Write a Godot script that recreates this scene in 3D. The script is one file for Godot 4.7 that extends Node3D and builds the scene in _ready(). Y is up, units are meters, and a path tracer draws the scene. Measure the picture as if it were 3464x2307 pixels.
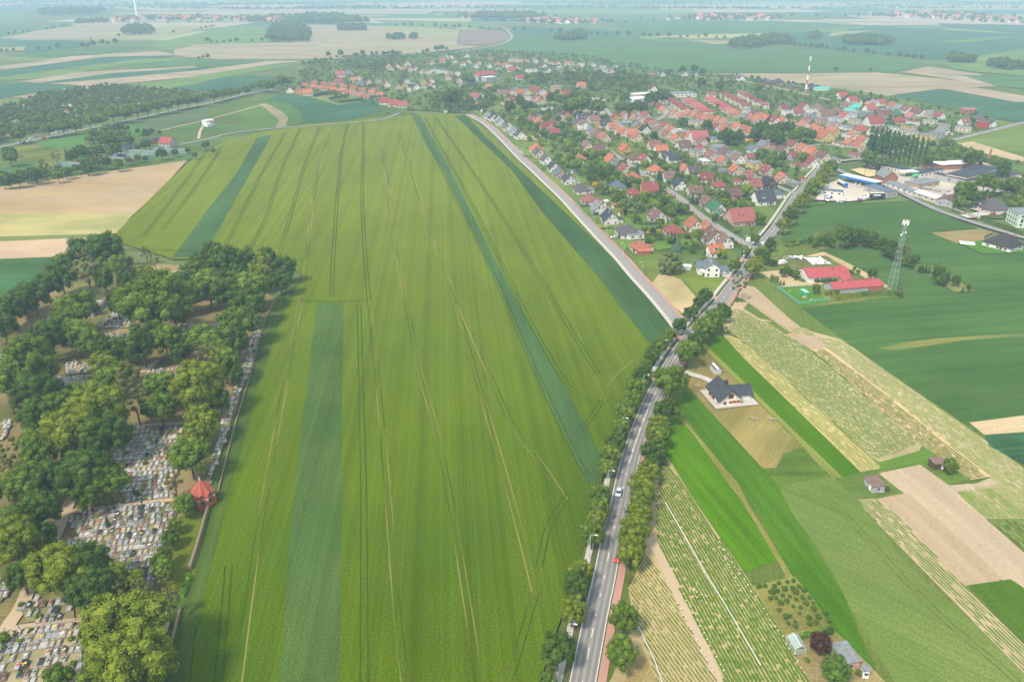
extends Node3D
# A drone view over wheat fields, a walled cemetery, a tree-lined road and a village.
# Places were measured on the photograph and turned into metres on flat ground (y = 0).

const FOCAL := 2630.0
const HORIZON := -70.0
const EYE := 155.0
var sp := 0.0
var cp := 0.0
var ox := 0.0
var oy := 0.0
var sc := 1.0
var rng := RandomNumberGenerator.new()
var n1 := FastNoiseLite.new()
var n2 := FastNoiseLite.new()
var counts := {}
var layer := 0.05
var things := []          # [node, description] whose labels are finished at the end
var marks := {}           # landmark -> Vector2
var taken := []           # [Vector2, radius] of built footprints
var lanes := []           # [PackedVector2Array, half width]
var MT := {}
var MESH := {}

func _ready() -> void:
	rng.seed = 7
	var pitch := atan((1153.5 - HORIZON) / FOCAL)
	sp = sin(pitch); cp = cos(pitch)
	var cam := Camera3D.new()
	cam.name = "camera"
	cam.fov = rad_to_deg(2.0 * atan(1153.5 / FOCAL))
	cam.position = Vector3(0, EYE, 0)
	cam.rotation.x = -pitch
	cam.near = 1.0
	cam.far = 40000.0
	add_child(cam)
	var env := Environment.new()
	env.background_mode = Environment.BG_SKY
	env.background_energy_multiplier = 0.68
	var sky := Sky.new()
	var sm := ProceduralSkyMaterial.new()
	sm.sky_top_color = Color(0.80, 0.86, 0.92)
	sm.sky_horizon_color = Color(0.90, 0.92, 0.94)
	sm.sky_curve = 0.2
	sm.ground_bottom_color = Color(0.35, 0.42, 0.3)
	sm.ground_horizon_color = Color(0.8, 0.86, 0.9)
	sm.sky_energy_multiplier = 1.0
	sky.sky_material = sm
	env.sky = sky
	env.tonemap_mode = Environment.TONE_MAPPER_LINEAR
	env.tonemap_exposure = 2.5
	env.fog_enabled = true
	env.fog_light_color = Color(0.79, 0.92, 1.0)
	env.fog_density = 0.0002
	env.sdfgi_enabled = true
	env.ssao_enabled = true
	env.ssil_enabled = true
	var we := WorldEnvironment.new()
	we.name = "world_environment"
	we.environment = env
	add_child(we)
	var sun := DirectionalLight3D.new()
	sun.name = "sun"
	sun.light_energy = 0.75
	sun.light_color = Color(1.0, 0.95, 0.87)
	sun.light_angular_distance = 10.0
	sun.shadow_enabled = true
	sun.rotation_degrees = Vector3(-52, -38, 0)
	add_child(sun)
	n1.seed = 3; n1.frequency = 1.0; n1.fractal_octaves = 3
	n2.seed = 11; n2.frequency = 1.0; n2.fractal_octaves = 2
	materials()
	make_fields()
	make_roads()
	make_models()
	make_specials()
	make_houses()
	make_cemetery()
	make_trees()
	make_small()
	make_far()
	finish_labels()

# ---------------------------------------------------------------- places
func at(x: float, y: float, s: float) -> void:
	ox = x; oy = y; sc = s

func g3(x: float, y: float, h := 0.0) -> Vector3:
	var px := (ox + x / sc - 1732.0) / FOCAL
	var py := -(oy + y / sc - 1153.5) / FOCAL
	var t := (h - EYE) / (py * cp - sp)
	return Vector3(px * t, h, (-py * sp - cp) * t)

func g(x: float, y: float, h := 0.0) -> Vector2:
	var p := g3(x, y, h)
	return Vector2(p.x, p.z)

func depth(x: float, y: float) -> float:
	var py := -(oy + y / sc - 1153.5) / FOCAL
	return -EYE / (py * cp - sp)

func P(s: String) -> PackedVector2Array:
	var r := PackedVector2Array()
	for w in s.split(" ", false):
		var a := w.split_floats(",")
		r.append(g(a[0], a[1]))
	return r

# ---------------------------------------------------------------- names, labels
func numbered(n: String) -> String:
	var k: int = counts.get(n, 0)
	counts[n] = k + 1
	return n if k == 0 else "%s_%03d" % [n, k]

func tag(o: Node3D, label: String, category := "", group := "", kind := "", unique := true) -> void:
	o.set_meta("label", label)
	if category: o.set_meta("category", category)
	if group: o.set_meta("group", group)
	if kind: o.set_meta("kind", kind)
	if unique: things.append([o, label])

func top(called: String, at_pos: Vector3, turn := 0.0) -> Node3D:
	var o := Node3D.new()
	o.name = numbered(called)
	o.position = at_pos
	o.rotation.y = turn
	add_child(o)
	return o

func mesh_top(called: String, m: Mesh, mat: Material) -> MeshInstance3D:
	var o := MeshInstance3D.new()
	o.name = numbered(called)
	o.mesh = m
	o.material_override = mat
	add_child(o)
	return o

func part(called: String, m: Mesh, mat: Material, parent: Node3D, pos := Vector3.ZERO, turn := 0.0) -> MeshInstance3D:
	var o := MeshInstance3D.new()
	o.name = called
	o.mesh = m
	o.material_override = mat
	o.position = pos
	o.rotation.y = turn
	parent.add_child(o, true)
	return o

func finish_labels() -> void:
	var by := {}
	for t in things:
		if not by.has(t[1]): by[t[1]] = []
		by[t[1]].append(t[0])
	var ranks := ["nearest", "second nearest", "third nearest", "fourth nearest", "fifth nearest", "sixth nearest", "seventh nearest", "eighth nearest", "ninth nearest", "tenth nearest"]
	for d in by:
		var l: Array = by[d]
		if l.size() < 2: continue
		var near := {}
		for o: Node3D in l:
			var p := Vector2(o.position.x, o.position.z)
			if o.has_meta("spot"): p = o.get_meta("spot")
			var best := ""
			var bd := 1e9
			for m in marks:
				var q: float = p.distance_to(marks[m])
				if q < bd: bd = q; best = m
			if not near.has(best): near[best] = []
			near[best].append([bd, o])
		for m in near:
			var a: Array = near[m]
			a.sort_custom(func(x, y): return x[0] < y[0])
			for i in a.size():
				var r: String = ranks[i] if i < ranks.size() else "%dth nearest" % (i + 1)
				a[i][1].set_meta("label", "%s, %s the %s" % [d, r, m])
	for t in things:
		if t[0].has_meta("spot"): t[0].remove_meta("spot")

# ---------------------------------------------------------------- mesh collecting
class MB:
	var v := PackedVector3Array()
	var c := PackedColorArray()
	var uv := PackedVector2Array()
	func tri(a: Vector3, b: Vector3, d: Vector3, col := Color.WHITE) -> void:
		v.append(a); v.append(b); v.append(d)
		c.append(col); c.append(col); c.append(col)
	func quad(a: Vector3, b: Vector3, d: Vector3, e: Vector3, col := Color.WHITE) -> void:
		tri(a, b, d, col); tri(a, d, e, col)
	func box(o: Vector3, s: Vector3, col := Color.WHITE, turn := 0.0, taper := 1.0) -> void:
		# o: middle of the base
		var x := Vector3(cos(turn), 0, -sin(turn)) * s.x * 0.5
		var z := Vector3(sin(turn), 0, cos(turn)) * s.z * 0.5
		var y := Vector3(0, s.y, 0)
		var p := [o - x - z, o + x - z, o + x + z, o - x + z]
		var q := [o - x * taper - z * taper + y, o + x * taper - z * taper + y, o + x * taper + z * taper + y, o - x * taper + z * taper + y]
		for i in 4:
			var j := (i + 1) % 4
			quad(p[i], p[j], q[j], q[i], col)
		quad(q[0], q[1], q[2], q[3], col)
		quad(p[3], p[2], p[1], p[0], col)
	func tube(a: Vector3, b: Vector3, ra: float, rb: float, n := 6, col := Color.WHITE) -> void:
		var d := (b - a).normalized()
		var s := d.cross(Vector3.UP if absf(d.y) < 0.9 else Vector3.RIGHT).normalized()
		var w := d.cross(s)
		for i in n:
			var t0 := TAU * i / n
			var t1 := TAU * (i + 1) / n
			var e0 := s * cos(t0) + w * sin(t0)
			var e1 := s * cos(t1) + w * sin(t1)
			quad(a + e0 * ra, b + e0 * rb, b + e1 * rb, a + e1 * ra, col)
			if rb > 0.0: tri(b, b + e1 * rb, b + e0 * rb, col)
	func ball(o: Vector3, r: Vector3, n := 6, col := Color.WHITE) -> void:
		var m := n / 2
		for j in m:
			var a0 := PI * j / m
			var a1 := PI * (j + 1) / m
			for i in n:
				var b0 := TAU * i / n
				var b1 := TAU * (i + 1) / n
				var p := [Vector3(sin(a0) * cos(b0), cos(a0), sin(a0) * sin(b0)), Vector3(sin(a0) * cos(b1), cos(a0), sin(a0) * sin(b1)), Vector3(sin(a1) * cos(b1), cos(a1), sin(a1) * sin(b1)), Vector3(sin(a1) * cos(b0), cos(a1), sin(a1) * sin(b0))]
				quad(o + p[0] * r, o + p[1] * r, o + p[2] * r, o + p[3] * r, col)
	func mesh() -> ArrayMesh:
		var a := []
		a.resize(Mesh.ARRAY_MAX)
		a[Mesh.ARRAY_VERTEX] = v
		a[Mesh.ARRAY_COLOR] = c
		if uv.size() == v.size(): a[Mesh.ARRAY_TEX_UV] = uv
		var m := ArrayMesh.new()
		if v.size() > 0: m.add_surface_from_arrays(Mesh.PRIMITIVE_TRIANGLES, a)
		return m

func box_mesh(s: Vector3) -> ArrayMesh:
	var k := "box%s" % s
	if not MESH.has(k):
		var b := MB.new()
		b.box(Vector3.ZERO, s)
		MESH[k] = b.mesh()
	return MESH[k]

# ---------------------------------------------------------------- materials
func noise_tex(freq: float, lo: float, hi: float, sd: int, oct := 4, size := 512, stretch := 1.0) -> Texture2D:
	var f := FastNoiseLite.new()
	f.seed = sd
	f.noise_type = FastNoiseLite.TYPE_SIMPLEX_SMOOTH
	f.frequency = freq
	f.fractal_octaves = oct
	f.fractal_gain = 0.65
	var im := f.get_seamless_image(size, size)
	im.convert(Image.FORMAT_RGB8)
	var d := im.get_data()
	for i in d.size():
		d[i] = int(clampf(lerpf(lo, hi, d[i] / 255.0), 0, 1) * 255)
	im = Image.create_from_data(size, size, false, Image.FORMAT_RGB8, d)
	return ImageTexture.create_from_image(im)

func mat(k: String, col: Color, rough := 0.9, tex: Texture2D = null, tile := 6.0) -> StandardMaterial3D:
	var m := StandardMaterial3D.new()
	m.resource_name = k
	m.albedo_color = col.linear_to_srgb()
	m.roughness = rough
	m.metallic_specular = 0.25
	if tex:
		m.albedo_texture = tex
		m.uv1_triplanar = true
		m.uv1_world_triplanar = true
		m.uv1_scale = Vector3.ONE / tile
	MT[k] = m
	return m

func vmat(k: String, tex: Texture2D = null, tile := 6.0, rough := 1.0) -> StandardMaterial3D:
	var m := mat(k, Color.WHITE, rough)
	m.vertex_color_use_as_albedo = true
	m.metallic_specular = 0.0
	m.specular_mode = BaseMaterial3D.SPECULAR_DISABLED
	if tex:
		m.albedo_texture = tex
		m.uv1_scale = Vector3(1.0 / tile, 1.0 / tile, 1)
	return m

func materials() -> void:
	# crop texture: leafy grain over fine drill rows that run along u
	var rows_im := noise_tex(0.05, 0.0, 1.0, 15, 3).get_image()
	var grain_im := noise_tex(0.06, 0.0, 1.0, 5, 5).get_image()
	for y in 512:
		var rv := rows_im.get_pixel(7, y).r
		for x in 512:
			var gv := grain_im.get_pixel(x, y).r
			var v := clampf(0.7 + 0.36 * gv + 0.13 * (rv - 0.5), 0.0, 1.0)
			grain_im.set_pixel(x, y, Color(v, v, v * 0.98))
	var crop: Texture2D = ImageTexture.create_from_image(grain_im)
	var soil := noise_tex(0.03, 0.9, 1.06, 6, 5)
	var wear := noise_tex(0.01, 0.74, 1.12, 8, 4)
	vmat("crop", crop, 26.0)
	vmat("soil", soil, 24.0)
	vmat("plain")
	var leaf := vmat("leaf", null, 1.0, 0.8)
	leaf.backlight = Color(0.3, 0.36, 0.16)
	mat("trunk", Color(0.09, 0.065, 0.045), 0.95)
	mat("asphalt", Color(0.225, 0.215, 0.205), 0.9, soil, 9.0)
	mat("asphalt_pale", Color(0.23, 0.215, 0.2), 0.9, soil, 9.0)
	mat("pavement", Color(0.4, 0.37, 0.32), 0.9, soil, 5.0)
	mat("brick_paving", Color(0.36, 0.2, 0.155), 0.9, soil, 4.0)
	mat("sand_track", Color(0.38, 0.29, 0.19), 1.0, soil, 6.0)
	mat("marking", Color(0.72, 0.72, 0.7), 0.8, wear, 3.0)
	mat("verge", Color(0.10, 0.115, 0.04), 1.0, crop, 3.0)
	mat("glass", Color(0.03, 0.04, 0.05), 0.15)
	mat("frame", Color(0.7, 0.7, 0.68), 0.6)
	mat("steel", Color(0.3, 0.34, 0.36), 0.6)
	mat("metal", Color(0.42, 0.44, 0.45), 0.5)
	mat("rubber", Color(0.02, 0.02, 0.02), 0.8)
	mat("white", Color(0.78, 0.78, 0.76), 0.7)
	mat("timber", Color(0.28, 0.13, 0.05), 0.8)
	mat("granite_dark", Color(0.045, 0.045, 0.05), 0.3)
	var r := {"o": Color(0.41, 0.14, 0.078), "r": Color(0.31, 0.075, 0.063), "m": Color(0.24, 0.07, 0.06), "b": Color(0.17, 0.10, 0.08), "d": Color(0.055, 0.062, 0.075), "g": Color(0.2, 0.21, 0.22), "k": Color(0.05, 0.045, 0.045), "t": Color(0.1, 0.42, 0.36), "n": Color(0.05, 0.17, 0.08), "p": Color(0.42, 0.17, 0.14), "w": Color(0.66, 0.66, 0.66), "R": Color(0.37, 0.08, 0.087), "l": Color(0.12, 0.15, 0.19)}
	for k in r:
		mat("roof_" + k, r[k], 0.8, wear, 7.0)
		mat("roof_" + k + "1", r[k] * Color(0.8, 0.84, 0.88), 0.8, wear, 5.0)
		mat("roof_" + k + "2", (r[k] as Color).lerp(Color(0.25, 0.2, 0.17), 0.22), 0.85, wear, 9.0)
	var w := {"w": Color(0.74, 0.72, 0.68), "c": Color(0.62, 0.55, 0.44), "y": Color(0.62, 0.47, 0.2), "p": Color(0.55, 0.36, 0.3), "g": Color(0.38, 0.38, 0.38), "o": Color(0.55, 0.3, 0.12), "b": Color(0.36, 0.15, 0.08), "k": Color(0.1, 0.07, 0.055), "t": Color(0.44, 0.33, 0.2), "r": Color(0.45, 0.07, 0.06), "n": Color(0.55, 0.68, 0.54)}
	for k in w:
		mat("wall_" + k, w[k], 0.9, wear, 9.0)
		mat("wall_" + k + "1", w[k] * Color(0.86, 0.86, 0.87), 0.9, wear, 6.0)

# ---------------------------------------------------------------- ground sheets
func tess(b: MB, pts: PackedVector2Array, y: float, dir: Vector2, w: float, l: float, col: Color, col2: Color, streak: float, blot: float, cfar := Color(0, 0, 0, 0)) -> void:
	var d := dir.normalized()
	var n := Vector2(-d.y, d.x)
	var q := PackedVector2Array()
	var lo := Vector2(1e9, 1e9)
	var hi := -lo
	for p in pts:
		var e := Vector2(p.dot(d), p.dot(n))
		q.append(e)
		lo = lo.min(e); hi = hi.max(e)
	var nu := int(ceil((hi.x - lo.x) / l))
	var nv := int(ceil((hi.y - lo.y) / w))
	while nu * nv > 40000:
		w *= 1.3; l *= 1.3
		nu = int(ceil((hi.x - lo.x) / l)); nv = int(ceil((hi.y - lo.y) / w))
	var inside := PackedByteArray()
	var cc := PackedColorArray()
	inside.resize((nu + 1) * (nv + 1)); cc.resize(inside.size())
	var along := 0.006
	for j in nv + 1:
		var vv := lo.y + j * w
		var s := streak * (n1.get_noise_2d(vv * 0.35, 9.0) + 0.35 * n2.get_noise_2d(vv * 0.13, 4.0))
		for i in nu + 1:
			var e := Vector2(lo.x + i * l, vv)
			var k := j * (nu + 1) + i
			inside[k] = 1 if Geometry2D.is_point_in_polygon(e, q) else 0
			var f := 1.0 + s * (1.0 + n2.get_noise_2d(e.x * 0.02, vv * 0.2)) + blot * n1.get_noise_2d(e.x * along, vv * along * 2.5 + 30.0) + blot * 0.55 * n1.get_noise_2d(e.x * 0.035, vv * 0.05 + 70.0)
			var m := clampf(0.5 + 1.3 * n2.get_noise_2d(e.x * 0.012 + 50.0, vv * 0.02), 0, 1)
			var c := col.lerp(col2, m)
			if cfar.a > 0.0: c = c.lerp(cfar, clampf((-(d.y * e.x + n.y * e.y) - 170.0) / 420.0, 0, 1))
			c = c * f
			c.a = 1
			cc[k] = c
	for j in nv:
		for i in nu:
			var k := j * (nu + 1) + i
			var ks := [k, k + 1, k + nu + 2, k + nu + 1]
			var t: int = inside[ks[0]] + inside[ks[1]] + inside[ks[2]] + inside[ks[3]]
			var a := Vector2(lo.x + i * l, lo.y + j * w)
			var cell := PackedVector2Array([a, a + Vector2(l, 0), a + Vector2(l, w), a + Vector2(0, w)])
			if t == 4:
				for z in [0, 1, 2, 0, 2, 3]:
					var e: Vector2 = cell[z]
					var p: Vector2 = d * e.x + n * e.y
					b.v.append(Vector3(p.x, y, p.y)); b.c.append(cc[ks[z]]); b.uv.append(e)
			else:
				if t == 0:
					var r := Rect2(a, Vector2(l, w))
					var hit := false
					for e in q:
						if r.has_point(e): hit = true
					if not hit and minf(w, l) < 30.0: 
						var mid := a + Vector2(l, w) * 0.5
						if not Geometry2D.is_point_in_polygon(mid, q): continue
				for pl in Geometry2D.intersect_polygons(cell, q):
					var tr := Geometry2D.triangulate_polygon(pl)
					for z in tr:
						var e: Vector2 = pl[z]
						var p: Vector2 = d * e.x + n * e.y
						b.v.append(Vector3(p.x, y, p.y)); b.c.append(cc[k]); b.uv.append(e)

func centre(pts: PackedVector2Array) -> Vector2:
	var s := Vector2.ZERO
	for p in pts: s += p
	return s / pts.size()

func field(called: String, label: String, pts: PackedVector2Array, col: Color, o := {}) -> PackedVector2Array:
	layer += 0.004
	var far := maxf(1.0, -centre(pts).y / 330.0)
	var b := MB.new()
	var dir: Vector2 = o.get("dir", pts[1] - pts[0])
	tess(b, pts, layer, dir, o.get("w", 1.6) * far, o.get("l", 6.0) * far, col, o.get("col2", col), o.get("streak", 0.08), o.get("blot", 0.25), o.get("cfar", Color(0, 0, 0, 0)))
	var m := mesh_top(called, b.mesh(), MT[o.get("tex", "crop")])
	m.set_meta("spot", centre(pts))
	tag(m, label, "", o.get("group", ""), o.get("kind", "structure"))
	return pts

func rows(called: String, label: String, pts: PackedVector2Array, dir: Vector2, spacing: float, width: float, height: float, col: Color, col2: Color, gaps := 0.1, step := 1.6) -> void:
	# low rows of plants standing on a field
	var d := dir.normalized()
	var n := Vector2(-d.y, d.x)
	var lo := 1e9
	var hi := -1e9
	var ulo := 1e9
	var uhi := -1e9
	for p in pts:
		lo = minf(lo, p.dot(n)); hi = maxf(hi, p.dot(n))
		ulo = minf(ulo, p.dot(d)); uhi = maxf(uhi, p.dot(d))
	var b := MB.new()
	var v := lo + spacing * 0.5
	while v < hi:
		for ln in Geometry2D.intersect_polyline_with_polygon(PackedVector2Array([d * ulo + n * v, d * uhi + n * v]), pts):
			var a: Vector2 = ln[0]
			var e: Vector2 = ln[ln.size() - 1]
			var k := int(a.distance_to(e) / step)
			var pl := Vector3.ZERO
			var pt := Vector3.ZERO
			var pr := Vector3.ZERO
			var on := false
			for i in k + 1:
				var p := a.lerp(e, float(i) / maxf(1, k)) + n * rng.randf_range(-0.06, 0.06)
				var thin := 0.5 + 0.5 * n1.get_noise_2d(p.x * 0.03, p.y * 0.03)
				var s := rng.randf_range(0.6, 1.15)
				var gap := rng.randf() < gaps * (0.5 + 1.2 * thin)
				if gap: s *= 0.25
				var wv := n * width * 0.5 * s
				var l3 := Vector3(p.x - wv.x, layer + 0.01, p.y - wv.y)
				var r3 := Vector3(p.x + wv.x, layer + 0.01, p.y + wv.y)
				var t3 := Vector3(p.x, layer + height * s, p.y)
				if on and not (gap and rng.randf() < 0.5):
					var c := col.lerp(col2, rng.randf())
					b.quad(pl, l3, t3, pt, c); b.quad(pt, t3, r3, pr, c)
				pl = l3; pt = t3; pr = r3
				on = true
		v += spacing * rng.randf_range(0.94, 1.06)
	var m := mesh_top(called, b.mesh(), MT.leaf)
	m.set_meta("spot", centre(pts))
	tag(m, label, "", "", "stuff")

func ribbon(b: MB, line: PackedVector2Array, off0: float, off1: float, y: float, col := Color.WHITE) -> void:
	for i in line.size() - 1:
		var na := norm_at(line, i)
		var nb := norm_at(line, i + 1)
		var a := line[i] + na * off0
		var e := line[i] + na * off1
		var c := line[i + 1] + nb * off0
		var f := line[i + 1] + nb * off1
		b.quad(Vector3(a.x, y, a.y), Vector3(c.x, y, c.y), Vector3(f.x, y, f.y), Vector3(e.x, y, e.y), col)

func norm_at(line: PackedVector2Array, i: int) -> Vector2:
	var d := (line[mini(i + 1, line.size() - 1)] - line[maxi(i - 1, 0)]).normalized()
	return Vector2(-d.y, d.x)

func smooth(line: PackedVector2Array, k := 5) -> PackedVector2Array:
	var r := PackedVector2Array()
	for i in line.size() - 1:
		var p0 := line[maxi(i - 1, 0)]
		var p3 := line[mini(i + 2, line.size() - 1)]
		for j in k:
			r.append(line[i].cubic_interpolate(line[i + 1], p0, p3, float(j) / k))
	r.append(line[line.size() - 1])
	return r

func lane(called: String, label: String, line: PackedVector2Array, half: float, m: String, kerb := 0.0, avoid := true) -> MeshInstance3D:
	layer += 0.004
	var b := MB.new()
	ribbon(b, line, -half, half, layer)
	if avoid: lanes.append([line, half + 2.5])
	var o := mesh_top(called, b.mesh(), MT[m])
	o.set_meta("spot", line[line.size() / 2])
	tag(o, label, "", "", "structure")
	return o

# ---------------------------------------------------------------- fields
const WHEAT := Color(0.082, 0.132, 0.004)
const WHEAT2 := Color(0.066, 0.12, 0.004)
const TEAL := Color(0.062, 0.15, 0.06)
const GREEN := Color(0.06, 0.124, 0.034)
const LIME := Color(0.085, 0.195, 0.006)
const GRASS := Color(0.105, 0.15, 0.035)
const DRY := Color(0.27, 0.22, 0.085)
const SOIL := Color(0.36, 0.265, 0.165)
const TAN := Color(0.36, 0.29, 0.17)

func Zc() -> void: at(0, 0, 0.67956)

func make_fields() -> void:
	# the ground itself, out to the horizon
	var b := MB.new()
	var ground := PackedVector2Array([Vector2(-9000, 60), Vector2(9000, 60), Vector2(9000, -16000), Vector2(-9000, -16000)])
	tess(b, ground, -1.0, Vector2(1, 0.12), 90.0, 200.0, Color(0.11, 0.165, 0.055), Color(0.15, 0.18, 0.07), 0.15, 0.3)
	tag(mesh_top("ground", b.mesh(), MT.crop), "flat green farmland stretching to the hazy horizon", "", "", "structure")
	far_fields()
	Zc()
	# left of the wheat
	var D := Vector2(1, 0.05)
	field("meadow", "rough green meadow between the avenue and the wheat", P("-60,350 690,195 900,240 960,262 870,270 600,305 430,368 -60,440"), GRASS, {"col2": Color(0.085, 0.15, 0.045), "blot": 0.35, "dir": Vector2(1, -0.2)})
	at(0, 280, 3.3643)
	field("mown_meadow", "bright green mown meadow below the avenue parking", P("370,690 960,575 1180,520 1440,470 1700,545 1500,600 1000,640 860,720 700,745"), Color(0.09, 0.2, 0.05), {"dir": Vector2(1, -0.3)})
	field("dry_meadow", "olive meadow with dry paths west of the garages", P("-20,745 150,720 370,700 720,765 730,900 560,960 380,960 -20,990"), Color(0.17, 0.19, 0.05), {"col2": GRASS, "blot": 0.4})
	field("barley_field", "dull green cereal field along the avenue trees", P("1180,510 2370,262 2370,420 1830,545 1700,520 1450,470"), Color(0.10, 0.15, 0.07), {"dir": Vector2(1, -0.4)})
	field("bean_field", "teal patch at the left edge below the olive meadow", P("-20,980 380,890 370,990 60,1060 -20,1080"), Color(0.08, 0.16, 0.075))
	Zc()
	field("ploughed_field", "long tan stubble field left of the wheat", P("-60,437 430,368 372,430 306,492 -60,493"), Color(0.32, 0.23, 0.12), {"dir": D, "tex": "soil", "col2": Color(0.31, 0.235, 0.145), "blot": 0.2})
	field("pale_field", "yellowish pale strip below the tan stubble field", P("-60,492 307,490 266,537 -60,546"), Color(0.34, 0.29, 0.12), {"dir": D, "tex": "soil", "col2": Color(0.26, 0.25, 0.1)})
	field("clover_strip", "narrow dark green strip between two pale fields", P("-60,545 267,536 258,544 -60,558"), Color(0.16, 0.19, 0.06), {"dir": D})
	field("bare_strip", "bare pinkish strip above the cemetery trees", P("-60,557 259,543 235,560 170,590 -60,598"), Color(0.37, 0.27, 0.175), {"dir": D, "tex": "soil"})
	field("cereal_field", "green cereal wedge at the left frame edge", P("-60,597 170,588 110,640 30,690 -60,720"), GREEN, {"dir": D, "col2": TEAL})
	# the great wheat field
	var up := g(950, 268) - g(700, 1568)
	var wheat := P("360,1640 420,1568 475,1330 530,1110 590,900 640,740 690,630 640,588 400,596 250,550 300,500 370,430 440,365 520,322 600,303 700,287 880,268 960,263 1075,262 1130,310 1280,455 1480,640 1565,735 1555,770 1490,850 1440,920 1395,1060 1350,1240 1290,1420 1240,1568 1200,1700 340,1700")
	field("wheat_field", "huge yellow-green wheat field with tramlines filling the middle", wheat, WHEAT, {"dir": up, "col2": WHEAT2, "w": 1.2, "l": 6.0, "streak": 0.17, "blot": 0.13, "cfar": Color(0.145, 0.184, 0.017)})  # cfar: yellower look at grazing view angles, painted into the far wheat colour
	var strips := [
		["rye_strip", "blue-green crop strip at the far left of the wheat", "395,592 468,588 545,450 605,345 624,310 590,315 545,395 470,490", Color(0.062, 0.125, 0.042), Color(0.055, 0.115, 0.045)],
		["rye_strip", "short blue-green crop strip between wheat bands, near the bottom", "640,1600 780,1600 786,900 790,697 727,698 703,900 668,1200", Color(0.072, 0.125, 0.03), Color(0.06, 0.112, 0.026)],
		["rye_strip", "long slender teal crop strip running the length of the wheat", "946,265 983,340 1019,389 1071,500 1155,675 1233,863 1350,1117 1383,1102 1381,1044 1285,863 1155,631 1112,544 1050,420 1008,340 966,265", Color(0.058, 0.125, 0.042), Color(0.07, 0.13, 0.042)],
		["rye_strip", "dark teal crop strip beside the new street", "1046,266 1176,390 1245,485 1383,645 1424,703 1513,812 1535,785 1560,745 1475,655 1275,465 1120,318 1070,264", Color(0.045, 0.098, 0.035), Color(0.052, 0.105, 0.038)]]
	for s in strips:
		field(s[0], s[1], P(s[2]), s[3], {"dir": up if s[0] != "x" else D, "col2": s[4], "w": 1.2, "streak": 0.14})
	tramlines()
	field("verge_grass", "rank dark green grass strip along the cemetery wall", P("300,1640 335,1568 402,1350 472,1140 542,950 600,745 622,690 700,640 690,640 641,741 591,900 531,1110 476,1330 421,1568 400,1640"), Color(0.075, 0.12, 0.02), {"dir": g(530, 1000) - g(400, 1450), "col2": Color(0.06, 0.10, 0.022), "blot": 0.4, "w": 1.0, "l": 2.0, "streak": 0.3})
	# cemetery ground
	field("cemetery_lawn", "worn grass and bare earth under the cemetery trees", P("-120,1640 325,1600 400,1350 470,1140 540,950 600,745 640,690 560,650 430,612 300,600 150,640 -120,800"), Color(0.15, 0.15, 0.055), {"col2": Color(0.27, 0.2, 0.1), "blot": 0.4, "w": 1.5, "l": 2.5})
	at(0, 760, 2.355)
	field("bare_clearing", "bare sandy clearing among the cemetery trees", P("1250,400 1450,350 1440,440 1370,540 1240,560"), Color(0.4, 0.28, 0.14), {"tex": "soil"})
	field("gravel_yard", "grey gravel yard behind the cemetery wall corner", P("390,760 640,620 850,590 730,710 480,720 300,880 240,860"), Color(0.3, 0.27, 0.24), {"tex": "soil"})
	at(0, 1300, 2.851)
	field("lawn", "bright cemetery lawn between dense plot and wall", P("1700,1300 1860,1180 2030,1170 1990,1320 1940,1560 1850,1900 1830,1960 1650,2020 1560,1960 1600,1700 1650,1500"), Color(0.14, 0.17, 0.018), {"col2": Color(0.1, 0.14, 0.02), "w": 1.0, "l": 1.5})
	field("lawn", "grassy strip between the upper graves and wall", P("2060,560 2110,500 2230,160 2160,160 2050,420 1960,760 1880,960 1900,980 2000,920"), Color(0.12, 0.14, 0.03), {"col2": Color(0.2, 0.16, 0.07), "w": 1.0, "l": 1.5})
	right_fields()

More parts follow.
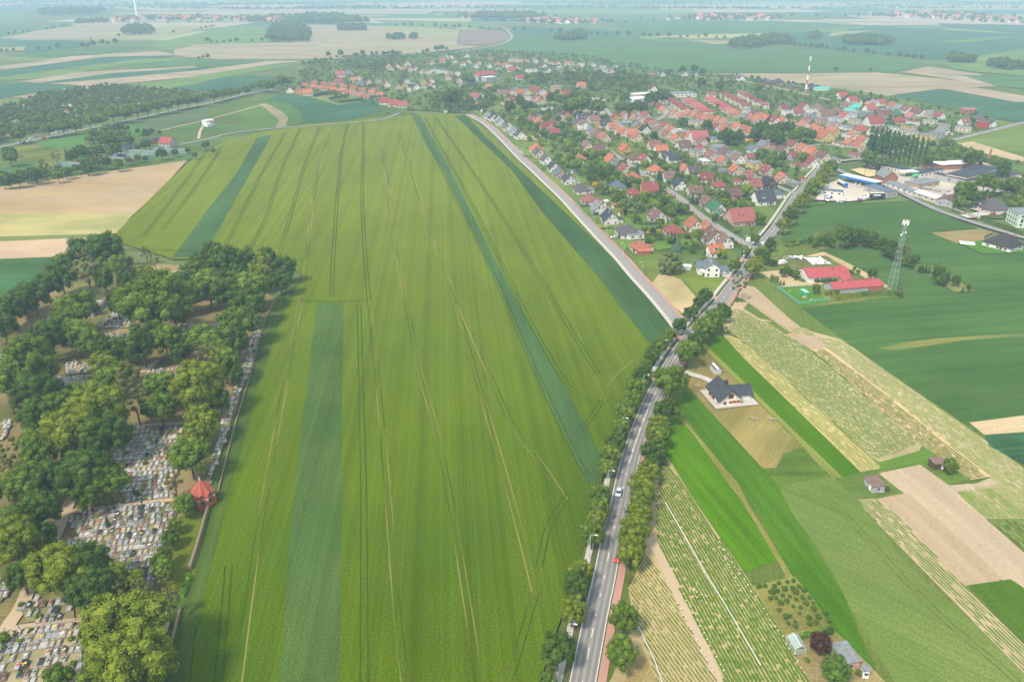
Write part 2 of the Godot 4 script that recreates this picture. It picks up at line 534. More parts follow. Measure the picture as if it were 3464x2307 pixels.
func tramlines() -> void:
	Zc()
	var L := [["475,345 415,430 330,540", 0], ["510,335 455,420 370,530", 0], ["655,305 600,400 530,540 505,580", 0], ["690,295 650,380 610,500 565,590", 0], ["735,290 710,350 680,450 640,590", 0],
		["765,285 745,340 720,450 705,590 690,690 640,960 590,1250 545,1575", 1], ["800,280 785,350 775,450 765,600 762,680", 0], ["835,276 835,330 832,450 840,600 848,690", 0], ["825,700 830,900 835,1100 836,1300 837,1575", 0], ["848,690 868,880 888,1100 912,1400 932,1575", 1],
		["868,270 876,330 890,420 900,520 930,680 965,850 1000,980 1030,1120 1060,1300 1103,1575", 1], ["905,268 925,330 960,440 1000,560 1040,670 1090,850 1140,1020 1190,1200 1232,1365", 1], ["975,268 1020,350 1080,460 1150,600 1230,760 1310,890 1385,925", 0], ["1000,268 1050,340 1130,460 1200,570 1290,720 1375,860", 0],
		["1400,615 1455,680 1525,765", 0], ["958,270 1030,420 1120,600 1230,850 1310,1020 1350,1095", 0], ["1055,700 1120,850 1180,980 1240,1060 1300,1150", 1], ["690,690 760,694 848,689", 0], ["250,572 400,575 500,582 700,598", 0], ["1232,1360 1190,1500 1165,1575", 1], ["1240,1300 1262,1210 1312,1130", 0], ["560,860 520,1100 450,1400 425,1575", 0], ["525,1300 500,1575", 0],
		["1384,921 1415,870 1460,830", 1], ["1384,921 1360,960 1330,990", 0]]
	var i := 0
	for l in L:
		var line := smooth(P(l[0]), 14)
		layer += 0.003
		var b := MB.new()
		for s in [-0.95, 0.95]:
			for k in line.size() - 1:
				var z0 := n1.get_noise_2d(line[k].y * 0.01, i * 9.0 + s)
				var z1 := n1.get_noise_2d(line[k + 1].y * 0.01, i * 9.0 + s)
				var wd := 0.78 + 0.9 * clampf((-line[k].y - 200.0) / 600.0, 0.0, 1.0)
				var h0 := (0.24 + 0.08 * z0) * wd
				var h1 := (0.24 + 0.08 * z1) * wd
				var c := Color(0.03, 0.058, 0.005).lerp(Color(0.042, 0.072, 0.008), rng.randf())
				if l[1] == 1: c = c.lerp(Color(0.22, 0.185, 0.06), clampf(0.35 + 1.1 * z0, 0.0, 0.75))
				var na := norm_at(line, k)
				var nb := norm_at(line, k + 1)
				var p := [line[k] + na * (s - h0), line[k + 1] + nb * (s - h1), line[k + 1] + nb * (s + h1), line[k] + na * (s + h0)]
				b.quad(Vector3(p[0].x, layer, p[0].y), Vector3(p[1].x, layer, p[1].y), Vector3(p[2].x, layer, p[2].y), Vector3(p[3].x, layer, p[3].y), c)
		var m := mesh_top("tyre_track", b.mesh(), MT.plain)
		m.set_meta("spot", line[line.size() / 2])
		tag(m, "sandy pair of wheel tracks in the wheat" if l[1] == 1 else "dark pair of wheel tracks in the wheat", "", "tramlines in the wheat", "structure")
		i += 1

func right_fields() -> void:
	Zc()
	# base of everything right of the road
	field("field_margin", "green field margins right of the main road", P("1240,1700 1330,1300 1420,1050 1500,900 1580,790 1640,690 1800,545 2360,600 2500,1800 1240,1800"), GRASS, {"col2": Color(0.13, 0.17, 0.04)})
	field("cereal_field", "large deep green cereal field around the lattice mast", P("1800,550 1859,467 2000,466 2090,461 2251,524 2142,534 2202,559 2260,584 2420,578 2420,955 2300,962 2230,972 2262,1000 2238,988 2100,893 1938,781 1848,712 1790,640"), GREEN, {"dir": Vector2(1, -0.17), "col2": Color(0.07, 0.138, 0.037), "w": 2.0, "l": 12.0, "streak": 0.2, "blot": 0.14})
	at(2464, 700, 2.355)
	field("ripening_patch", "yellowing streak in the deep green cereal field", P("1180,1130 1380,1080 1700,1045 2370,1005 2370,1030 1900,1060 1500,1120 1350,1140"), Color(0.2, 0.2, 0.06), {"dir": Vector2(1, -0.17), "col2": Color(0.11, 0.17, 0.05)})
	field("fallow_plot", "dry tan plot beside the black hipped house", P("1615,205 2005,172 2115,200 2045,235 2040,270 1830,290"), Color(0.33, 0.23, 0.11), {"col2": Color(0.24, 0.2, 0.09)})
	at(2400, 1150, 2.2133)
	var dr := g(2050, 740) - g(1000, 0)
	var sdir := g(2000, 1000) - g(770, 70)
	var ydir := g(1200, 950) - g(150, 20)
	# strips from the outer edge inwards
	field("soil_strip", "sandy ground under the outermost vegetable rows", P("160,-210 350,-150 560,-120 1000,0 1330,240 2055,740 2360,960 2360,1340 2050,1340 1840,1140 2110,1030 880,62 745,-80"), Color(0.33, 0.275, 0.155), {"dir": dr, "tex": "soil"})
	rows("vegetable_rows", "pale green rows of vegetables along the deep green field", P("290,-130 420,-110 560,-60 1000,5 1330,245 2050,740 2360,960 2360,1330 2060,1330 1850,1140 2170,1080 885,55 745,-80"), dr, 1.1, 0.62, 0.3, Color(0.12, 0.17, 0.04), Color(0.18, 0.21, 0.06), 0.15)
	field("bare_soil_strip", "bare pale brown strip pointing at the farm", P("40,-170 170,-190 520,-30 745,-80 880,62 770,80 640,0 190,-180"), Color(0.33, 0.25, 0.16), {"dir": dr, "tex": "soil", "streak": 0.14, "blot": 0.1})
	at(2464, 700, 2.355)
	field("bare_soil_strip", "smooth bare earth strip below the red driveway", P("60,715 130,620 215,640 480,880 775,1112 670,1140 420,950 130,740"), Color(0.33, 0.25, 0.16), {"dir": dr, "tex": "soil", "streak": 0.14, "blot": 0.1})
	at(2400, 1150, 2.2133)
	field("soil_strip", "sandy ground under the dark vegetable rows", P("770,72 882,62 1350,400 2112,1022 1950,1050 1590,790"), Color(0.42, 0.31, 0.17), {"dir": sdir, "tex": "soil"})
	rows("vegetable_rows", "dark green vegetable rows ending at the black shed", P("775,78 862,70 1330,420 2080,1020 1950,1045 1595,790"), sdir, 1.15, 0.72, 0.35, Color(0.07, 0.105, 0.02), Color(0.1, 0.13, 0.028), 0.06, 1.0)
	field("soil_strip", "sandy ground under the broad mottled vegetable plot", P("30,-280 250,-240 640,0 770,90 1592,795 1575,830 1275,917 1220,880 370,110 160,-60 -30,-200"), Color(0.31, 0.27, 0.14), {"dir": sdir, "tex": "soil"})
	at(1700, 700, 2.355)
	field("bare_soil_strip", "bare earth headland behind the roadside trees", P("1780,1000 1760,960 1850,760 1960,760 1860,900"), Color(0.42, 0.31, 0.2), {"tex": "soil"})
	at(2400, 1150, 2.2133)
	rows("vegetable_rows", "broad plot of mottled green vegetable rows", P("90,-210 225,-230 640,0 768,92 1560,775 1390,850 1275,885 1220,878 375,110 120,-80"), sdir, 0.9, 0.6, 0.3, Color(0.085, 0.15, 0.03), Color(0.12, 0.16, 0.035), 0.14, 1.0)
	field("straw_strip", "yellow straw-mulched strip of young plants", P("100,-50 240,0 370,112 1292,960 1140,992 260,135 120,0"), Color(0.37, 0.31, 0.13), {"dir": ydir, "tex": "soil"})
	rows("strawberry_rows", "rows of young plants on yellow straw", P("110,-30 240,5 370,115 1285,957 1145,985 265,135"), ydir, 1.05, 0.5, 0.25, Color(0.08, 0.14, 0.02), Color(0.14, 0.17, 0.03), 0.15)
	field("clover_field", "vivid green strip between straw rows and the lone house", P("10,75 -20,20 100,-40 262,140 1132,990 1000,1032"), LIME * 0.82, {"dir": ydir, "col2": Color(0.06, 0.15, 0.008)})
	field("grass_strip", "yellowish grass strip beside the house plot fence", P("-60,40 10,70 1002,1032 940,1065 600,690"), Color(0.2, 0.22, 0.05), {"dir": ydir})
	field("house_plot", "dry trampled plot around the lone dark-roofed house", P("-120,100 -60,45 0,110 700,800 560,855 500,960 400,962 0,530 -140,400 -200,240"), Color(0.29, 0.22, 0.085), {"col2": Color(0.2, 0.19, 0.06), "blot": 0.4, "w": 1.0, "l": 2.0})
	field("weed_patch", "dark weedy patch below the dry house plot", P("400,962 500,960 560,850 690,812 925,1030 520,1110"), Color(0.075, 0.125, 0.02), {"blot": 0.5, "w": 1.0, "l": 1.5, "streak": 0.3})
	field("clover_field", "long deep green strip left of the lone house", P("-200,330 -80,440 0,528 400,962 520,1105 660,1330 1000,1890 1300,2600 900,2600 690,1930 390,1330 0,820 -220,520"), Color(0.056, 0.135, 0.008), {"dir": g(660, 1330) - g(0, 530), "col2": Color(0.07, 0.155, 0.012), "streak": 0.14})
	field("reed_field", "pale green tall crop with a track through it", P("520,1104 700,1060 905,1030 1105,1192 1215,1330 1500,1700 2400,2470 2400,2900 1600,2900 1190,2230 830,1570 640,1330"), Color(0.165, 0.22, 0.06), {"dir": g(1215, 1330) - g(660, 1100), "col2": Color(0.135, 0.195, 0.045), "blot": 0.15, "w": 0.9, "l": 1.5, "streak": 0.12})
	layer += 0.003
	var rt := MB.new()
	var rl := smooth(P("690,1120 760,1170 900,1210 1000,1290 1100,1400 1250,1560 1500,1830 1800,2130 2150,2420 2350,2600"), 8)
	for s in [-0.9, 0.9]:
		for k in rl.size() - 1: ribbon(rt, rl.slice(k, k + 2), s - 0.25, s + 0.25, layer, Color(0.06, 0.1, 0.02).lerp(Color(0.15, 0.15, 0.04), rng.randf() * 0.5))
	tag(mesh_top("tyre_track", rt.mesh(), MT.plain), "pair of wheel tracks through the pale reed-like crop", "", "", "structure")
	field("shed_lawn", "grass patch around the grey plot shed", P("925,1030 1005,1032 1140,990 1290,955 1270,985 1385,1140 1110,1195"), Color(0.085, 0.165, 0.03), {"col2": GRASS})
	field("shed_lawn", "grass patch around the black shed with rusty roof", P("1275,918 1580,830 1600,795 1960,1050 1790,1090 1600,930 1290,980"), Color(0.1, 0.18, 0.03), {"col2": GRASS})
	field("bare_soil_strip", "long bare brown strip at the right", P("1270,1000 1580,935 1800,1090 2180,1060 2170,1110 1850,1140 2060,1330 2480,1700 2480,2000 2250,1850 1700,1340 1560,1220 1420,1120"), Color(0.36, 0.285, 0.19), {"dir": sdir, "tex": "soil", "streak": 0.16, "blot": 0.1})
	field("bare_soil_strip", "dark bare strip beside the reed-like crop", P("1250,1192 1490,1145 1700,1330 1960,1560 2200,1790 2160,1810 1910,1845 1300,1235"), Color(0.33, 0.25, 0.16), {"dir": sdir, "tex": "soil", "streak": 0.1, "blot": 0.1})
	field("soil_strip", "sandy ground under the dark rows beside bare soil", P("1105,1195 1250,1190 1430,1330 1900,1835 2480,2400 2480,2620 1215,1330"), Color(0.37, 0.29, 0.17), {"dir": sdir, "tex": "soil"})
	rows("vegetable_rows", "dark rows squeezed between reed-like crop and bare soil", P("1110,1200 1250,1195 1430,1335 1900,1835 2480,2400 2480,2600 1220,1335"), sdir, 1.0, 0.62, 0.35, Color(0.075, 0.14, 0.03), Color(0.13, 0.18, 0.05), 0.2)
	rows("vegetable_rows", "green rows at the right frame edge below the bare strip", P("1860,1145 2110,1115 2360,1300 2480,1420 2480,1680 2060,1330"), sdir, 1.0, 0.55, 0.25, Color(0.12, 0.19, 0.045), Color(0.19, 0.23, 0.07), 0.2)
	field("clover_field", "bright green patch at the lower right edge", P("1940,1838 2260,1793 2420,1900 2480,2400 2250,2150"), Color(0.075, 0.15, 0.016), {"dir": sdir})
	field("tan_field", "small tan field at the right edge", P("1950,620 2370,565 2420,600 2370,690 2062,712"), Color(0.41, 0.32, 0.19), {"tex": "soil"})
	field("beet_field", "teal patch with bare gaps at the right edge", P("2066,718 2360,690 2420,800 2400,960 2100,795"), Color(0.05, 0.13, 0.06), {"blot": 0.7, "w": 1.0, "l": 1.5, "streak": 0.5})
	# strawberries and beet near the road
	at(1800, 1150, 2.613)
	var edir := g(1740, 1568) - g(1200, 1060)
	field("soil_strip", "sandy strawberry ground right of the roadside trees", P("1010,1380 1130,1060 1205,1040 1400,1370 1560,1600 1830,1990 2280,2700 2500,3100 1300,3100 600,3130 700,3000 900,2500 850,2200 1000,1900"), Color(0.31, 0.25, 0.125), {"dir": edir, "tex": "soil"})
	var sdir2 := g(1500, 2850) - g(930, 2100)
	rows("strawberry_rows", "sparse strawberry rows left of the sandy path", P("900,2020 1010,1910 1060,1960 1225,2210 1640,3030 1620,3100 1130,3100 950,2560 850,2200"), sdir2, 0.95, 0.46, 0.25, Color(0.085, 0.12, 0.02), Color(0.15, 0.165, 0.035), 0.12, 0.8)
	rows("strawberry_rows", "full green strawberry rows right of the sandy path", P("1095,1560 1130,1110 1190,1070 1390,1370 1540,1590 1820,1985 2290,2720 2480,3100 1740,3100 1310,2210 1120,1800"), g(1540, 2040) - g(1200, 1460), 0.95, 0.8, 0.35, Color(0.06, 0.12, 0.014), Color(0.10, 0.155, 0.022), 0.05, 0.8)
	field("tan_patch", "grassy tan patch behind the last roadside tree", P("900,2760 950,2660 1150,3130 780,3130"), Color(0.33, 0.25, 0.11), {"col2": Color(0.24, 0.22, 0.08)})
	lane("sand_track", "sandy track between the strawberry plots", smooth(P("1050,1740 1090,1830 1180,1990 1270,2200 1450,2560 1690,3140")), 1.5, "sand_track")
	field("beet_field", "lush bright green crop between road trees and deep green strip", P("1190,900 1210,720 1290,690 1400,790 1829,1310 1868,1450 2120,1840 2170,1950 1880,2060 1560,1590 1200,1030"), LIME * 0.95, {"dir": g(1829, 1400) - g(1250, 750), "col2": Color(0.07, 0.165, 0.005), "w": 0.9, "l": 1.3, "streak": 0.15, "blot": 0.25})
	field("grass_strip", "narrow yellow grass strip beside the lush crop", P("1290,690 1320,680 1840,1290 1900,1430 2200,1920 2560,2520 2480,2560 2170,1950 1868,1450 1400,800"), Color(0.22, 0.22, 0.06), {"dir": edir})
	at(2400, 1707, 2.2133)
	field("orchard_plot", "grassy plot of young fruit bushes", P("320,612 640,540 760,680 930,940 700,1010 560,1000"), Color(0.19, 0.21, 0.05), {"col2": Color(0.28, 0.23, 0.09), "blot": 0.4, "w": 1.0, "l": 1.5})
	field("allotment_ground", "worn garden ground around the copper beech", P("560,1000 700,1010 930,940 1010,1010 1320,1330 1500,1600 900,1600 740,1320"), Color(0.15, 0.18, 0.045), {"col2": Color(0.27, 0.22, 0.1), "blot": 0.5, "w": 1.0, "l": 1.5})
	# meadow between the two village roads, then the village ground
	Zc()
	field("village_ground", "gardens and lawns of the village", P("1095,262 1290,445 1490,630 1590,735 1640,680 1700,590 1790,500 1850,430 1930,360 2354,440 2500,640 2700,600 2354,290 2200,250 1950,205 1700,175 1480,160 1200,120 1040,118 690,150 640,215 820,245 1000,255"), Color(0.13, 0.175, 0.045), {"col2": Color(0.085, 0.135, 0.04), "blot": 0.35, "w": 2.5, "l": 4.0, "streak": 0.4})
	at(0, 0, 2.039)
	var F3 := {"T": Color(0.05, 0.12, 0.06), "L": Color(0.10, 0.175, 0.04), "G": Color(0.085, 0.16, 0.045), "S": Color(0.28, 0.24, 0.14)}
	var W3 := {"T": "teal crescent field below the terrace houses", "L": "light green meadow beside the sandy crescent", "G": "green crescent strip beside the teal field", "S": "sandy crescent strip in the round fields"}
	for cr in [["L", "1640,770 1770,706 1860,775 1925,830 1900,882 1790,906"], ["T", "1940,640 2120,670 2240,700 2290,712 2420,690 2560,680 2650,750 2600,770 2400,830 2090,850 2080,790 2000,720 1830,690"], ["G", "1770,704 1840,690 2000,720 2080,790 2090,852 1970,872 1985,810 1930,760"], ["S", "1770,706 1850,720 1930,760 1985,810 1970,872 1895,884 1925,830 1860,775"]]:
		field("field", W3[cr[0]], P(cr[1]), F3[cr[0]], {"streak": 0.12, "dir": Vector2(1, -0.3)})
	at(950, 180, 3.925)
	field("lawn", "pale lawn between dark hedges below the terrace houses", P("450,590 800,545 900,570 640,620 760,670 1090,625 760,690 560,640"), Color(0.17, 0.19, 0.06), {"dir": Vector2(1, 0.2)})
	at(1700, 700, 2.355)
	field("building_plot", "vacant grassy building plot on the street corner", P("1000,400 1240,370 1440,420 1520,520 1660,570 1800,570 1600,790 1440,880 1380,820 1180,620"), Color(0.16, 0.2, 0.045), {"col2": Color(0.12, 0.18, 0.04), "blot": 0.4})
	field("bare_patch", "bare sandy patch on the vacant corner plot", P("1190,610 1260,520 1420,580 1560,740 1530,800 1440,850 1370,800"), Color(0.4, 0.3, 0.17), {"tex": "soil", "col2": Color(0.3, 0.25, 0.12)})
	field("lawn", "mown lawn in front of the blue-roofed white house", P("1390,520 1530,500 1600,545 1800,575 1640,720 1560,690"), Color(0.15, 0.2, 0.035), {"dir": Vector2(1, 0.6)})
	at(2464, 330, 2.355)
	field("lawn", "yellow-green meadow behind the industrial yards", P("1750,370 2370,200 2370,440 2100,400 1900,420"), Color(0.15, 0.21, 0.05), {"dir": Vector2(1, -0.2)})
	field("tan_strip", "bare tan strip behind the industrial yards", P("1760,380 1950,350 2370,480 2370,520 2150,470 1900,410"), Color(0.36, 0.28, 0.17), {"tex": "soil"})
	field("sand_lot", "pale sandy lot beside the brick shell house", P("975,575 1060,560 1180,580 1170,640 1110,630"), Color(0.5, 0.39, 0.2), {"tex": "soil"})
	field("depot_yard", "concrete truck depot yard", P("770,690 870,660 960,660 1130,710 1330,770 1320,790 950,830 690,815 720,780"), Color(0.42, 0.37, 0.31), {"tex": "soil"})
	field("works_yard", "dusty concrete works yard", P("1290,590 1600,540 1990,500 2370,640 2250,760 1850,750 1820,830 1690,830 1560,750 1320,680"), Color(0.38, 0.34, 0.28), {"tex": "soil"})
	field("farm_ground", "grassy farmyard ground around the red-roofed barns", PackedVector2Array(farm()), Color(0.12, 0.18, 0.04), {"col2": Color(0.17, 0.19, 0.06), "blot": 0.4})
	at(2464, 700, 2.355)
	field("farm_sand", "sandy yard in front of the red-roofed barn", P("240,520 400,510 580,600 740,600 760,620 560,635 440,640 330,570"), Color(0.43, 0.32, 0.18), {"tex": "soil"})
	field("farm_path", "sandy worn path along the farm field", P("600,400 760,360 900,420 1110,530 1300,650 1280,660 1080,560 880,450 780,390"), Color(0.4, 0.3, 0.16), {"tex": "soil"})
	field("lawn", "bright fenced lawn with the green container", P("390,655 650,640 820,765 575,795"), Color(0.1, 0.21, 0.03))

func farm() -> Array:
	at(2464, 700, 2.355)
	return Array(P("180,560 260,480 380,330 450,290 860,285 1150,290 1500,460 1640,470 1960,670 1810,680 1620,570 1400,440 1150,320 1000,310 720,350 880,430 1110,530 1320,650 1430,715 820,780 570,800 380,650"))

func far_fields() -> void:
	var F2 := {"T": Color(0.055, 0.13, 0.075), "L": Color(0.13, 0.21, 0.06), "G": Color(0.08, 0.16, 0.06), "S": Color(0.30, 0.26, 0.17), "Y": Color(0.27, 0.27, 0.13), "B": Color(0.22, 0.17, 0.14), "M": Color(0.33, 0.27, 0.19)}
	var word := {"T": "blue-green crop field", "L": "light green field", "G": "green field", "S": "tan field", "Y": "pale yellowish field", "B": "brown ploughed field", "M": "pinkish bare field"}
	# random distant patchwork first, then the measured fields
	var r2 := RandomNumberGenerator.new()
	r2.seed = 21
	var keys := ["T", "L", "G", "G", "S", "Y", "T", "M"]
	var b := MB.new()
	for i in 420:
		var z := -r2.randf_range(2300, 13000)
		var x := r2.randf_range(-0.85, 0.85) * -z
		var w := r2.randf_range(150, 600) * (0.5 - z / 7000.0)
		var h := r2.randf_range(60, 240) * (0.5 - z / 5000.0)
		var sk := r2.randf_range(-0.25, 0.25) * h
		var c: Color = F2[keys[r2.randi() % keys.size()]]
		var y := -0.98 + i * 0.0015
		b.quad(Vector3(x - w, y, z - h), Vector3(x + w, y, z - h + sk), Vector3(x + w + sk, y, z + h), Vector3(x - w, y, z + h - sk), c)
	layer = -0.33
	tag(mesh_top("distant_fields", b.mesh(), MT.plain), "patchwork of hazy fields in the far distance", "", "", "structure")
	at(0, 0, 2.039)
	var A := [["T", "-20,563 560,590 300,632 -20,676"], ["S", "60,668 560,592 700,588 560,620 240,680"], ["M", "-20,455 200,430 500,385 1090,350 1215,380 700,392 -20,486"], ["T", "-20,488 700,394 1210,382 1090,400 640,452 -20,532"], ["L", "-20,532 500,462 1000,402 1300,404 900,442 420,520 -20,562"], ["G", "900,442 1300,404 1840,418 1500,460 1340,452 900,470"], ["S", "130,562 500,500 1340,452 1360,464 700,520 300,575"], ["T", "250,572 800,500 1360,464 1500,460 1300,490 700,545 400,575"], ["M", "320,575 700,545 1300,490 1840,420 2080,418 1800,450 1300,530 700,590 560,588"], ["L", "930,604 1300,530 1800,450 2060,440 1950,462 1500,540 1180,612"], ["T", "1160,612 1500,540 1700,516 2060,530 2080,580 1600,632"], ["S", "1330,306 1860,292 2160,288 2400,270 2400,404 1500,410 1210,384 1190,345"], ["L", "1390,275 1500,186 1885,178 1850,270 1840,294 1330,304"], ["Y", "640,272 1000,186 1450,176 1440,195 1300,225 1060,275"], ["S", "-20,262 500,176 880,164 850,200 640,272 160,274"], ["T", "-20,345 100,290 460,275 600,300 560,325 200,362"], ["G", "20,385 560,325 1000,310 1060,325 640,372 320,395"], ["L", "1080,290 1500,200 1400,270 1300,320 1180,350 1000,312"], ["Y", "-20,330 170,320 160,345 -20,350"], ["G", "-20,170 420,165 520,172 -20,252"]]
	for a in A: far_field(a, F2, word)
	at(1000, 0, 2.039)
	var B := [["S", "-20,400 -20,172 80,168 500,174 870,186 1130,205 1110,305 1300,320 860,366 300,392"], ["B", "1150,204 1435,211 1470,258 1370,306 1110,306"], ["G", "1490,222 1800,240 2370,252 2370,470 2000,442 1700,411 1200,366 1380,312 1490,262"], ["Y", "500,176 870,186 1130,205 1110,260 800,230"], ["L", "530,135 1290,150 1440,190 1100,196 700,180"], ["T", "1480,185 1880,190 2370,215 2370,255 1800,240 1500,222"], ["Y", "1060,180 1350,200 1120,204"], ["G", "860,366 1200,366 1130,345 1000,348"]]
	for a in B: far_field(a, F2, word)
	at(2100, 0, 1.7265)
	var C := [["G", "-20,222 400,232 600,262 700,292 900,266 1600,332 1790,372 1600,420 500,422 150,412 -20,380"], ["S", "500,430 1500,421 2000,472 2220,500 1850,520 1460,572 1250,545 1060,480 800,470"], ["M", "1640,420 1800,388 2100,432 2220,500 2000,472"], ["T", "1475,570 1860,521 2370,602 2370,705 2305,708 1900,640 1600,590"], ["M", "1870,515 2080,510 2370,560 2370,605"], ["T", "860,192 1450,150 2370,200 2370,285 2065,332 1800,345 1000,262 1020,230"], ["L", "2065,332 2370,280 2370,445 2000,410 1820,368"], ["G", "-20,130 900,120 1450,150 860,190 -20,215"], ["L", "900,110 1850,135 1500,130"], ["T", "1850,135 2370,145 2370,195 1900,160"], ["Y", "1200,215 1500,175 1600,170 1250,185"], ["L", "880,185 1480,150 1250,185"], ["L", "1850,240 2370,205 2000,250"], ["Y", "390,232 640,236 640,250 580,262"], ["G", "1640,422 1850,430 2370,450 2370,520 2200,500 2000,440"], ["T", "180,460 500,456 900,520 1200,580 1000,615 780,580 560,520 330,500"], ["G", "150,480 330,500 560,525 520,560 300,520"], ["S", "500,432 800,470 1060,480 1260,548 1200,580 900,515 640,470"]]
	for a in C: far_field(a, F2, word)

func far_field(a: Array, F2: Dictionary, word: Dictionary) -> void:
	var p := P(a[1])
	var far := -centre(p).y
	layer += 0.004
	var b := MB.new()
	var c: Color = F2[a[0]]
	tess(b, p, layer, Vector2(1, -0.15), far / 110.0, far / 30.0, c, c * Color(1.15, 1.1, 1.1), 0.14, 0.25)
	var m := mesh_top("field", b.mesh(), MT.crop)
	m.set_meta("spot", centre(p))
	tag(m, "distant " + word[a[0]], "", "", "structure")

# ---------------------------------------------------------------- roads
func make_roads() -> void:
	at(0, 0, 1)
	var main := smooth(P("1955,2400 1972,2307 2017,2078 2046,1948 2074,1804 2096,1720 2115,1624 2137,1538 2160,1469 2187,1398 2217,1331 2259,1255 2309,1173 2370,1098 2433,1030 2467,984 2501,941 2533,899 2561,854 2582,822 2616,782 2655,725 2693,665 2719,640 2746,606 2778,572 2806,552"), 4)
	layer += 0.05
	lane("verge", "grass verge left of the main road", offset(main.slice(0, 78), -4.0), 0.75, "verge")
	var road := lane("main_road", "tree-lined grey asphalt main road curving up the picture", main, 3.25, "asphalt")
	lane("pavement", "pale pavement left of the main road", offset(main, -5.8), 0.9, "pavement")
	lane("cycle_path", "red-brown brick cycle path right of the main road", offset(main.slice(0, 72), 4.55), 1.05, "brick_paving")
	# painted lines: dashes in the middle, edge lines
	layer += 0.004
	for s in [-3.05, 3.05]:
		var b := MB.new()
		ribbon(b, main, s - 0.07, s + 0.07, layer)
		part("edge_line", b.mesh(), MT.marking, road)
	var worn := MB.new()
	for s in [-2.35, -0.85, 0.85, 2.35]: ribbon(worn, main, s - 0.35, s + 0.35, layer - 0.002, Color(0.165, 0.155, 0.145))
	var wm := part("worn_wheel_path", worn.mesh(), MT.plain, road)
	wm.set_meta("kind", "stuff")
	var run := 0.0
	for i in range(0, 84):
		var a := main[i]
		var e := main[i + 1]
		var ln := a.distance_to(e)
		while run < ln:
			var p0 := a.lerp(e, run / ln)
			var p1 := a.lerp(e, minf(1.0, (run + 4.0) / ln))
			var b := MB.new()
			ribbon(b, PackedVector2Array([p0, p1]), -0.1, 0.1, layer + 0.002)
			part("centre_dash", b.mesh(), MT.marking, road)
			run += 7.5
		run -= ln
	var solid := MB.new()
	ribbon(solid, main.slice(27, 37), 0.16, 0.3, layer + 0.002)
	part("centre_line", solid.mesh(), MT.marking, road)
	# brick crossings of the pavement
	for t in [[19, 1.6], [27, 1.5], [42, 1.5], [49, 1.4], [57, 1.5], [63, 1.6], [69, 1.6]]:
		var l := PackedVector2Array([main[t[0]], main[t[0]].move_toward(main[t[0] + 1], t[1] * 3.0)])
		lane("brick_crossing", "pink brick crossing in the main road pavement", offset(l, -5.0), 1.95, "brick_paving", 0.0, false)
	at(2200, 780, 4.71)
	var zig := MB.new()
	for z in ["1530,530 1580,490 1560,480 1625,455 1605,440 1640,420", "1985,95 2030,70 1975,60 2035,25 1985,15"]:
		ribbon(zig, P(z), -0.08, 0.08, layer + 0.004)
	part("zigzag_line", zig.mesh(), MT.marking, road)
	for z in ["1770,215 1790,185", "1795,220 1815,190"]:
		var zb := MB.new()
		ribbon(zb, P(z), -0.3, 0.3, layer + 0.004)
		part("crossing_bar", zb.mesh(), MT.marking, road)
	at(0, 0, 1)
	var st := smooth(P("1585,386 1620,404 1653,425 1704,472 1760,530 1806,572 1860,623 1908,668 1946,708 2014,781 2061,830 2107,878 2154,933 2214,997 2273,1066 2305,1106 2325,1130"), 4)
	lane("new_street", "new grey asphalt street beside the dark teal strip", st, 2.75, "asphalt_pale")
	lane("cycle_path", "pink brick path between wheat and new street", offset(st.slice(0, 58), -3.8), 0.95, "brick_paving")
	lane("pavement", "pale concrete pavement right of the new street", offset(st, 4.0), 1.15, "pavement")
	lane("village_street", "grey garden-lined street behind the new houses", smooth(P("1950,435 1978,456 2013,482 2062,510 2108,543 2148,568 2184,594 2230,622 2300,668 2347,710 2408,753 2485,802 2536,830 2572,842")), 2.6, "asphalt_pale")
	lane("brick_path", "reddish brick pavement along the garden street", offset(smooth(P("2062,510 2108,543 2148,568 2184,594 2230,622 2300,668 2347,710 2408,753 2485,802 2536,830")), 3.4), 0.7, "brick_paving")
	lane("village_street", "grey street ending at the avenue of round trees", smooth(P("2300,470 2343,487 2388,509 2429,530 2467,550 2518,576 2564,599 2607,619 2646,637 2694,655")), 2.6, "asphalt")
	lane("village_street", "curving street past the yellow shop", smooth(P("2500,440 2562,474 2620,494 2700,496 2800,490 2870,500")), 2.6, "asphalt")
	lane("village_street", "street climbing past the little churchyard", smooth(P("2050,368 2075,400 2095,420 2130,440 2250,390 2240,350 2200,320")), 2.8, "asphalt")
	lane("village_street", "wide street between the bungalow rows and orange gables", smooth(P("2090,390 2235,400 2290,390 2240,345")), 2.6, "asphalt_pale")
	lane("works_road", "straight road past depot and works to the right edge", smooth(P("2806,552 2846,580 2927,606 3008,631 3093,674 3186,716 3313,759 3470,806 3600,845")), 2.7, "asphalt")
	lane("east_road", "grey road behind the poplars to the right edge", smooth(P("2806,552 2840,545 2915,536 3000,520 3194,481 3313,453 3464,415 3600,385")), 3.2, "asphalt")
	at(0, 280, 3.3643)
	lane("avenue_road", "grey road under the avenue trees beside the allotments", smooth(P("-200,790 0,735 400,650 800,565 1200,480 1700,375 2100,285 2400,228 2800,130 3100,80")), 3.2, "asphalt")
	lane("farm_track", "grey dirt road along the top of the wheat field", smooth(P("1700,790 1900,735 2100,695 2370,640 2600,580 3000,530 3500,490 4000,455 4350,415 4540,345")), 2.2, "asphalt_pale")
	lane("sand_track", "straight sandy track to the white house shell", smooth(P("1830,545 2060,490 2370,420 2700,330 3030,240")), 1.6, "sand_track")
	lane("sand_track", "sandy drive to the white house shell", P("2255,640 2270,560 2300,500"), 1.6, "sand_track")
	at(2050, 220, 3.925)
	lane("sand_track", "sandy building road past the unfinished houses", smooth(P("900,130 1200,155 1700,200 2050,260 2355,320 2700,400 3000,470")), 2.6, "sand_track")
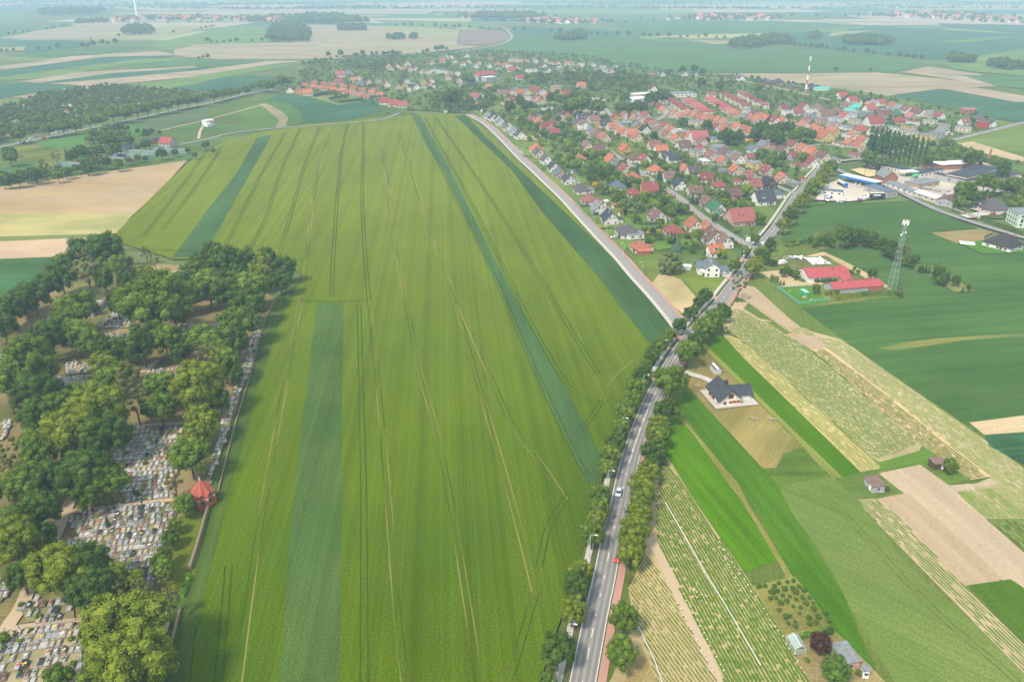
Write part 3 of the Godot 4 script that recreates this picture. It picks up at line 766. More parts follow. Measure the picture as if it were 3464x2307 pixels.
	at(1000, 0, 2.039)
	lane("far_road", "pale country road bending across the far green field", smooth(P("860,372 1100,362 1300,330 1420,302 1480,275 1490,250 1465,215 1430,190 1250,150")), 4.5, "asphalt_pale")
	at(0, 1300, 2.851)
	lane("cemetery_path", "pale sandy cemetery path leading to the chapel", smooth(P("600,1240 760,1225 1100,1190 1400,1150 1690,1115 1860,1090")), 1.1, "sand_track")
	lane("cemetery_path", "wide sandy cemetery path between the big trees", smooth(P("700,1090 640,1200 560,1400 480,1560 330,1850 200,2150 80,2330 -60,2600")), 1.9, "sand_track")
	lane("cemetery_path", "sandy cemetery path north of the dense plot", smooth(P("1230,420 1400,400 1600,390 1800,380")), 1.0, "sand_track")
	at(0, 1757, 2.851)
	lane("cemetery_path", "sandy cemetery path above the front plot", smooth(P("-40,1080 200,1050 450,1010 720,985 860,960")), 0.9, "sand_track")
	lane("cemetery_path", "narrow paved path along the lower cemetery wall", smooth(P("1560,850 1510,960 1470,1130 1400,1370 1330,1600")), 0.7, "pavement")
	at(0, 760, 2.355)
	lane("cemetery_path", "sandy cemetery path in the middle clearing", smooth(P("385,1200 480,1225 600,1215 740,1208")), 1.0, "sand_track")
	lane("cemetery_path", "sandy cemetery path under the central trees", smooth(P("1080,1180 1160,1170 1210,1130 1250,1080")), 1.3, "sand_track")

func offset(line: PackedVector2Array, d: float) -> PackedVector2Array:
	var r := PackedVector2Array()
	for i in line.size(): r.append(line[i] + norm_at(line, i) * d)
	return r

# ---------------------------------------------------------------- tree and small-thing models
func crown(sd: int, r: Vector3, cy: float, lobes: int, lobe: float, leaves: int, leaf: float, c1: Color, c2: Color, low := -0.55, core := true) -> ArrayMesh:
	var q := RandomNumberGenerator.new()
	q.seed = sd
	var b := MB.new()
	var o := Vector3(0, cy, 0)
	if core: b.ball(o, r * 0.62, 8, c1)
	for i in lobes:
		var y := lerpf(1.0, low, (i + 0.5) / lobes)
		var a := i * 2.39996 + q.randf_range(-0.5, 0.5)
		var h := sqrt(maxf(0.0, 1.0 - y * y))
		var d := Vector3(cos(a) * h, y, sin(a) * h)
		var rr := lobe * q.randf_range(0.7, 1.3)
		var p := o + d * (r - Vector3.ONE * rr * 0.55) * q.randf_range(0.68, 1.12)
		var tone := c1.lerp(c2, q.randf())
		b.ball(p, Vector3(rr, rr * 0.85, rr) * 0.74, 6, tone)
		for k in leaves:
			var e := Vector3(q.randfn(), q.randfn(), q.randfn()).normalized()
			if e.dot(d) < -0.25: e = -e
			var pos := p + e * rr * q.randf_range(0.72, 1.12) * Vector3(1, 0.85, 1)
			var nn := (e + Vector3(q.randf_range(-0.7, 0.7), q.randf_range(-0.4, 0.9), q.randf_range(-0.7, 0.7))).normalized()
			var s := nn.cross(Vector3(q.randfn(), q.randfn(), q.randfn())).normalized()
			var t := nn.cross(s)
			var z := leaf * q.randf_range(0.6, 1.25)
			var cc := tone * q.randf_range(0.68, 1.4)
			cc.a = 1
			b.quad(pos - s * z * 0.5, pos - t * z * 0.38, pos + s * z * 0.5, pos + t * z * 0.38, cc)
	return b.mesh()

func trunk(h: float, r: float, sd: int, limbs := 4) -> ArrayMesh:
	var q := RandomNumberGenerator.new()
	q.seed = sd
	var b := MB.new()
	var topp := Vector3(q.randf_range(-0.3, 0.3), h, q.randf_range(-0.3, 0.3))
	b.tube(Vector3(0, -0.6, 0), topp * 0.5, r, r * 0.75, 7)
	b.tube(topp * 0.5, topp, r * 0.75, r * 0.4, 6)
	for i in limbs:
		var a := TAU * i / limbs + q.randf()
		b.tube(topp * q.randf_range(0.45, 0.7), topp * 0.9 + Vector3(cos(a), 0.5, sin(a)) * h * 0.35, r * 0.4, r * 0.12, 5)
	return b.mesh()

func conifer(sd: int, h: float, r: float, c1: Color, c2: Color) -> ArrayMesh:
	var q := RandomNumberGenerator.new()
	q.seed = sd
	var b := MB.new()
	var tiers := 9
	for j in tiers:
		var f := float(j) / tiers
		var y := h * (0.1 + 0.86 * f)
		var rr := r * (1.0 - f) * q.randf_range(0.9, 1.1) + 0.15
		var n := 11
		for i in n:
			var a := TAU * i / n + q.randf_range(-0.2, 0.2) + j
			var e := Vector3(cos(a), 0, sin(a))
			var w := Vector3(-sin(a), 0, cos(a)) * rr * 0.32
			var tip := e * rr * q.randf_range(0.85, 1.15) + Vector3(0, y - rr * 0.25, 0)
			var root := Vector3(0, y + h * 0.09, 0)
			var mid := root.lerp(tip, 0.6)
			var c := c1.lerp(c2, q.randf())
			b.quad(root, mid - w, tip, mid + w, c)
		b.tube(Vector3(0, y - rr * 0.1, 0), Vector3(0, y + h * 0.16, 0), rr * 0.62, 0.0, 7, c1)
	return b.mesh()

func poplar(sd: int, c1: Color, c2: Color) -> ArrayMesh:
	return crown(sd, Vector3(2.3, 12.5, 2.3), 15.5, 46, 1.25, 20, 0.75, c1, c2, -0.95)

func make_models() -> void:
	# crown families: 10 m wide broadleaf crowns centred 6.6 m up; "L" 16 m crowns of old trees
	var pal := {"g": [Color(0.058, 0.1, 0.014), Color(0.125, 0.178, 0.026)], "y": [Color(0.078, 0.112, 0.012), Color(0.158, 0.192, 0.025)], "d": [Color(0.036, 0.07, 0.014), Color(0.072, 0.12, 0.022)], "b": [Color(0.09, 0.09, 0.03), Color(0.13, 0.125, 0.045)], "p": [Color(0.04, 0.02, 0.018), Color(0.075, 0.04, 0.03)], "w": [Color(0.09, 0.13, 0.045), Color(0.14, 0.18, 0.06)], "a": [Color(0.3, 0.22, 0.02), Color(0.42, 0.32, 0.03)], "h": [Color(0.06, 0.11, 0.02), Color(0.1, 0.16, 0.03)]}
	for k in pal:
		for i in 3:
			MESH["crown_%s%d" % [k, i]] = crown(hash(k) + i, Vector3(5.0, 4.3, 5.0), 6.4, 36, 1.55, 52, 0.46, pal[k][0], pal[k][1])
		if k in "gyd":
			for i in 3:
				MESH["old_%s%d" % [k, i]] = crown(hash(k) + 40 + i, Vector3(8.0, 7.0, 8.0), 11.0, 84, 1.9, 80, 0.5, pal[k][0], pal[k][1])
			MESH["scatter_" + k] = crown(hash(k) + 90, Vector3(5.0, 4.2, 5.0), 6.2, 17, 2.2, 16, 1.0, pal[k][0], pal[k][1], -0.6)
	MESH["sparse"] = crown(777, Vector3(4.0, 5.0, 4.0), 8.0, 16, 1.1, 18, 0.5, pal.b[0], pal.b[1], -0.6, false)
	MESH["willow"] = crown(778, Vector3(5, 5, 5), 4.6, 44, 1.4, 30, 0.7, pal.w[0], pal.w[1], -0.9)
	for i in 3: MESH["spruce%d" % i] = conifer(50 + i, 10.0, 2.4, Color(0.02, 0.055, 0.028), Color(0.045, 0.095, 0.045))
	MESH["blue_spruce"] = conifer(60, 10.0, 3.2, Color(0.06, 0.12, 0.09), Color(0.11, 0.18, 0.14))
	for i in 3: MESH["poplar%d" % i] = poplar(70 + i, Color(0.035, 0.085, 0.03), Color(0.075, 0.14, 0.045))
	for i in 3: MESH["trunk%d" % i] = trunk(6.0, 0.3, i)
	MESH["old_trunk"] = trunk(11.0, 0.55, 5, 5)
	MESH["shrub"] = crown(91, Vector3(1.6, 1.3, 1.6), 1.1, 12, 0.7, 18, 0.4, pal.g[0], pal.g[1], -0.4)
	car_models()

const KINDS := {"g": "green", "y": "yellow-green", "d": "dark green", "b": "brownish", "p": "purple-leaved", "w": "pale green", "a": "golden", "h": "light green"}

func tree(x: float, y: float, dpx: float, k: String, place: String, group: String, called := "tree", old := false) -> Node3D:
	# x, y: middle of the crown on the picture; dpx: its width there
	var d := dpx / sc * depth(x, y) / FOCAL
	var base := 16.0 if old else 10.0
	var mid := 11.0 if old else 6.4
	var s := d / base
	var tall := clampf(1.15 - 0.06 * (s - 1.0), 0.75, 1.25)
	if k == "c" or k == "C": s = d / (6.4 if k == "C" else 4.8); mid = 4.5; tall = 1.0
	if k == "P": s = d / 9.6; mid = 15.5; tall = 1.25 + 0.25 * rng.randf()
	if k == "t": s = d / 10.0; mid = 6.6; tall = 1.7
	d = d * 0.96
	var pos := g3(x, y, mid * s * tall)
	pos.y = 0
	return plant(pos, s, tall, k, place, group, called, old)

func plant(pos: Vector3, s: float, tall: float, k: String, place: String, group: String, called := "tree", old := false) -> Node3D:
	var i := rng.randi() % 3
	var o := top(called, pos, rng.randf() * TAU)
	var m: Mesh
	var tr := "trunk%d" % i
	var look: String
	match k:
		"c": m = MESH["spruce%d" % i]; look = "dark spiky conifer"
		"C": m = MESH["blue_spruce"]; look = "blue-grey spruce"
		"P": m = MESH["poplar%d" % i]; look = "tall slim poplar"
		"b": m = MESH["sparse"]; look = "thin brownish tree"
		"W": m = MESH["willow"]; look = "wide pale green willow bush"
		"s": m = MESH["crown_g%d" % i]; look = "round green shrub"
		"t": m = MESH["crown_d%d" % i]; look = "tall narrow dark tree"
		_:
			m = MESH[("old_" if old else "crown_") + k + str(i)] if MESH.has(("old_" if old else "crown_") + k + str(i)) else MESH["crown_" + k + str(i)]
			look = ("broad " if s > 1.1 else "mid-sized " if s > 0.7 else "small ") + KINDS[k] + " tree"
	if place == "in the cemetery": s *= 1.1
	if place == "in the allotment avenue": s *= 1.25
	if called == "lime_tree" and place.begins_with("left"): s *= 1.28
	if old: tr = "old_trunk"
	var jx := rng.randf_range(0.86, 1.16)
	var a := part("crown", m, MT.leaf, o)
	a.scale = Vector3(s * jx, s * tall, s / jx)
	var t := part("trunk", MESH[tr], MT.trunk, o)
	t.scale = Vector3(s, s * tall, s)
	tag(o, look + " " + place, called.replace("_", " "), group)
	taken.append([Vector2(pos.x, pos.z), s * (5.0 if old else 3.0)])
	return o

func car_models() -> void:
	var b := MB.new()
	# body with bonnet and boot, front towards -z
	var prof := [[-2.1, 0.35], [-2.12, 0.7], [-1.2, 0.88], [1.6, 0.92], [2.1, 0.85], [2.12, 0.35]]
	for i in prof.size() - 1:
		b.quad(Vector3(-0.86, prof[i][1], prof[i][0]), Vector3(-0.86, prof[i + 1][1], prof[i + 1][0]), Vector3(0.86, prof[i + 1][1], prof[i + 1][0]), Vector3(0.86, prof[i][1], prof[i][0]))
	for s in [-0.86, 0.86]:
		for i in range(1, prof.size() - 1):
			b.quad(Vector3(s, 0.35, prof[i][0]), Vector3(s, prof[i][1], prof[i][0]), Vector3(s, prof[i + 1][1], prof[i + 1][0]), Vector3(s, 0.35, prof[i + 1][0]))
	b.box(Vector3(0, 0.25, 0), Vector3(1.7, 0.12, 4.2))
	MESH["car_body"] = b.mesh()
	b = MB.new()
	var lo := [Vector3(-0.8, 0.9, -1.15), Vector3(0.8, 0.9, -1.15), Vector3(0.8, 0.92, 1.9), Vector3(-0.8, 0.92, 1.9)]
	var hi := [Vector3(-0.62, 1.42, -0.35), Vector3(0.62, 1.42, -0.35), Vector3(0.62, 1.42, 1.35), Vector3(-0.62, 1.42, 1.35)]
	for i in 4: b.quad(lo[i], lo[(i + 1) % 4], hi[(i + 1) % 4], hi[i])
	MESH["car_glass"] = b.mesh()
	b = MB.new()
	b.box(Vector3(0, 1.4, 0.5), Vector3(1.3, 0.06, 1.75))
	MESH["car_roof"] = b.mesh()
	b = MB.new()
	b.tube(Vector3(-0.1, 0, 0), Vector3(0.1, 0, 0), 0.32, 0.32, 10)
	b.tube(Vector3(0.1, 0, 0), Vector3(-0.1, 0, 0), 0.32, 0.32, 10)
	MESH["wheel"] = b.mesh()

func car(pos: Vector3, ang: float, col: Color, word: String, place: String, group := "parked cars") -> Node3D:
	var k := "paint_" + word
	if not MT.has(k):
		var m := mat(k, col, 0.35)
		m.clearcoat_enabled = true
		m.metallic_specular = 0.5
	pos.y = layer + 0.02
	var o := top("car", pos, ang)
	part("body", MESH.car_body, MT[k], o)
	part("windows", MESH.car_glass, MT.glass, o)
	part("roof", MESH.car_roof, MT[k], o)
	for s in [[-0.8, -1.3], [0.8, -1.3], [-0.8, 1.3], [0.8, 1.3]]: part("wheel", MESH.wheel, MT.rubber, o, Vector3(s[0], 0.32, s[1]))
	for s in [-0.6, 0.6]:
		part("headlight", box_mesh(Vector3(0.3, 0.12, 0.05)), MT.frame, o, Vector3(s, 0.6, -2.13))
	tag(o, word + " car " + place, "car", group)
	taken.append([Vector2(pos.x, pos.z), 2.5])
	return o

# ---------------------------------------------------------------- houses
func wall_mesh(w: float, l: float, e: float, rise: float) -> ArrayMesh:
	var k := "wall %.1f %.1f %.1f %.1f" % [w, l, e, rise]
	if MESH.has(k): return MESH[k]
	var b := MB.new()
	b.box(Vector3(0, -0.6, 0), Vector3(w, e + 0.6, l))
	if rise > 0.0:
		for s in [-1.0, 1.0]:
			var z: float = s * l * 0.5
			b.tri(Vector3(-w / 2, e, z), Vector3(w / 2, e, z), Vector3(0, e + rise, z))
	MESH[k] = b.mesh()
	return MESH[k]

func slab(b: MB, p: Array, t: float) -> void:
	# a roof face given thickness downwards
	var n := p.size()
	var q := []
	for a in p: q.append(a - Vector3(0, t, 0))
	for i in range(1, n - 1):
		b.tri(p[0], p[i], p[i + 1]); b.tri(q[0], q[i + 1], q[i])
	for i in n:
		b.quad(p[i], q[i], q[(i + 1) % n], p[(i + 1) % n])

func roof_mesh(kind: String, w: float, l: float, e: float, rise: float, over := 0.5) -> ArrayMesh:
	var k := "roof %s %.1f %.1f %.1f %.1f" % [kind, w, l, e, rise]
	if MESH.has(k): return MESH[k]
	var b := MB.new()
	var drop := over * rise / (w * 0.5)
	var t := 0.22
	var u := 0.16
	if kind == "gable":
		for s in [-1.0, 1.0]:
			slab(b, [Vector3(0, e + rise + u, -l / 2 - over), Vector3(s * (w / 2 + over), e - drop + u, -l / 2 - over), Vector3(s * (w / 2 + over), e - drop + u, l / 2 + over), Vector3(0, e + rise + u, l / 2 + over)], t)
		b.box(Vector3(0, e + rise + u - 0.05, 0), Vector3(0.35, 0.14, l + over * 2))
	elif kind == "hip":
		var r := maxf(0.0, l - w) / 2
		var x := w / 2 + over
		var z := l / 2 + over
		var y0 := e - drop + u
		var y1 := e + rise + u
		for s in [-1.0, 1.0]:
			slab(b, [Vector3(0, y1, -r), Vector3(s * x, y0, -z), Vector3(s * x, y0, z), Vector3(0, y1, r)], t)
			slab(b, [Vector3(0, y1, s * r), Vector3(-x, y0, s * z), Vector3(x, y0, s * z)], t)
	else:
		b.box(Vector3(0, e, 0), Vector3(w + 0.4, 0.3, l + 0.4))
		b.box(Vector3(w * 0.2, e + 0.3, l * 0.15), Vector3(w * 0.25, 0.35, l * 0.2))
	MESH[k] = b.mesh()
	return MESH[k]

func window(o: Node3D, pos: Vector3, out: Vector3, w: float, h: float, near: bool) -> void:
	# pos: middle of the opening on the wall; out: outward normal
	var ang := atan2(out.x, out.z)
	var f := part("window", box_mesh(Vector3(w + 0.24, h + 0.24, 0.1)) if near else box_mesh(Vector3(w, h, 0.1)), MT.frame if near else MT.glass, o, pos - Vector3(0, h * 0.5 + (0.12 if near else 0.0), 0), ang)
	if near: part("pane", box_mesh(Vector3(w, h, 0.1)), MT.glass, f, Vector3(0, 0.12, 0.03))

const RW := {"o": "orange", "r": "red", "m": "maroon", "b": "brown", "d": "dark grey", "g": "grey", "k": "black", "t": "turquoise", "n": "green", "p": "pink", "w": "white", "R": "bright red", "l": "slate blue"}
const WW := {"w": "white", "c": "cream", "y": "yellow", "p": "pink", "g": "grey", "o": "orange", "b": "brick", "k": "black", "t": "tan", "r": "red", "n": "mint green"}

func house(c: Vector2, ang: float, roof: String, wall: String, type: String, size := 1.0, called := "house", label := "", group := "houses of the village") -> Node3D:
	var far := -c.y
	var near := far < 700.0
	var o := top(called, Vector3(c.x, 0, c.y), ang)
	var w := 9.4 * size
	var l := 11.4 * size
	var e := 3.7
	var rise := w * 0.5
	var kind := "gable"
	var look := "gabled"
	match type:
		"H": w = 11.0 * size; l = 12.6 * size; e = 3.2; rise = w * 0.4; kind = "hip"; look = "hip-roofed"
		"F": w = 9.6 * size; l = 10.6 * size; e = 6.3; rise = 0.0; kind = "flat"; look = "two-storey flat-roofed"
		"L": w = 7.0 * size; l = 11.0 * size; e = 3.0; rise = 0.0; kind = "flat"; look = "low flat-roofed"
		"B": w = 10.0 * size; l = 21.0 * size; e = 3.0; rise = 3.0; kind = "hip"; look = "long low hip-roofed"
		"D": w = 9.0 * size; l = 12.0 * size; e = 5.6; rise = 3.0; look = "two-storey gabled"
	var wm: Material = MT["wall_" + wall]
	var rm: Material = MT["roof_" + roof]
	var pick := rng.randi() % 3
	if pick in [1, 2]: rm = MT["roof_%s%d" % [roof, pick]]
	if rng.randf() < 0.4: wm = MT["wall_" + wall + "1"]
	part("wall", wall_mesh(w, l, e, rise if kind == "gable" else 0.0), wm, o)
	var rf := part("roof", roof_mesh(kind, w, l, e, rise), rm, o)
	if kind != "flat":
		var cz := l * rng.randf_range(-0.3, 0.3)
		var cx := w * 0.1 * (1 if rng.randf() < 0.5 else -1)
		part("chimney", box_mesh(Vector3(0.8, 1.9, 0.7)), MT.wall_b if rng.randf() < 0.6 else MT.wall_g, rf, Vector3(cx, e + rise * 0.8 - 0.6, cz))
	if far < 1000.0 and kind != "flat" and size > 0.75:
		if rng.randf() < 0.45:
			var an := part("annex_wall", box_mesh(Vector3(4.2, 2.7, 6.0)), wm, o, Vector3(w * 0.5 + 2.0, 0, l * rng.randf_range(-0.2, 0.2)))
			var ar := part("annex_roof", box_mesh(Vector3(4.9, 0.2, 6.6)), rm if rng.randf() < 0.6 else MT.roof_g, an, Vector3(0.1, 2.85, 0))
			ar.rotation.z = -0.12
		if kind == "gable" and rng.randf() < 0.4:
			var dm := part("dormer_wall", box_mesh(Vector3(2.6, 1.7, 2.2)), wm, o, Vector3(-w * 0.3, e + rise * 0.25, -l * 0.12))
			var dr := part("dormer_roof", box_mesh(Vector3(3.0, 0.18, 2.7)), rm, dm, Vector3(0, 1.72, 0))
			dr.rotation.z = 0.12
			part("dormer_window", box_mesh(Vector3(0.1, 0.9, 1.4)), MT.glass, dm, Vector3(-1.3, 0.5, 0))
	# windows: gable ends then long sides
	var floors := 2 if e > 5 else 1
	for f in floors:
		var y := 1.5 + f * 2.9
		for s in [-1.0, 1.0]:
			if s < 0 and not near: continue
			for x in [-0.27, 0.27]: window(o, Vector3(x * w, y, s * l * 0.5), Vector3(0, 0, s), 1.3, 1.3, near)
	if kind == "gable" and e < 5:
		for x in ([-0.14, 0.14] if near else [0.0]): window(o, Vector3(x * w, e + 1.2, l * 0.5), Vector3(0, 0, 1), 1.0, 1.3, near)
	for f in floors:
		var y := 1.5 + f * 2.9
		for z in ([-0.3, 0.05, 0.33] if near else [-0.25, 0.25]):
			window(o, Vector3(-w * 0.5, y, z * l), Vector3(-1, 0, 0), 1.3, 1.3, near)
	if near:
		for z in [-0.28, 0.28]: window(o, Vector3(w * 0.5, 1.5, z * l), Vector3(1, 0, 0), 1.3, 1.3, near)
		part("door", box_mesh(Vector3(1.1, 2.1, 0.1)), MT.timber, o, Vector3(-w * 0.5 - 0.03, 0.1, 0.19 * l), PI / 2)
		if kind != "flat":
			# roof windows and a little porch roof
			var ry := e + rise * 0.45
			for z in [-0.16, 0.02]:
				var sk := part("skylight", box_mesh(Vector3(0.8, 0.1, 1.2)), MT.glass, rf, Vector3(-w * 0.275, ry + 0.16, z * l), 0.0)
				sk.rotation = Vector3(0, 0, atan2(rise, w * 0.5))
			var pr := part("porch", box_mesh(Vector3(1.6, 0.15, 2.4)), rm, o, Vector3(-w * 0.5 - 0.8, 2.5, 0.19 * l))
			part("porch_post", box_mesh(Vector3(0.15, 2.5, 0.15)), MT.white, pr, Vector3(-0.65, -2.5, 1.0))
	if label == "": label = "%s %s house with %s roof" % [WW[wall], look, RW[roof]]
	tag(o, label, called.replace("_", " "), group)
	taken.append([c, maxf(w, l) * 0.62, 1])
	return o

func gang(x0: float, y0: float, x1: float, y1: float) -> float:
	# turn that lays the local z axis along the ground line between two picture points
	var d := g(x1, y1) - g(x0, y0)
	return atan2(d.x, d.y)

func houses(s: String, base: float, place := "") -> void:
	for w in s.split(" ", false):
		var a := w.split(",")
		var x := float(a[0])
		var y := float(a[1])
		var type: String = a[4] if a.size() > 4 else "G"
		var size := float(a[5]) if a.size() > 5 else rng.randf_range(0.92, 1.06)
		var c := g(x, y, 3.6)
		var ang := base + rng.randf_range(-0.06, 0.06)
		var t := type
		if type == "X": t = "G"; ang += PI / 2
		if type == "Y": t = "D"; ang += PI / 2
		if type == "B": ang += PI / 2
		if c.y < -750.0: size *= 1.1
		house(c, ang, a[2], a[3], t, size)

func make_houses() -> void:
	var base := gang(0, 0, 1, 1)
	at(0, 0, 0.67956)
	var B := gang(1085, 265, 1585, 745)
	at(1950, 560, 3.925)
	houses("70,300,d,w,H 170,440,m,w,H 300,560,g,w,G 440,690,d,w,G 680,860,d,w,H,1.15 845,1060,o,c,H,0.85 550,260,l,c,H 760,150,o,w,H,1.1 640,50,m,c,G 960,310,m,y,X,1.15 770,350,m,c,H,0.85 1075,670,b,w,G 1300,850,m,c,H 1560,785,o,c,G 1740,810,o,c,G,0.7 1810,950,b,w,G,1.2 1960,1000,b,w,G,0.95 1840,1125,o,w,X,0.8 2170,700,r,p,X,1.55 1860,560,n,w,G 1915,630,n,w,G,0.6 1750,490,b,g,G 1570,345,b,c,X 1365,250,d,w,G 1230,145,b,w,X 1050,45,o,w,H 1430,35,o,c,H 1560,80,k,c,X 1710,165,m,w,X 1900,250,m,w,H,0.9 2080,375,b,o,X 2121,60,o,c,G 2320,140,m,c,G 2130,180,r,c,L 2320,240,m,w,X,0.9", B)
	at(2200, 400, 3.925)
	houses("50,360,m,c,X 140,420,o,w,X 210,500,d,w,X 310,535,d,w,X 440,370,b,w,X 600,460,g,c,F,0.8 665,420,m,c,G,0.9 810,500,m,c,G 720,545,w,c,L,1.1 910,405,g,g,F,1.25 1010,460,b,g,G 1130,445,g,g,L 1370,412,l,w,G,0.8 1510,365,g,p,G 1605,352,g,p,G 1760,430,b,c,G 1900,360,m,w,G,0.9 2030,405,o,w,G 2160,455,o,p,G 2300,510,b,c,G 1925,500,m,g,X,0.9 2140,590,m,w,G 1985,608,r,c,L,1.3 1170,540,b,w,G 1320,515,m,c,X,0.7 965,565,o,c,G 845,605,g,g,L,0.7 1385,620,g,y,F,1.1 1560,695,m,c,G 1755,795,o,c,G 2025,785,r,c,L,0.7 1905,830,g,g,L 1570,860,k,k,G 1375,885,m,w,X 1500,1070,d,w,X,1.35 1650,975,l,w,L,1.5 980,670,g,g,L,0.8", B)
	houses("70,75,r,c,G,0.9 190,105,r,c,G,0.9 290,155,o,w,G,0.9 390,145,w,c,L 100,185,b,c,G 220,225,m,c,G,0.9 345,275,o,c,G,0.9 465,205,g,o,F,1.1 640,255,R,w,X,1.4 545,235,o,w,G,0.9 690,310,m,c,G,0.9 840,255,l,w,L,1.2 590,65,g,c,F 880,130,m,w,G 990,62,o,c,G 900,32,o,c,G 1000,150,o,c,G 1090,90,g,t,F 1160,115,o,w,G,0.9 1260,150,o,c,G,0.9 1345,180,o,c,G,0.9 650,40,r,w,G,0.8 1430,30,o,c,G 1530,20,o,k,G 1680,25,r,w,G 1765,42,o,w,G 2040,95,o,c,G 1905,65,o,c,G,0.7 2190,112,o,c,G,0.7 2300,245,o,y,G,1.5 2250,190,o,y,G,1.3", B)
	at(1700, 380, 3.925)
	houses("450,475,o,w,H,1.0 485,540,d,c,G 580,625,d,w,G 680,725,d,w,G 760,805,l,p,G 875,885,d,w,G 400,100,r,c,G 490,130,o,y,G 475,55,d,g,G 665,130,b,c,H 585,195,m,p,X,1.1 650,220,m,p,H,1.0 690,275,m,g,X,0.9 770,65,d,c,G 870,75,m,c,G 1060,72,d,w,X 1130,85,k,p,G,0.8 1210,95,b,c,X 990,145,d,y,G 1075,175,b,w,D,1.1 1180,240,l,w,G 1250,275,b,p,G 1350,335,o,c,G 1310,150,o,y,G 1360,160,d,c,X 1460,195,o,c,X 1575,265,o,w,X 1705,280,o,c,X 1785,330,o,c,G 1120,445,b,c,G 1278,500,b,y,X,0.9 1025,605,o,c,H,0.95 1450,645,o,g,G,1.35 1630,490,o,o,G,1.05 1745,600,b,w,H,0.95 1885,625,m,w,G 1620,40,r,c,G,0.9 1770,30,b,c,G 1750,80,o,c,G,0.9 1840,95,g,c,G,0.9 1900,40,r,p,G,0.9 1640,125,g,g,H,0.8 1500,60,r,o,G,0.8 1795,180,l,o,G 1890,232,k,w,G 1945,130,r,w,G,0.9", B)
	at(1500, 180, 3.925)
	houses("600,830,g,w,G 660,855,d,w,G 725,865,d,w,G 760,915,g,w,G 845,955,d,w,G 845,985,d,w,G,0.8 940,1040,g,w,G 1010,1085,d,w,G 450,680,o,w,G,0.6 415,575,r,c,X 505,560,l,c,G,0.8 690,525,g,c,X 800,530,b,y,X 900,515,m,c,G 970,490,l,w,G 1010,525,o,c,X 1110,525,g,c,G 1200,490,r,y,X 1285,515,m,w,G 1330,520,g,w,G,0.9 930,625,m,c,X,1.1 1110,590,l,w,F 1245,605,r,c,G,1.1 1370,580,o,c,G 1300,640,r,c,G,0.9 1830,430,o,c,X 1645,800,m,p,X 600,435,o,c,H 1010,325,r,c,X", B)
	houses("100,52,d,w 150,105,r,c 330,115,o,c 260,145,b,w 430,170,g,w 480,130,o,c 610,170,g,w 720,140,r,c 830,160,o,c,X 870,168,g,w,F 900,222,r,c,X 980,200,r,c,G 720,205,d,w 1140,230,g,w,F 1210,225,r,w 1330,172,b,w 1300,262,g,c,F,0.8 1390,227,d,w 1545,202,w,g,F 1565,245,b,p 1715,238,b,w 900,88,g,c,F 985,92,r,c,F 1110,108,g,y,F 1075,102,p,p,F 1220,102,g,w 1350,95,b,c 1430,132,r,c,F 1520,132,r,c 1640,142,o,c 1700,135,g,g,F 1830,150,g,w,F 1770,172,g,t,F 1990,152,g,w 2120,182,g,c,F 2040,217,g,g,F 2140,232,g,w,F 2230,245,b,w 2280,268,r,c,H 2290,190,g,w 310,32,b,w 620,58,m,p 40,50,g,w 60,325,o,c 210,368,m,w 240,410,g,w,L 345,390,g,w,F,0.7 410,385,g,g,F,0.8 190,268,g,w,F,0.8 90,265,g,t,F 30,250,g,w,F", B)
	at(950, 180, 3.925)
	for s in [["440,395 570,405 690,420 830,440 955,460 1075,485 1200,515 1310,545", "back"], ["315,425 420,443 515,455 600,465 690,478 780,493 870,512 955,532 1040,552 1130,572", "front"]]:
		for w in (s[0] as String).split(" "):
			var a := w.split_floats(",")
			house(g(a[0], a[1], 4.0), B + PI / 2 + 0.1, "o", "c", "G", 0.78, "terraced_house", "cream orange-roofed house in the %s terrace row" % s[1], "terrace houses in two rows")
	houses("240,505,o,o,G,1.2 355,525,o,c,X,1.1 120,490,d,w,G 1375,642,r,w,X,1.1 1490,672,r,c,X,1.1 1612,685,r,c,X,1.0 790,285,r,w,X,1.3 910,270,g,g,G,1.3 1050,402,g,g,F 770,372,m,p,X 960,352,o,c,X,0.8 1030,335,o,c,G 1170,382,r,c,G 1295,367,g,g,F 1410,415,r,w,G,1.1 1240,452,m,c,L,1.5 1560,452,o,c,G 1640,432,b,y,G 1700,480,g,w,F,0.6 1800,448,b,w,G 1890,382,g,y,G,1.1 1680,372,g,w,F,0.8 1760,388,g,g,L 2000,362,r,w,G,0.8 1980,412,r,w,G,0.6 1900,432,g,w,L 2020,432,r,w,G,0.6 1680,148,r,w,G,1.2 1430,172,r,c,G 1460,212,o,w,G 1550,182,r,w,G 1620,212,o,y,G 1720,217,o,c,G 1790,212,r,w,G 1870,252,o,c,G 1940,252,o,c,G 2020,237,g,w,F 2090,237,g,w,F 2150,240,g,w,F,0.9 2010,132,o,c,G 2140,97,o,c,X", B)
	at(2050, 220, 3.925)
	var RB := "bright red-roofed bungalow in the %s row"
	for w in "1095,465 1150,497 1208,530 1265,570 1330,608".split(" "):
		var a := w.split_floats(",")
		house(g(a[0], a[1], 3.0), gang(a[0], a[1], a[0] + 150, a[1] + 4), "R", "c", "B", 0.82, "bungalow", RB % "left", "red bungalow rows")
	for w in "1380,447 1445,482 1510,512 1590,550 1625,590".split(" "):
		var a := w.split_floats(",")
		house(g(a[0], a[1], 3.0), gang(a[0], a[1], a[0] + 150, a[1] + 4), "R", "c", "B", 0.78, "bungalow", RB % "right", "red bungalow rows")
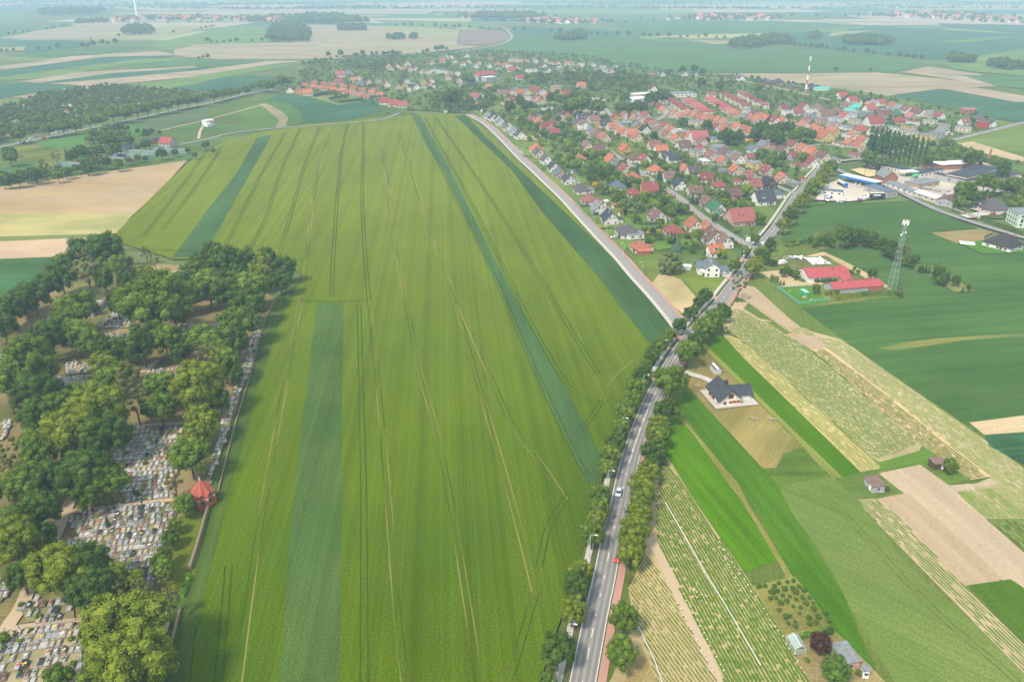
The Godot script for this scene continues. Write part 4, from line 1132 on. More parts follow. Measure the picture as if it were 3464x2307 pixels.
	for w in "865,478 915,510 965,548 1030,592 1400,400 1572,402 1640,432 1700,462 1768,494 1845,544 1815,388 1870,420 1945,455 2015,494 2105,535".split(" "):
		var a := w.split_floats(",")
		house(g(a[0], a[1], 4.0), B + PI / 2 - 0.15, "m", "c", "D", 0.95, "terraced_house", "cream stepped-row house with maroon roof", "stepped rows beside the bungalows")
	houses("740,118,d,w,X 1040,118,d,w,G 1180,125,d,c,G 1790,173,d,w,G 2060,213,d,b,H 2200,235,d,b,H 2290,212,d,b,H 620,315,m,w,G 670,515,o,y,G 720,562,m,p,G,0.9 770,602,o,c,G 910,655,o,w,G 1000,682,o,c,G,0.8 1105,645,o,p,G 1180,672,o,c,G 1250,688,o,c,G 1325,708,o,c,G 1410,722,o,c,G 1670,632,o,c,X 1765,660,o,c,G 1885,622,g,w,F 1970,662,b,c,G 1860,690,g,p,G,0.8 1925,700,o,c,G,0.8 2060,682,o,w,G 2015,725,o,w,G 2140,712,o,k,G 2240,742,r,w,G 2335,745,o,w,G", B)
	at(2100, 0, 1.7265)
	houses("1005,503,d,b,H 1115,503,d,w,H 240,432,d,w,G,0.9", B)
	at(2600, 300, 3.925)
	houses("210,258,m,p,X 240,312,g,w,F,0.8 380,312,m,w,X 470,242,m,w,G 560,292,g,w,F,0.8 660,242,b,w,H 690,302,g,w,F 760,350,b,c,X,1.35 550,362,g,g,F 510,418,r,p,F,0.8 700,422,g,p,F 890,412,g,w,F 920,288,b,c,H 1090,282,t,w,H 1040,208,b,c,H 1170,235,t,c,H 980,95,r,w,X,1.1 1110,152,r,w,X 1290,192,k,c,X 1340,212,p,p,G,0.8 1410,202,g,w,G 1490,185,r,w,X 1350,268,r,w,X,1.1 1530,305,g,b,F,1.2 1000,378,R,w,G 1110,352,g,w,F,0.8 1190,342,g,g,F 1310,332,g,g,F 1150,432,g,c,F 870,472,g,p,F,1.1 1030,492,g,w,L,1.5 1400,445,r,w,X,1.5 1510,385,l,g,H 1230,532,r,c,H 1440,575,b,w,X,1.2 1660,225,o,w,G 1740,258,g,w,G 1840,282,b,w,G 1700,315,n,c,H 1930,292,m,w,G 2020,322,b,w,G 2150,338,g,c,G 2270,362,m,w,G 1740,415,r,p,H 1890,372,p,p,G 1920,462,m,w,F 1870,512,n,y,F 1640,538,g,w,F 1765,528,g,w,L 1885,588,g,c,F,1.1 2150,442,g,c,F 2310,502,g,c,F 2320,562,g,w,G 2240,612,g,g,F 2090,642,g,y,F,1.2 1090,632,g,w,F,1.3 1120,645,o,w,G 1265,690,o,w,G 1200,750,o,w,G 990,712,b,c,L,1.5 1080,722,o,c,G,0.8 860,580,o,y,G,1.2 1230,805,o,c,F,0.7 1160,855,m,p,L 880,912,g,c,L", B)
	at(2464, 330, 2.355)
	houses("1995,162,d,c,H 2030,215,r,r,F,0.9 1885,192,m,w,X,0.8 1875,248,g,c,F 1725,268,g,c,G,0.8 2095,205,d,w,G,0.8", B)

# ---------------------------------------------------------------- particular buildings and structures
func mark(n: String, p: Vector2) -> void:
	marks[n] = p

func hall(called: String, label: String, c: Vector2, ang: float, w: float, l: float, e: float, rise: float, roof: String, wall: String, kind := "flat", openings := 4, near := true, category := "building") -> Node3D:
	# a long building: l along its local z, openings along its -x side
	var o := top(called, Vector3(c.x, 0, c.y), ang)
	part("wall", wall_mesh(w, l, e, rise if kind == "gable" else 0.0), MT["wall_" + wall], o)
	part("roof", roof_mesh(kind, w, l, e, rise, 0.4), MT["roof_" + roof], o)
	for i in openings:
		var z := l * ((i + 0.5) / openings - 0.5)
		window(o, Vector3(-w / 2, e * 0.55, z), Vector3(-1, 0, 0), minf(2.0, l / openings * 0.5), e * 0.35, near)
	for s in [-0.25, 0.25]: window(o, Vector3(s * w, e * 0.5, l / 2), Vector3(0, 0, 1), 1.3, e * 0.3, near)
	tag(o, label, category)
	taken.append([c, maxf(w, l) * 0.55])
	for k in 3: taken.append([c + Vector2(sin(ang), cos(ang)) * l * (k - 1) * 0.33, w * 0.7, 1])
	return o

func make_specials() -> void:
	# ---- the lone house
	at(2350, 1230, 7.84)
	var A := g(665, 1165)
	var Bp := g(1215, 1108)
	var C := g(402, 835)
	var xd := (Bp - A).normalized()
	var w := A.distance_to(Bp)
	var l := 12.5
	var ang := atan2(-xd.y, xd.x)
	var zd := Vector2(sin(ang), cos(ang))
	var c := A + xd * w * 0.5 - zd * l * 0.5
	var o := top("house", Vector3(c.x, 0, c.y), ang)
	var e := 3.3
	var rise := w * 0.42
	part("wall", wall_mesh(w, l, e, rise), MT.wall_w, o)
	var rf := part("roof", roof_mesh("gable", w, l, e, rise, 0.7), MT.roof_d, o)
	var wing := part("wing_wall", wall_mesh(6.4, 7.0, e - 0.2, 2.6), MT.wall_w, o, Vector3(w * 0.5 + 2.6, 0, -l * 0.5 + 6.0), PI / 2)
	part("wing_roof", roof_mesh("gable", 6.4, 8.5, e - 0.2, 2.6, 0.6), MT.roof_d, wing, Vector3(0, 0, -0.6))
	part("chimney", box_mesh(Vector3(0.9, 2.2, 0.8)), MT.granite_dark, rf, Vector3(w * 0.12, e + rise - 1.2, -1.0))
	part("chimney", box_mesh(Vector3(0.9, 1.8, 0.8)), MT.timber, rf, Vector3(w * 0.3, e + rise * 0.5, -3.5))
	var sk := part("skylight", box_mesh(Vector3(1.4, 0.1, 1.0)), MT.glass, rf, Vector3(-w * 0.25, e + rise * 0.5 + 0.2, -2.0))
	sk.rotation = Vector3(0, 0, atan2(rise, w * 0.5))
	for f in [[0.0, e + 1.3, 2.4, 2.2], [-w * 0.26, 1.7, 1.5, 1.3], [w * 0.2, 1.9, 5.0, 1.2]]:
		part("timber_panel", box_mesh(Vector3(f[2], f[3], 0.12)), MT.timber_bright if MT.has("timber_bright") else mat("timber_bright", Color(0.45, 0.17, 0.04), 0.7), o, Vector3(f[0], f[1] - f[3] / 2, l / 2))
	for f in [[0.0, e + 1.3, 1.5, 1.6], [-w * 0.26, 1.7, 1.0, 0.9], [w * 0.2 - 1.6, 2.0, 0.9, 0.6], [w * 0.2, 2.0, 0.9, 0.6], [w * 0.2 + 1.6, 2.0, 0.9, 0.6]]:
		part("window", box_mesh(Vector3(f[2], f[3], 0.18)), MT.glass, o, Vector3(f[0], f[1] - f[3] / 2, l / 2))
	part("timber_panel", box_mesh(Vector3(0.12, 2.5, 5.2)), MT.timber_bright, o, Vector3(-w / 2, 0.5, -1.5))
	for z in [-3.2, 0.2]: part("window", box_mesh(Vector3(0.2, 2.1, 1.5)), MT.glass, o, Vector3(-w / 2, 0.6, z))
	part("door", box_mesh(Vector3(0.16, 2.2, 1.1)), MT.timber, o, Vector3(-w / 2, 0.1, l * 0.5 - 2.0))
	part("terrace", box_mesh(Vector3(w + 9.5, 0.25, l + 3.0)), MT.pavement, o, Vector3(2.5, layer - 0.05, 0))
	tag(o, "lone white house with dark roof and orange timber panels in dry plot", "house")
	mark("lone dark-roofed house", c)
	taken.append([c, 13.0])
	lane("driveway", "pale concrete drive to the lone house", P("-260,240 0,325 260,400 480,510"), 1.7, "pavement")
	# corrugated container beside it
	var cc := g(555, 215)
	o = top("container", Vector3(cc.x, 0, cc.y), gang(480, 100, 610, 240))
	part("wall", box_mesh(Vector3(3.0, 2.6, 5.4)), MT.metal, o)
	part("roof", box_mesh(Vector3(3.2, 0.15, 5.6)), MT.wall_k, o, Vector3(0, 2.6, 0))
	part("roof_sheet", box_mesh(Vector3(1.2, 0.08, 5.6)), MT.white, o, Vector3(-0.2, 2.75, 0))
	for z in 5: part("rib", box_mesh(Vector3(3.08, 2.5, 0.1)), MT.frame, o, Vector3(0, 0.05, -2.2 + z * 1.1))
	tag(o, "grey metal shed with white roof stripe near the lone house", "shed")
	# ---- the brick chapel in the cemetery wall
	at(500, 1550, 6.273)
	c = g(1190, 960)
	o = top("chapel", Vector3(c.x, 0, c.y), 0.35)
	var b := MB.new()
	var n := 8
	var R := 3.3
	for i in n:
		var a0 := TAU * (i - 0.5) / n
		var a1 := TAU * (i + 0.5) / n
		var p0 := Vector3(sin(a0) * R, 0, cos(a0) * R)
		var p1 := Vector3(sin(a1) * R, 0, cos(a1) * R)
		b.quad(p0, p1, p1 + Vector3(0, 4.0, 0), p0 + Vector3(0, 4.0, 0))
		b.tri(p0 + Vector3(0, 4, 0), p1 + Vector3(0, 4, 0), (p0 + p1) * 0.5 + Vector3(0, 5.3, 0))
	part("wall", b.mesh(), mat("chapel_brick", Color(0.42, 0.13, 0.06), 0.9, MT.wall_b.albedo_texture, 3.0), o)
	b = MB.new()
	for i in n:
		var a0 := TAU * (i - 0.5) / n
		var a1 := TAU * (i + 0.5) / n
		var p0 := Vector3(sin(a0) * (R + 0.35), 4.1, cos(a0) * (R + 0.35))
		var p1 := Vector3(sin(a1) * (R + 0.35), 4.1, cos(a1) * (R + 0.35))
		var m := (p0 + p1) * 0.5 + Vector3(0, 1.45, 0)
		var apex := Vector3(0, 9.4, 0)
		b.tri(p0, m, apex); b.tri(m, p1, apex)
	part("roof", b.mesh(), mat("chapel_roof", Color(0.4, 0.1, 0.075), 0.8, MT.wall_b.albedo_texture, 4.0), o)
	b = MB.new()
	b.tube(Vector3(0, 9.2, 0), Vector3(0, 10.6, 0), 0.32, 0.05, 8)
	b.ball(Vector3(0, 10.1, 0), Vector3.ONE * 0.22)
	part("finial", b.mesh(), MT.metal, o)
	for i in n:
		var a := TAU * (i + 0.5) / n
		part("buttress", box_mesh(Vector3(0.6, 3.4, 0.9)), MT.chapel_brick, o, Vector3(sin(a) * (R + 0.25), 0, cos(a) * (R + 0.25)), a)
		part("buttress_cap", box_mesh(Vector3(0.7, 0.2, 1.0)), MT.wall_g, o, Vector3(sin(a) * (R + 0.25), 3.4, cos(a) * (R + 0.25)), a)
	for i in [0, 1, 7]:
		var a: float = TAU * i / n
		var f := part("window", box_mesh(Vector3(1.3, 1.9, 0.15)), MT.wall_t, o, Vector3(sin(a) * 3.06, 1.3, cos(a) * 3.06), a)
		part("pane", box_mesh(Vector3(0.42, 1.6, 0.1)), MT.glass, f, Vector3(-0.25, 0.15, 0.08))
		part("pane", box_mesh(Vector3(0.42, 1.6, 0.1)), MT.glass, f, Vector3(0.25, 0.15, 0.08))
		part("oculus", box_mesh(Vector3(0.45, 0.45, 0.12)), MT.glass, o, Vector3(sin(a) * 3.1, 4.25, cos(a) * 3.1), a)
	part("plinth", box_mesh(Vector3(2.6, 1.0, 1.2)), MT.chapel_brick, o, Vector3(0, 0, R + 0.2))
	tag(o, "small octagonal brick chapel with pointed red roof at the cemetery wall", "chapel")
	mark("brick chapel", c)
	taken.append([c, 4.5])
	# ---- cemetery wall
	mat("wall_stone", Color(0.22, 0.17, 0.12), 0.95, MT.wall_b.albedo_texture, 3.0)
	at(0, 0, 1)
	wall_line("cemetery_wall", "old brick wall running downhill from the chapel", smooth(P("709,1708 694,1757 668,1850 642,1932"), 3), 1.6, 0.5, "wall_stone")
	wall_line("cemetery_wall", "low pale wall above the chapel along the graves", smooth(P("735,1672 760,1570 800,1420 850,1250 890,1100 925,1020"), 3), 0.55, 0.3, "wall_stone")
	wall_line("cemetery_wall", "low stone wall at the lower right cemetery corner", smooth(P("610,2060 590,2140 568,2220 545,2310"), 3), 0.9, 0.4, "wall_stone")
	at(0, 760, 2.355)
	wall_line("columbarium", "grey stepped grave-niche wall beside the gravel yard", P("735,735 800,670 850,600"), 2.2, 1.2, "wall_g")
	# ---- lattice mast
	at(2600, 780, 4.71)
	var mb := g(1960, 945)
	var Hm := 38.0
	o = top("lattice_mast", Vector3(mb.x, 0, mb.y), 0.3)
	var sect := 11
	var prev := []
	for i in 4:
		b = MB.new()
		var q := Vector3(1 if i == 1 or i == 2 else -1, 0, 1 if i > 1 else -1)
		b.tube(q * 1.75, q * 0.5 + Vector3(0, Hm, 0), 0.075, 0.05, 5)
		part("leg", b.mesh(), MT.steel, o)
	b = MB.new()
	for j in sect:
		var y0 := Hm * (1.0 - pow(1.0 - float(j) / sect, 1.1))
		var y1 := Hm * (1.0 - pow(1.0 - float(j + 1) / sect, 1.1))
		var r0 := lerpf(1.75, 0.5, y0 / Hm)
		var r1 := lerpf(1.75, 0.5, y1 / Hm)
		var cs := [Vector3(-1, 0, -1), Vector3(1, 0, -1), Vector3(1, 0, 1), Vector3(-1, 0, 1)]
		for i in 4:
			var p: Vector3 = cs[i]
			var q: Vector3 = cs[(i + 1) % 4]
			b.tube(p * r0 + Vector3(0, y0, 0), q * r1 + Vector3(0, y1, 0), 0.028, 0.028, 4)
			b.tube(q * r0 + Vector3(0, y0, 0), p * r1 + Vector3(0, y1, 0), 0.028, 0.028, 4)
			b.tube(p * r0 + Vector3(0, y0, 0), q * r0 + Vector3(0, y0, 0), 0.06, 0.06, 4)
	part("bracing", b.mesh(), MT.steel, o)
	for i in 6:
		var a := TAU * i / 6
		part("antenna", box_mesh(Vector3(0.45, 2.6, 0.25)), MT.white, o, Vector3(sin(a) * 1.5, Hm - 1.2, cos(a) * 1.5), a)
		var arm := MB.new()
		arm.tube(Vector3(0, Hm - 0.2, 0), Vector3(sin(a) * 1.45, Hm - 0.2, cos(a) * 1.45), 0.07, 0.07, 4)
		part("bracket", arm.mesh(), MT.metal, o)
	for i in 3:
		var a := TAU * i / 3 + 0.4
		b = MB.new()
		b.tube(Vector3(sin(a) * 0.9, Hm - 5.0 - i * 0.8, cos(a) * 0.9), Vector3(sin(a) * 1.3, Hm - 5.0 - i * 0.8, cos(a) * 1.3), 0.5, 0.55, 10)
		part("dish", b.mesh(), MT.white, o)
	tag(o, "tall grey lattice telecom mast behind the red-roofed barns", "mast")
	mark("lattice mast", mb)
	# ---- red-roofed farm
	c = g(880, 655, 3.5)
	o = hall("barn", "white-walled barn with wide bright red roof and side extension", c, gang(480, 585, 1110, 555), 15.0, 25.0, 3.2, 3.0, "R", "w", "gable", 3)
	var ext := part("extension_wall", wall_mesh(7.0, 9.0, 3.0, 1.5), MT.wall_c, o, Vector3(-9.5, 0, 9.0), PI / 2)
	part("extension_roof", roof_mesh("gable", 7.0, 9.0, 3.0, 1.5), MT.roof_R, ext)
	part("chimney", box_mesh(Vector3(0.9, 1.6, 0.9)), MT.wall_b, o, Vector3(-2.0, 5.6, 4.0))
	var ivy := crown(5, Vector3(0.9, 1.5, 9.0), 1.3, 30, 0.8, 20, 0.5, Color(0.05, 0.1, 0.02), Color(0.08, 0.14, 0.03), -0.8)
	part("ivy", ivy, MT.leaf, o, Vector3(-7.6, 0, -2.0))
	mark("wide red barn", c)
	c = g(1370, 860, 3.0)
	o = hall("barn", "long narrow barn with bright red roof and part brick wall", c, gang(880, 850, 1720, 785), 9.5, 30.0, 3.2, 2.2, "R", "g", "gable", 0)
	part("brick_wall", box_mesh(Vector3(0.2, 2.9, 9.0)), MT.wall_b, o, Vector3(-4.8, 0, 10.2))
	for z in [-8.0, 7.0]: part("chimney", box_mesh(Vector3(0.6, 1.5, 0.6)), MT.wall_b, o, Vector3(-0.6, 5.0, z))
	mark("long red barn", c)
	# white tarpaulin over a heap, with folds
	b = MB.new()
	var q4 := P("590,455 830,435 1010,540 710,555")
	for i in 8:
		for j in 8:
			var pts := []
			for z in [[0, 0], [1, 0], [1, 1], [0, 1]]:
				var u: float = (i + z[0]) / 8.0
				var v: float = (j + z[1]) / 8.0
				var p: Vector2 = q4[0].lerp(q4[1], u).lerp(q4[3].lerp(q4[2], u), v)
				var rim := minf(minf(u, 1 - u), minf(v, 1 - v))
				pts.append(Vector3(p.x, layer + 0.1 + minf(rim * 6.0, 0.8) + 0.25 * n1.get_noise_2d(p.x * 0.4, p.y * 0.4), p.y))
			b.quad(pts[0], pts[1], pts[2], pts[3], Color(0.72, 0.72, 0.7) if n2.get_noise_2d(i * 0.45, j * 0.8) > -0.25 else Color(0.2, 0.2, 0.21))
	tag(mesh_top("tarpaulin", b.mesh(), MT.plain), "large white tarpaulin with dark patches beside the wide red barn", "tarpaulin")
	c = g(480, 450)
	var heap := top("sack_heap", Vector3(c.x, layer, c.y))
	for i in 40:
		part("sack", box_mesh(Vector3(1.2, 0.5, 0.9)), MT.white if rng.randf() > 0.2 else MT.wall_g, heap, Vector3(rng.randfn() * 2.0, rng.randf_range(0.0, 0.8), rng.randfn() * 1.3), rng.randf() * 3.0)
	tag(heap, "heap of white sacks beside the white van's track", "heap")
	# van
	c = g(225, 540)
	van(c, gang(300, 520, 150, 560), "white panel van parked by the farm trees")
	# green container
	c = g(570, 1040)
	o = top("container", Vector3(c.x, 0, c.y), gang(510, 1000, 600, 1060))
	var gm := mat("container_green", Color(0.04, 0.3, 0.13), 0.6)
	part("wall", box_mesh(Vector3(2.6, 2.9, 5.2)), gm, o)
	part("roof", box_mesh(Vector3(2.7, 0.12, 5.3)), mat("container_top", Color(0.25, 0.45, 0.33), 0.6), o, Vector3(0, 2.9, 0))
	for z in 5: part("rib", box_mesh(Vector3(2.7, 2.8, 0.12)), gm, o, Vector3(0, 0, -2.0 + z))
	part("door", box_mesh(Vector3(1.8, 2.4, 0.1)), gm, o, Vector3(0, 0.2, 2.62))
	tag(o, "green metal container on the fenced lawn", "container")
	mark("green container", c)
	for p in [[340, 985, "nearer the fence corner"], [685, 1125, "nearer the yellow-green hedge"]]:
		c = g(p[0], p[1])
		o = top("bench", Vector3(c.x, layer, c.y), 0.9)
		part("seat", box_mesh(Vector3(2.2, 0.08, 0.5)), MT.wall_y, o, Vector3(0, 0.45, 0))
		for s in [-0.9, 0.9]: part("leg", box_mesh(Vector3(0.1, 0.45, 0.45)), MT.wall_g, o, Vector3(s, 0, 0))
		tag(o, "pale wooden bench on the fenced lawn, " + p[2], "bench", "benches on the fenced lawn")
	c = g(572, 1085)
	o = top("picnic_table", Vector3(c.x, layer, c.y), 0.6)
	part("table_top", box_mesh(Vector3(2.2, 0.08, 0.9)), MT.wall_y, o, Vector3(0, 0.75, 0))
	for s in [-0.9, 0.9]: part("seat", box_mesh(Vector3(2.2, 0.06, 0.3)), MT.wall_y, o, Vector3(0, 0.45, s))
	for s in [-0.8, 0.8]: part("leg", box_mesh(Vector3(0.1, 0.75, 1.4)), MT.wall_t, o, Vector3(s, 0, 0))
	tag(o, "pale picnic table in front of the green container", "picnic table")
	# football goal
	c = g(300, 470)
	o = top("football_goal", Vector3(c.x, layer, c.y), 0.15)
	for s in [-2.4, 2.4]:
		b = MB.new()
		b.tube(Vector3(s, 0, 0), Vector3(s, 2.1, 0), 0.07, 0.07, 5)
		part("post", b.mesh(), MT.white, o)
	b = MB.new()
	b.tube(Vector3(-2.4, 2.1, 0), Vector3(2.4, 2.1, 0), 0.07, 0.07, 5)
	part("crossbar", b.mesh(), MT.white, o)
	b = MB.new()
	for i in 13: b.tube(Vector3(-2.4 + i * 0.4, 2.05, 0), Vector3(-2.4 + i * 0.4, 0, -1.2), 0.015, 0.015, 3)
	for i in 5: b.tube(Vector3(-2.4, 2.05 - i * 0.45, -i * 0.26), Vector3(2.4, 2.05 - i * 0.45, -i * 0.26), 0.015, 0.015, 3)
	part("net", b.mesh(), MT.white, o)
	tag(o, "white football goal in the farm meadow", "goal")
	# teal fence
	fence("metal_fence", "teal wire fence round the fenced lawn", P("140,930 300,1045 495,1200 740,1155 985,1120"), 1.7, Color(0.1, 0.42, 0.36))
	fence("metal_fence", "short teal fence beside the farm shrubs", P("180,930 420,900 640,880"), 1.4, Color(0.1, 0.42, 0.36))
	# ---- slate-roofed white house by the main road
	at(2200, 780, 4.71)
	c = g(970, 590, 4.0)
	ang = gang(960, 430, 1010, 520)
	o = house(c, ang, "l", "w", "D", 0.92, "house", "white two-storey house with slate blue roof and side wings by main road")
	var wg := part("wing_wall", wall_mesh(6.5, 6.0, 5.0, 2.6), MT.wall_w, o, Vector3(-4.4, 0, -1.2), PI / 2)
	part("wing_roof", roof_mesh("gable", 6.5, 7.5, 5.0, 2.6), MT.roof_l, wg)
	wg = part("garage_wall", wall_mesh(6.0, 6.5, 2.9, 1.6), MT.wall_w, o, Vector3(5.8, 0, -2.5), PI / 2)
	part("garage_roof", roof_mesh("gable", 6.0, 7.0, 2.9, 1.6), MT.roof_l, wg)
	part("balcony", box_mesh(Vector3(1.6, 0.2, 5.0)), MT.white, o, Vector3(-4.9, 2.7, 3.0))
	part("balcony_rail", box_mesh(Vector3(0.1, 0.9, 5.0)), MT.white, o, Vector3(-5.6, 2.9, 3.0))
	mark("slate-roofed white house", c)
	field("forecourt", "grey paved forecourt of the slate-roofed house", P("1090,580 1140,570 1310,690 1250,765 1080,720"), Color(0.34, 0.33, 0.33), {"tex": "soil"})
	c = g(568, 585, 1.2)
	o = top("shed", Vector3(c.x, 0, c.y), gang(500, 570, 640, 575))
	part("wall", box_mesh(Vector3(3.6, 2.3, 6.0)), MT.metal, o)
	part("roof", box_mesh(Vector3(3.9, 0.2, 6.3)), MT.white, o, Vector3(0, 2.3, 0))
	for z in 6: part("rib", box_mesh(Vector3(3.68, 2.2, 0.08)), MT.frame, o, Vector3(0, 0.02, -2.5 + z))
	tag(o, "grey corrugated garage with white roof west of the slate-roofed house", "shed")
	c = g(1575, 150, 1.0)
	o = top("shed", Vector3(c.x, 0, c.y), 0.4)
	part("wall", box_mesh(Vector3(2.6, 2.3, 2.6)), MT.white, o)
	part("roof", box_mesh(Vector3(2.8, 0.15, 2.8)), MT.frame, o, Vector3(0, 2.3, 0))
	part("door", box_mesh(Vector3(0.1, 1.9, 0.9)), MT.metal, o, Vector3(-1.32, 0, 0.4))
	tag(o, "small white kiosk by the garden street corner", "kiosk")
	# flat garage in front of the hipped house on the new street
	at(1950, 560, 3.925)
	o = hall("garage", "flat white garage joined to the dark hip-roofed house", g(770, 930, 1.5), gang(620, 960, 900, 930), 6.5, 11.5, 3.2, 0.0, "g", "w", "flat", 2)
	o = hall("garage", "low brown garage under the orange pyramid-roofed house", g(895, 1145, 1.5), gang(790, 1160, 990, 1150), 3.6, 8.0, 2.6, 0.8, "o", "b", "gable", 0)
	fence("garden_fence", "grey fence along the new street gardens", P("-20,520 150,690 320,860 480,1010 640,1170"), 1.2, Color(0.25, 0.22, 0.2))
	# ---- sheds in the plots
	at(2400, 1150, 2.2133)
	shed(g(1240, 1085, 1.3), gang(1170, 1050, 1220, 1110), 4.2, 5.6, "wall_g", "roof_b2", "grey plot shed with white door end between bare strips")
	shed(g(1712, 928, 1.3), gang(1660, 935, 1770, 925), 3.4, 4.8, "wall_k", "roof_b2", "black shed with rusty roof at the end of vegetable rows")
	at(2400, 1707, 2.2133)
	shed(g(1010, 1140, 1.3), gang(950, 1090, 1020, 1190), 4.4, 6.4, "wall_p", "roof_g", "pinkish shed with grey roof beside the copper beech")
	mark("pinkish plot shed", g(1010, 1140))
	shed(g(1168, 1262, 1.0), gang(1150, 1240, 1160, 1270), 1.4, 1.8, "wall_w", "roof_g", "tiny white hut in the grass at the bottom edge")
	c = g(652, 1050, 1.2)
	o = top("greenhouse", Vector3(c.x, layer, c.y), gang(625, 1010, 665, 1075))
	var pane := StandardMaterial3D.new()
	pane.albedo_color = Color(0.72, 0.8, 0.78, 0.28); pane.roughness = 0.1; pane.transparency = BaseMaterial3D.TRANSPARENCY_ALPHA
	for s in [-1.0, 1.0]:
		part("pane", box_mesh(Vector3(0.04, 1.7, 4.6)), pane, o, Vector3(s * 1.5, 0, 0))
		var rp := part("roof_pane", box_mesh(Vector3(1.75, 0.04, 4.6)), pane, o, Vector3(s * 0.75, 2.1, 0))
		rp.rotation.z = -s * 0.5
		part("end_pane", box_mesh(Vector3(3.0, 1.7, 0.04)), pane, o, Vector3(0, 0, s * 2.3))
	part("ridge", box_mesh(Vector3(0.12, 0.1, 4.7)), MT.frame, o, Vector3(0, 2.5, 0))
	for x in [-1.5, 1.5]:
		for z in [-2.3, 0.0, 2.3]: part("post", box_mesh(Vector3(0.08, 1.75, 0.08)), MT.frame, o, Vector3(x, 0, z))
	tag(o, "small glass greenhouse beside the copper beech plot", "greenhouse")
	# ---- works, depot and the buildings at the right
	at(2900, 480, 4.1755)
	hall("house", "unfinished brick house with grey roof beside the sandy lot", g(420, 490, 4.0), gang(300, 400, 460, 470), 12.0, 15.0, 5.0, 5.0, "g", "b", "gable", 2, true, "house")
	mark("unfinished brick house", g(420, 490))
	hall("workshop", "long low cream workshop with dark roof", g(660, 400, 2.0), gang(505, 370, 820, 430), 9.0, 38.0, 3.4, 0.0, "d", "c", "flat", 12)
	hall("workshop", "dark flat workshop with bright green end wall", g(990, 430, 2.0), gang(860, 470, 1220, 400), 10.0, 34.0, 3.6, 0.0, "d", "w", "flat", 6)
	part("green_wall", box_mesh(Vector3(9.0, 3.4, 0.3)), mat("green_paint", Color(0.1, 0.45, 0.17), 0.7), get_child(get_child_count() - 1), Vector3(0, 0, -17.2))
	hall("store", "brick store with bright white roof", g(1390, 315, 3.0), gang(1180, 320, 1600, 300), 14.0, 40.0, 4.5, 0.0, "w", "b", "flat", 4)
	hall("store", "dark low store below the white-roofed one", g(1190, 350, 2.0), gang(1060, 345, 1310, 340), 9.0, 26.0, 3.5, 0.0, "k", "b", "flat", 3)
	hall("factory_hall", "large cream hall with dark ridge roof and stepped wall", g(1650, 440, 4.5), gang(1440, 500, 1930, 360), 17.0, 62.0, 6.5, 0.0, "d", "c", "flat", 0)
	mark("large cream hall", g(1650, 440))
	hall("factory_hall", "broad lower hall with dark flat roof behind the poplar", g(1850, 505, 2.5), gang(1600, 580, 2130, 450), 24.0, 60.0, 4.5, 0.0, "d", "c", "flat", 0)
	hall("workshop", "grey-blue corrugated workshop with dark gate", g(1340, 540, 2.0), gang(1210, 530, 1480, 590), 6.0, 30.0, 5.0, 0.0, "k", "g", "flat", 1)
	hall("store", "long white store with pale blue-grey roof by works road", g(660, 650, 1.8), gang(500, 590, 810, 700), 9.0, 33.0, 3.2, 0.8, "g", "w", "gable", 5)
	hall("store", "long pale store with near-white roof by works road", g(960, 750, 1.8), gang(800, 690, 1130, 800), 9.0, 33.0, 3.2, 0.8, "w", "c", "gable", 5)
	hall("store", "grey concrete store with flat roof in works yard", g(920, 590, 2.0), gang(780, 620, 1080, 560), 13.0, 28.0, 4.0, 0.0, "g", "t", "flat", 3)
	hall("store", "old grey barn with white end by works road", g(1290, 830, 2.5), gang(1380, 790, 1260, 850), 12.0, 16.0, 4.0, 2.0, "b", "g", "gable", 2)
	hall("hut", "small pinkish transformer hut beside the sandy lot", g(195, 330, 1.6), gang(140, 320, 260, 330), 5.0, 8.0, 3.2, 0.0, "g", "p", "flat", 2)
	o = top("canopy", Vector3(g(720, 480).x, 0, g(720, 480).y), gang(640, 470, 800, 460))
	part("roof", box_mesh(Vector3(9, 0.3, 15)), MT.roof_w, o, Vector3(0, 4.0, 0))
	for s in [[-4, -7], [4, -7], [-4, 7], [4, 7]]: part("post", box_mesh(Vector3(0.3, 4.0, 0.3)), MT.metal, o, Vector3(s[0], 0, s[1]))
	tag(o, "pale open canopy beside the unfinished brick house", "canopy")
	var rows_of := MB.new()
	for i in 5:
		var p := g(980 + i * 70, 655 + i * 12, 0.5)
		o = top("concrete_stack", Vector3(p.x, layer, p.y), gang(960, 690, 1250, 640))
		for k in 3: part("slab", box_mesh(Vector3(2.2, 0.45, 9.0)), MT.pavement, o, Vector3(rng.randf_range(-0.2, 0.2), k * 0.47, rng.randf_range(-0.6, 0.6)))
		tag(o, "stack of pale concrete slabs in the works yard", "stack", "slab stacks in the works yard")
	# brick factory chimney
	c = g(1852, 305)
	o = top("factory_chimney", Vector3(c.x, 0, c.y))
	b = MB.new()
	b.tube(Vector3.ZERO, Vector3(0, 13, 0), 1.2, 0.85, 10)
	part("shaft", b.mesh(), MT.wall_b, o)
	b = MB.new()
	b.tube(Vector3(0, 12.7, 0), Vector3(0, 13.4, 0), 1.0, 1.0, 10)
	part("cap", b.mesh(), MT.wall_b, o)
	tag(o, "brick factory chimney behind the large cream hall", "chimney")
	mark("brick factory chimney", c)
	# hip-roofed villa and its garages
	c = g(1910, 905, 3.5)
	o = house(c, gang(1830, 900, 1990, 960), "d", "w", "H", 1.45, "house", "large white villa with dark hipped roof and double garage")
	var dm := part("dormer_wall", wall_mesh(4.0, 3.0, 2.6, 1.6), MT.wall_w, o, Vector3(-5.5, 3.0, -3.0), PI / 2)
	part("dormer_roof", roof_mesh("gable", 4.0, 4.0, 2.6, 1.6), MT.roof_d, dm)
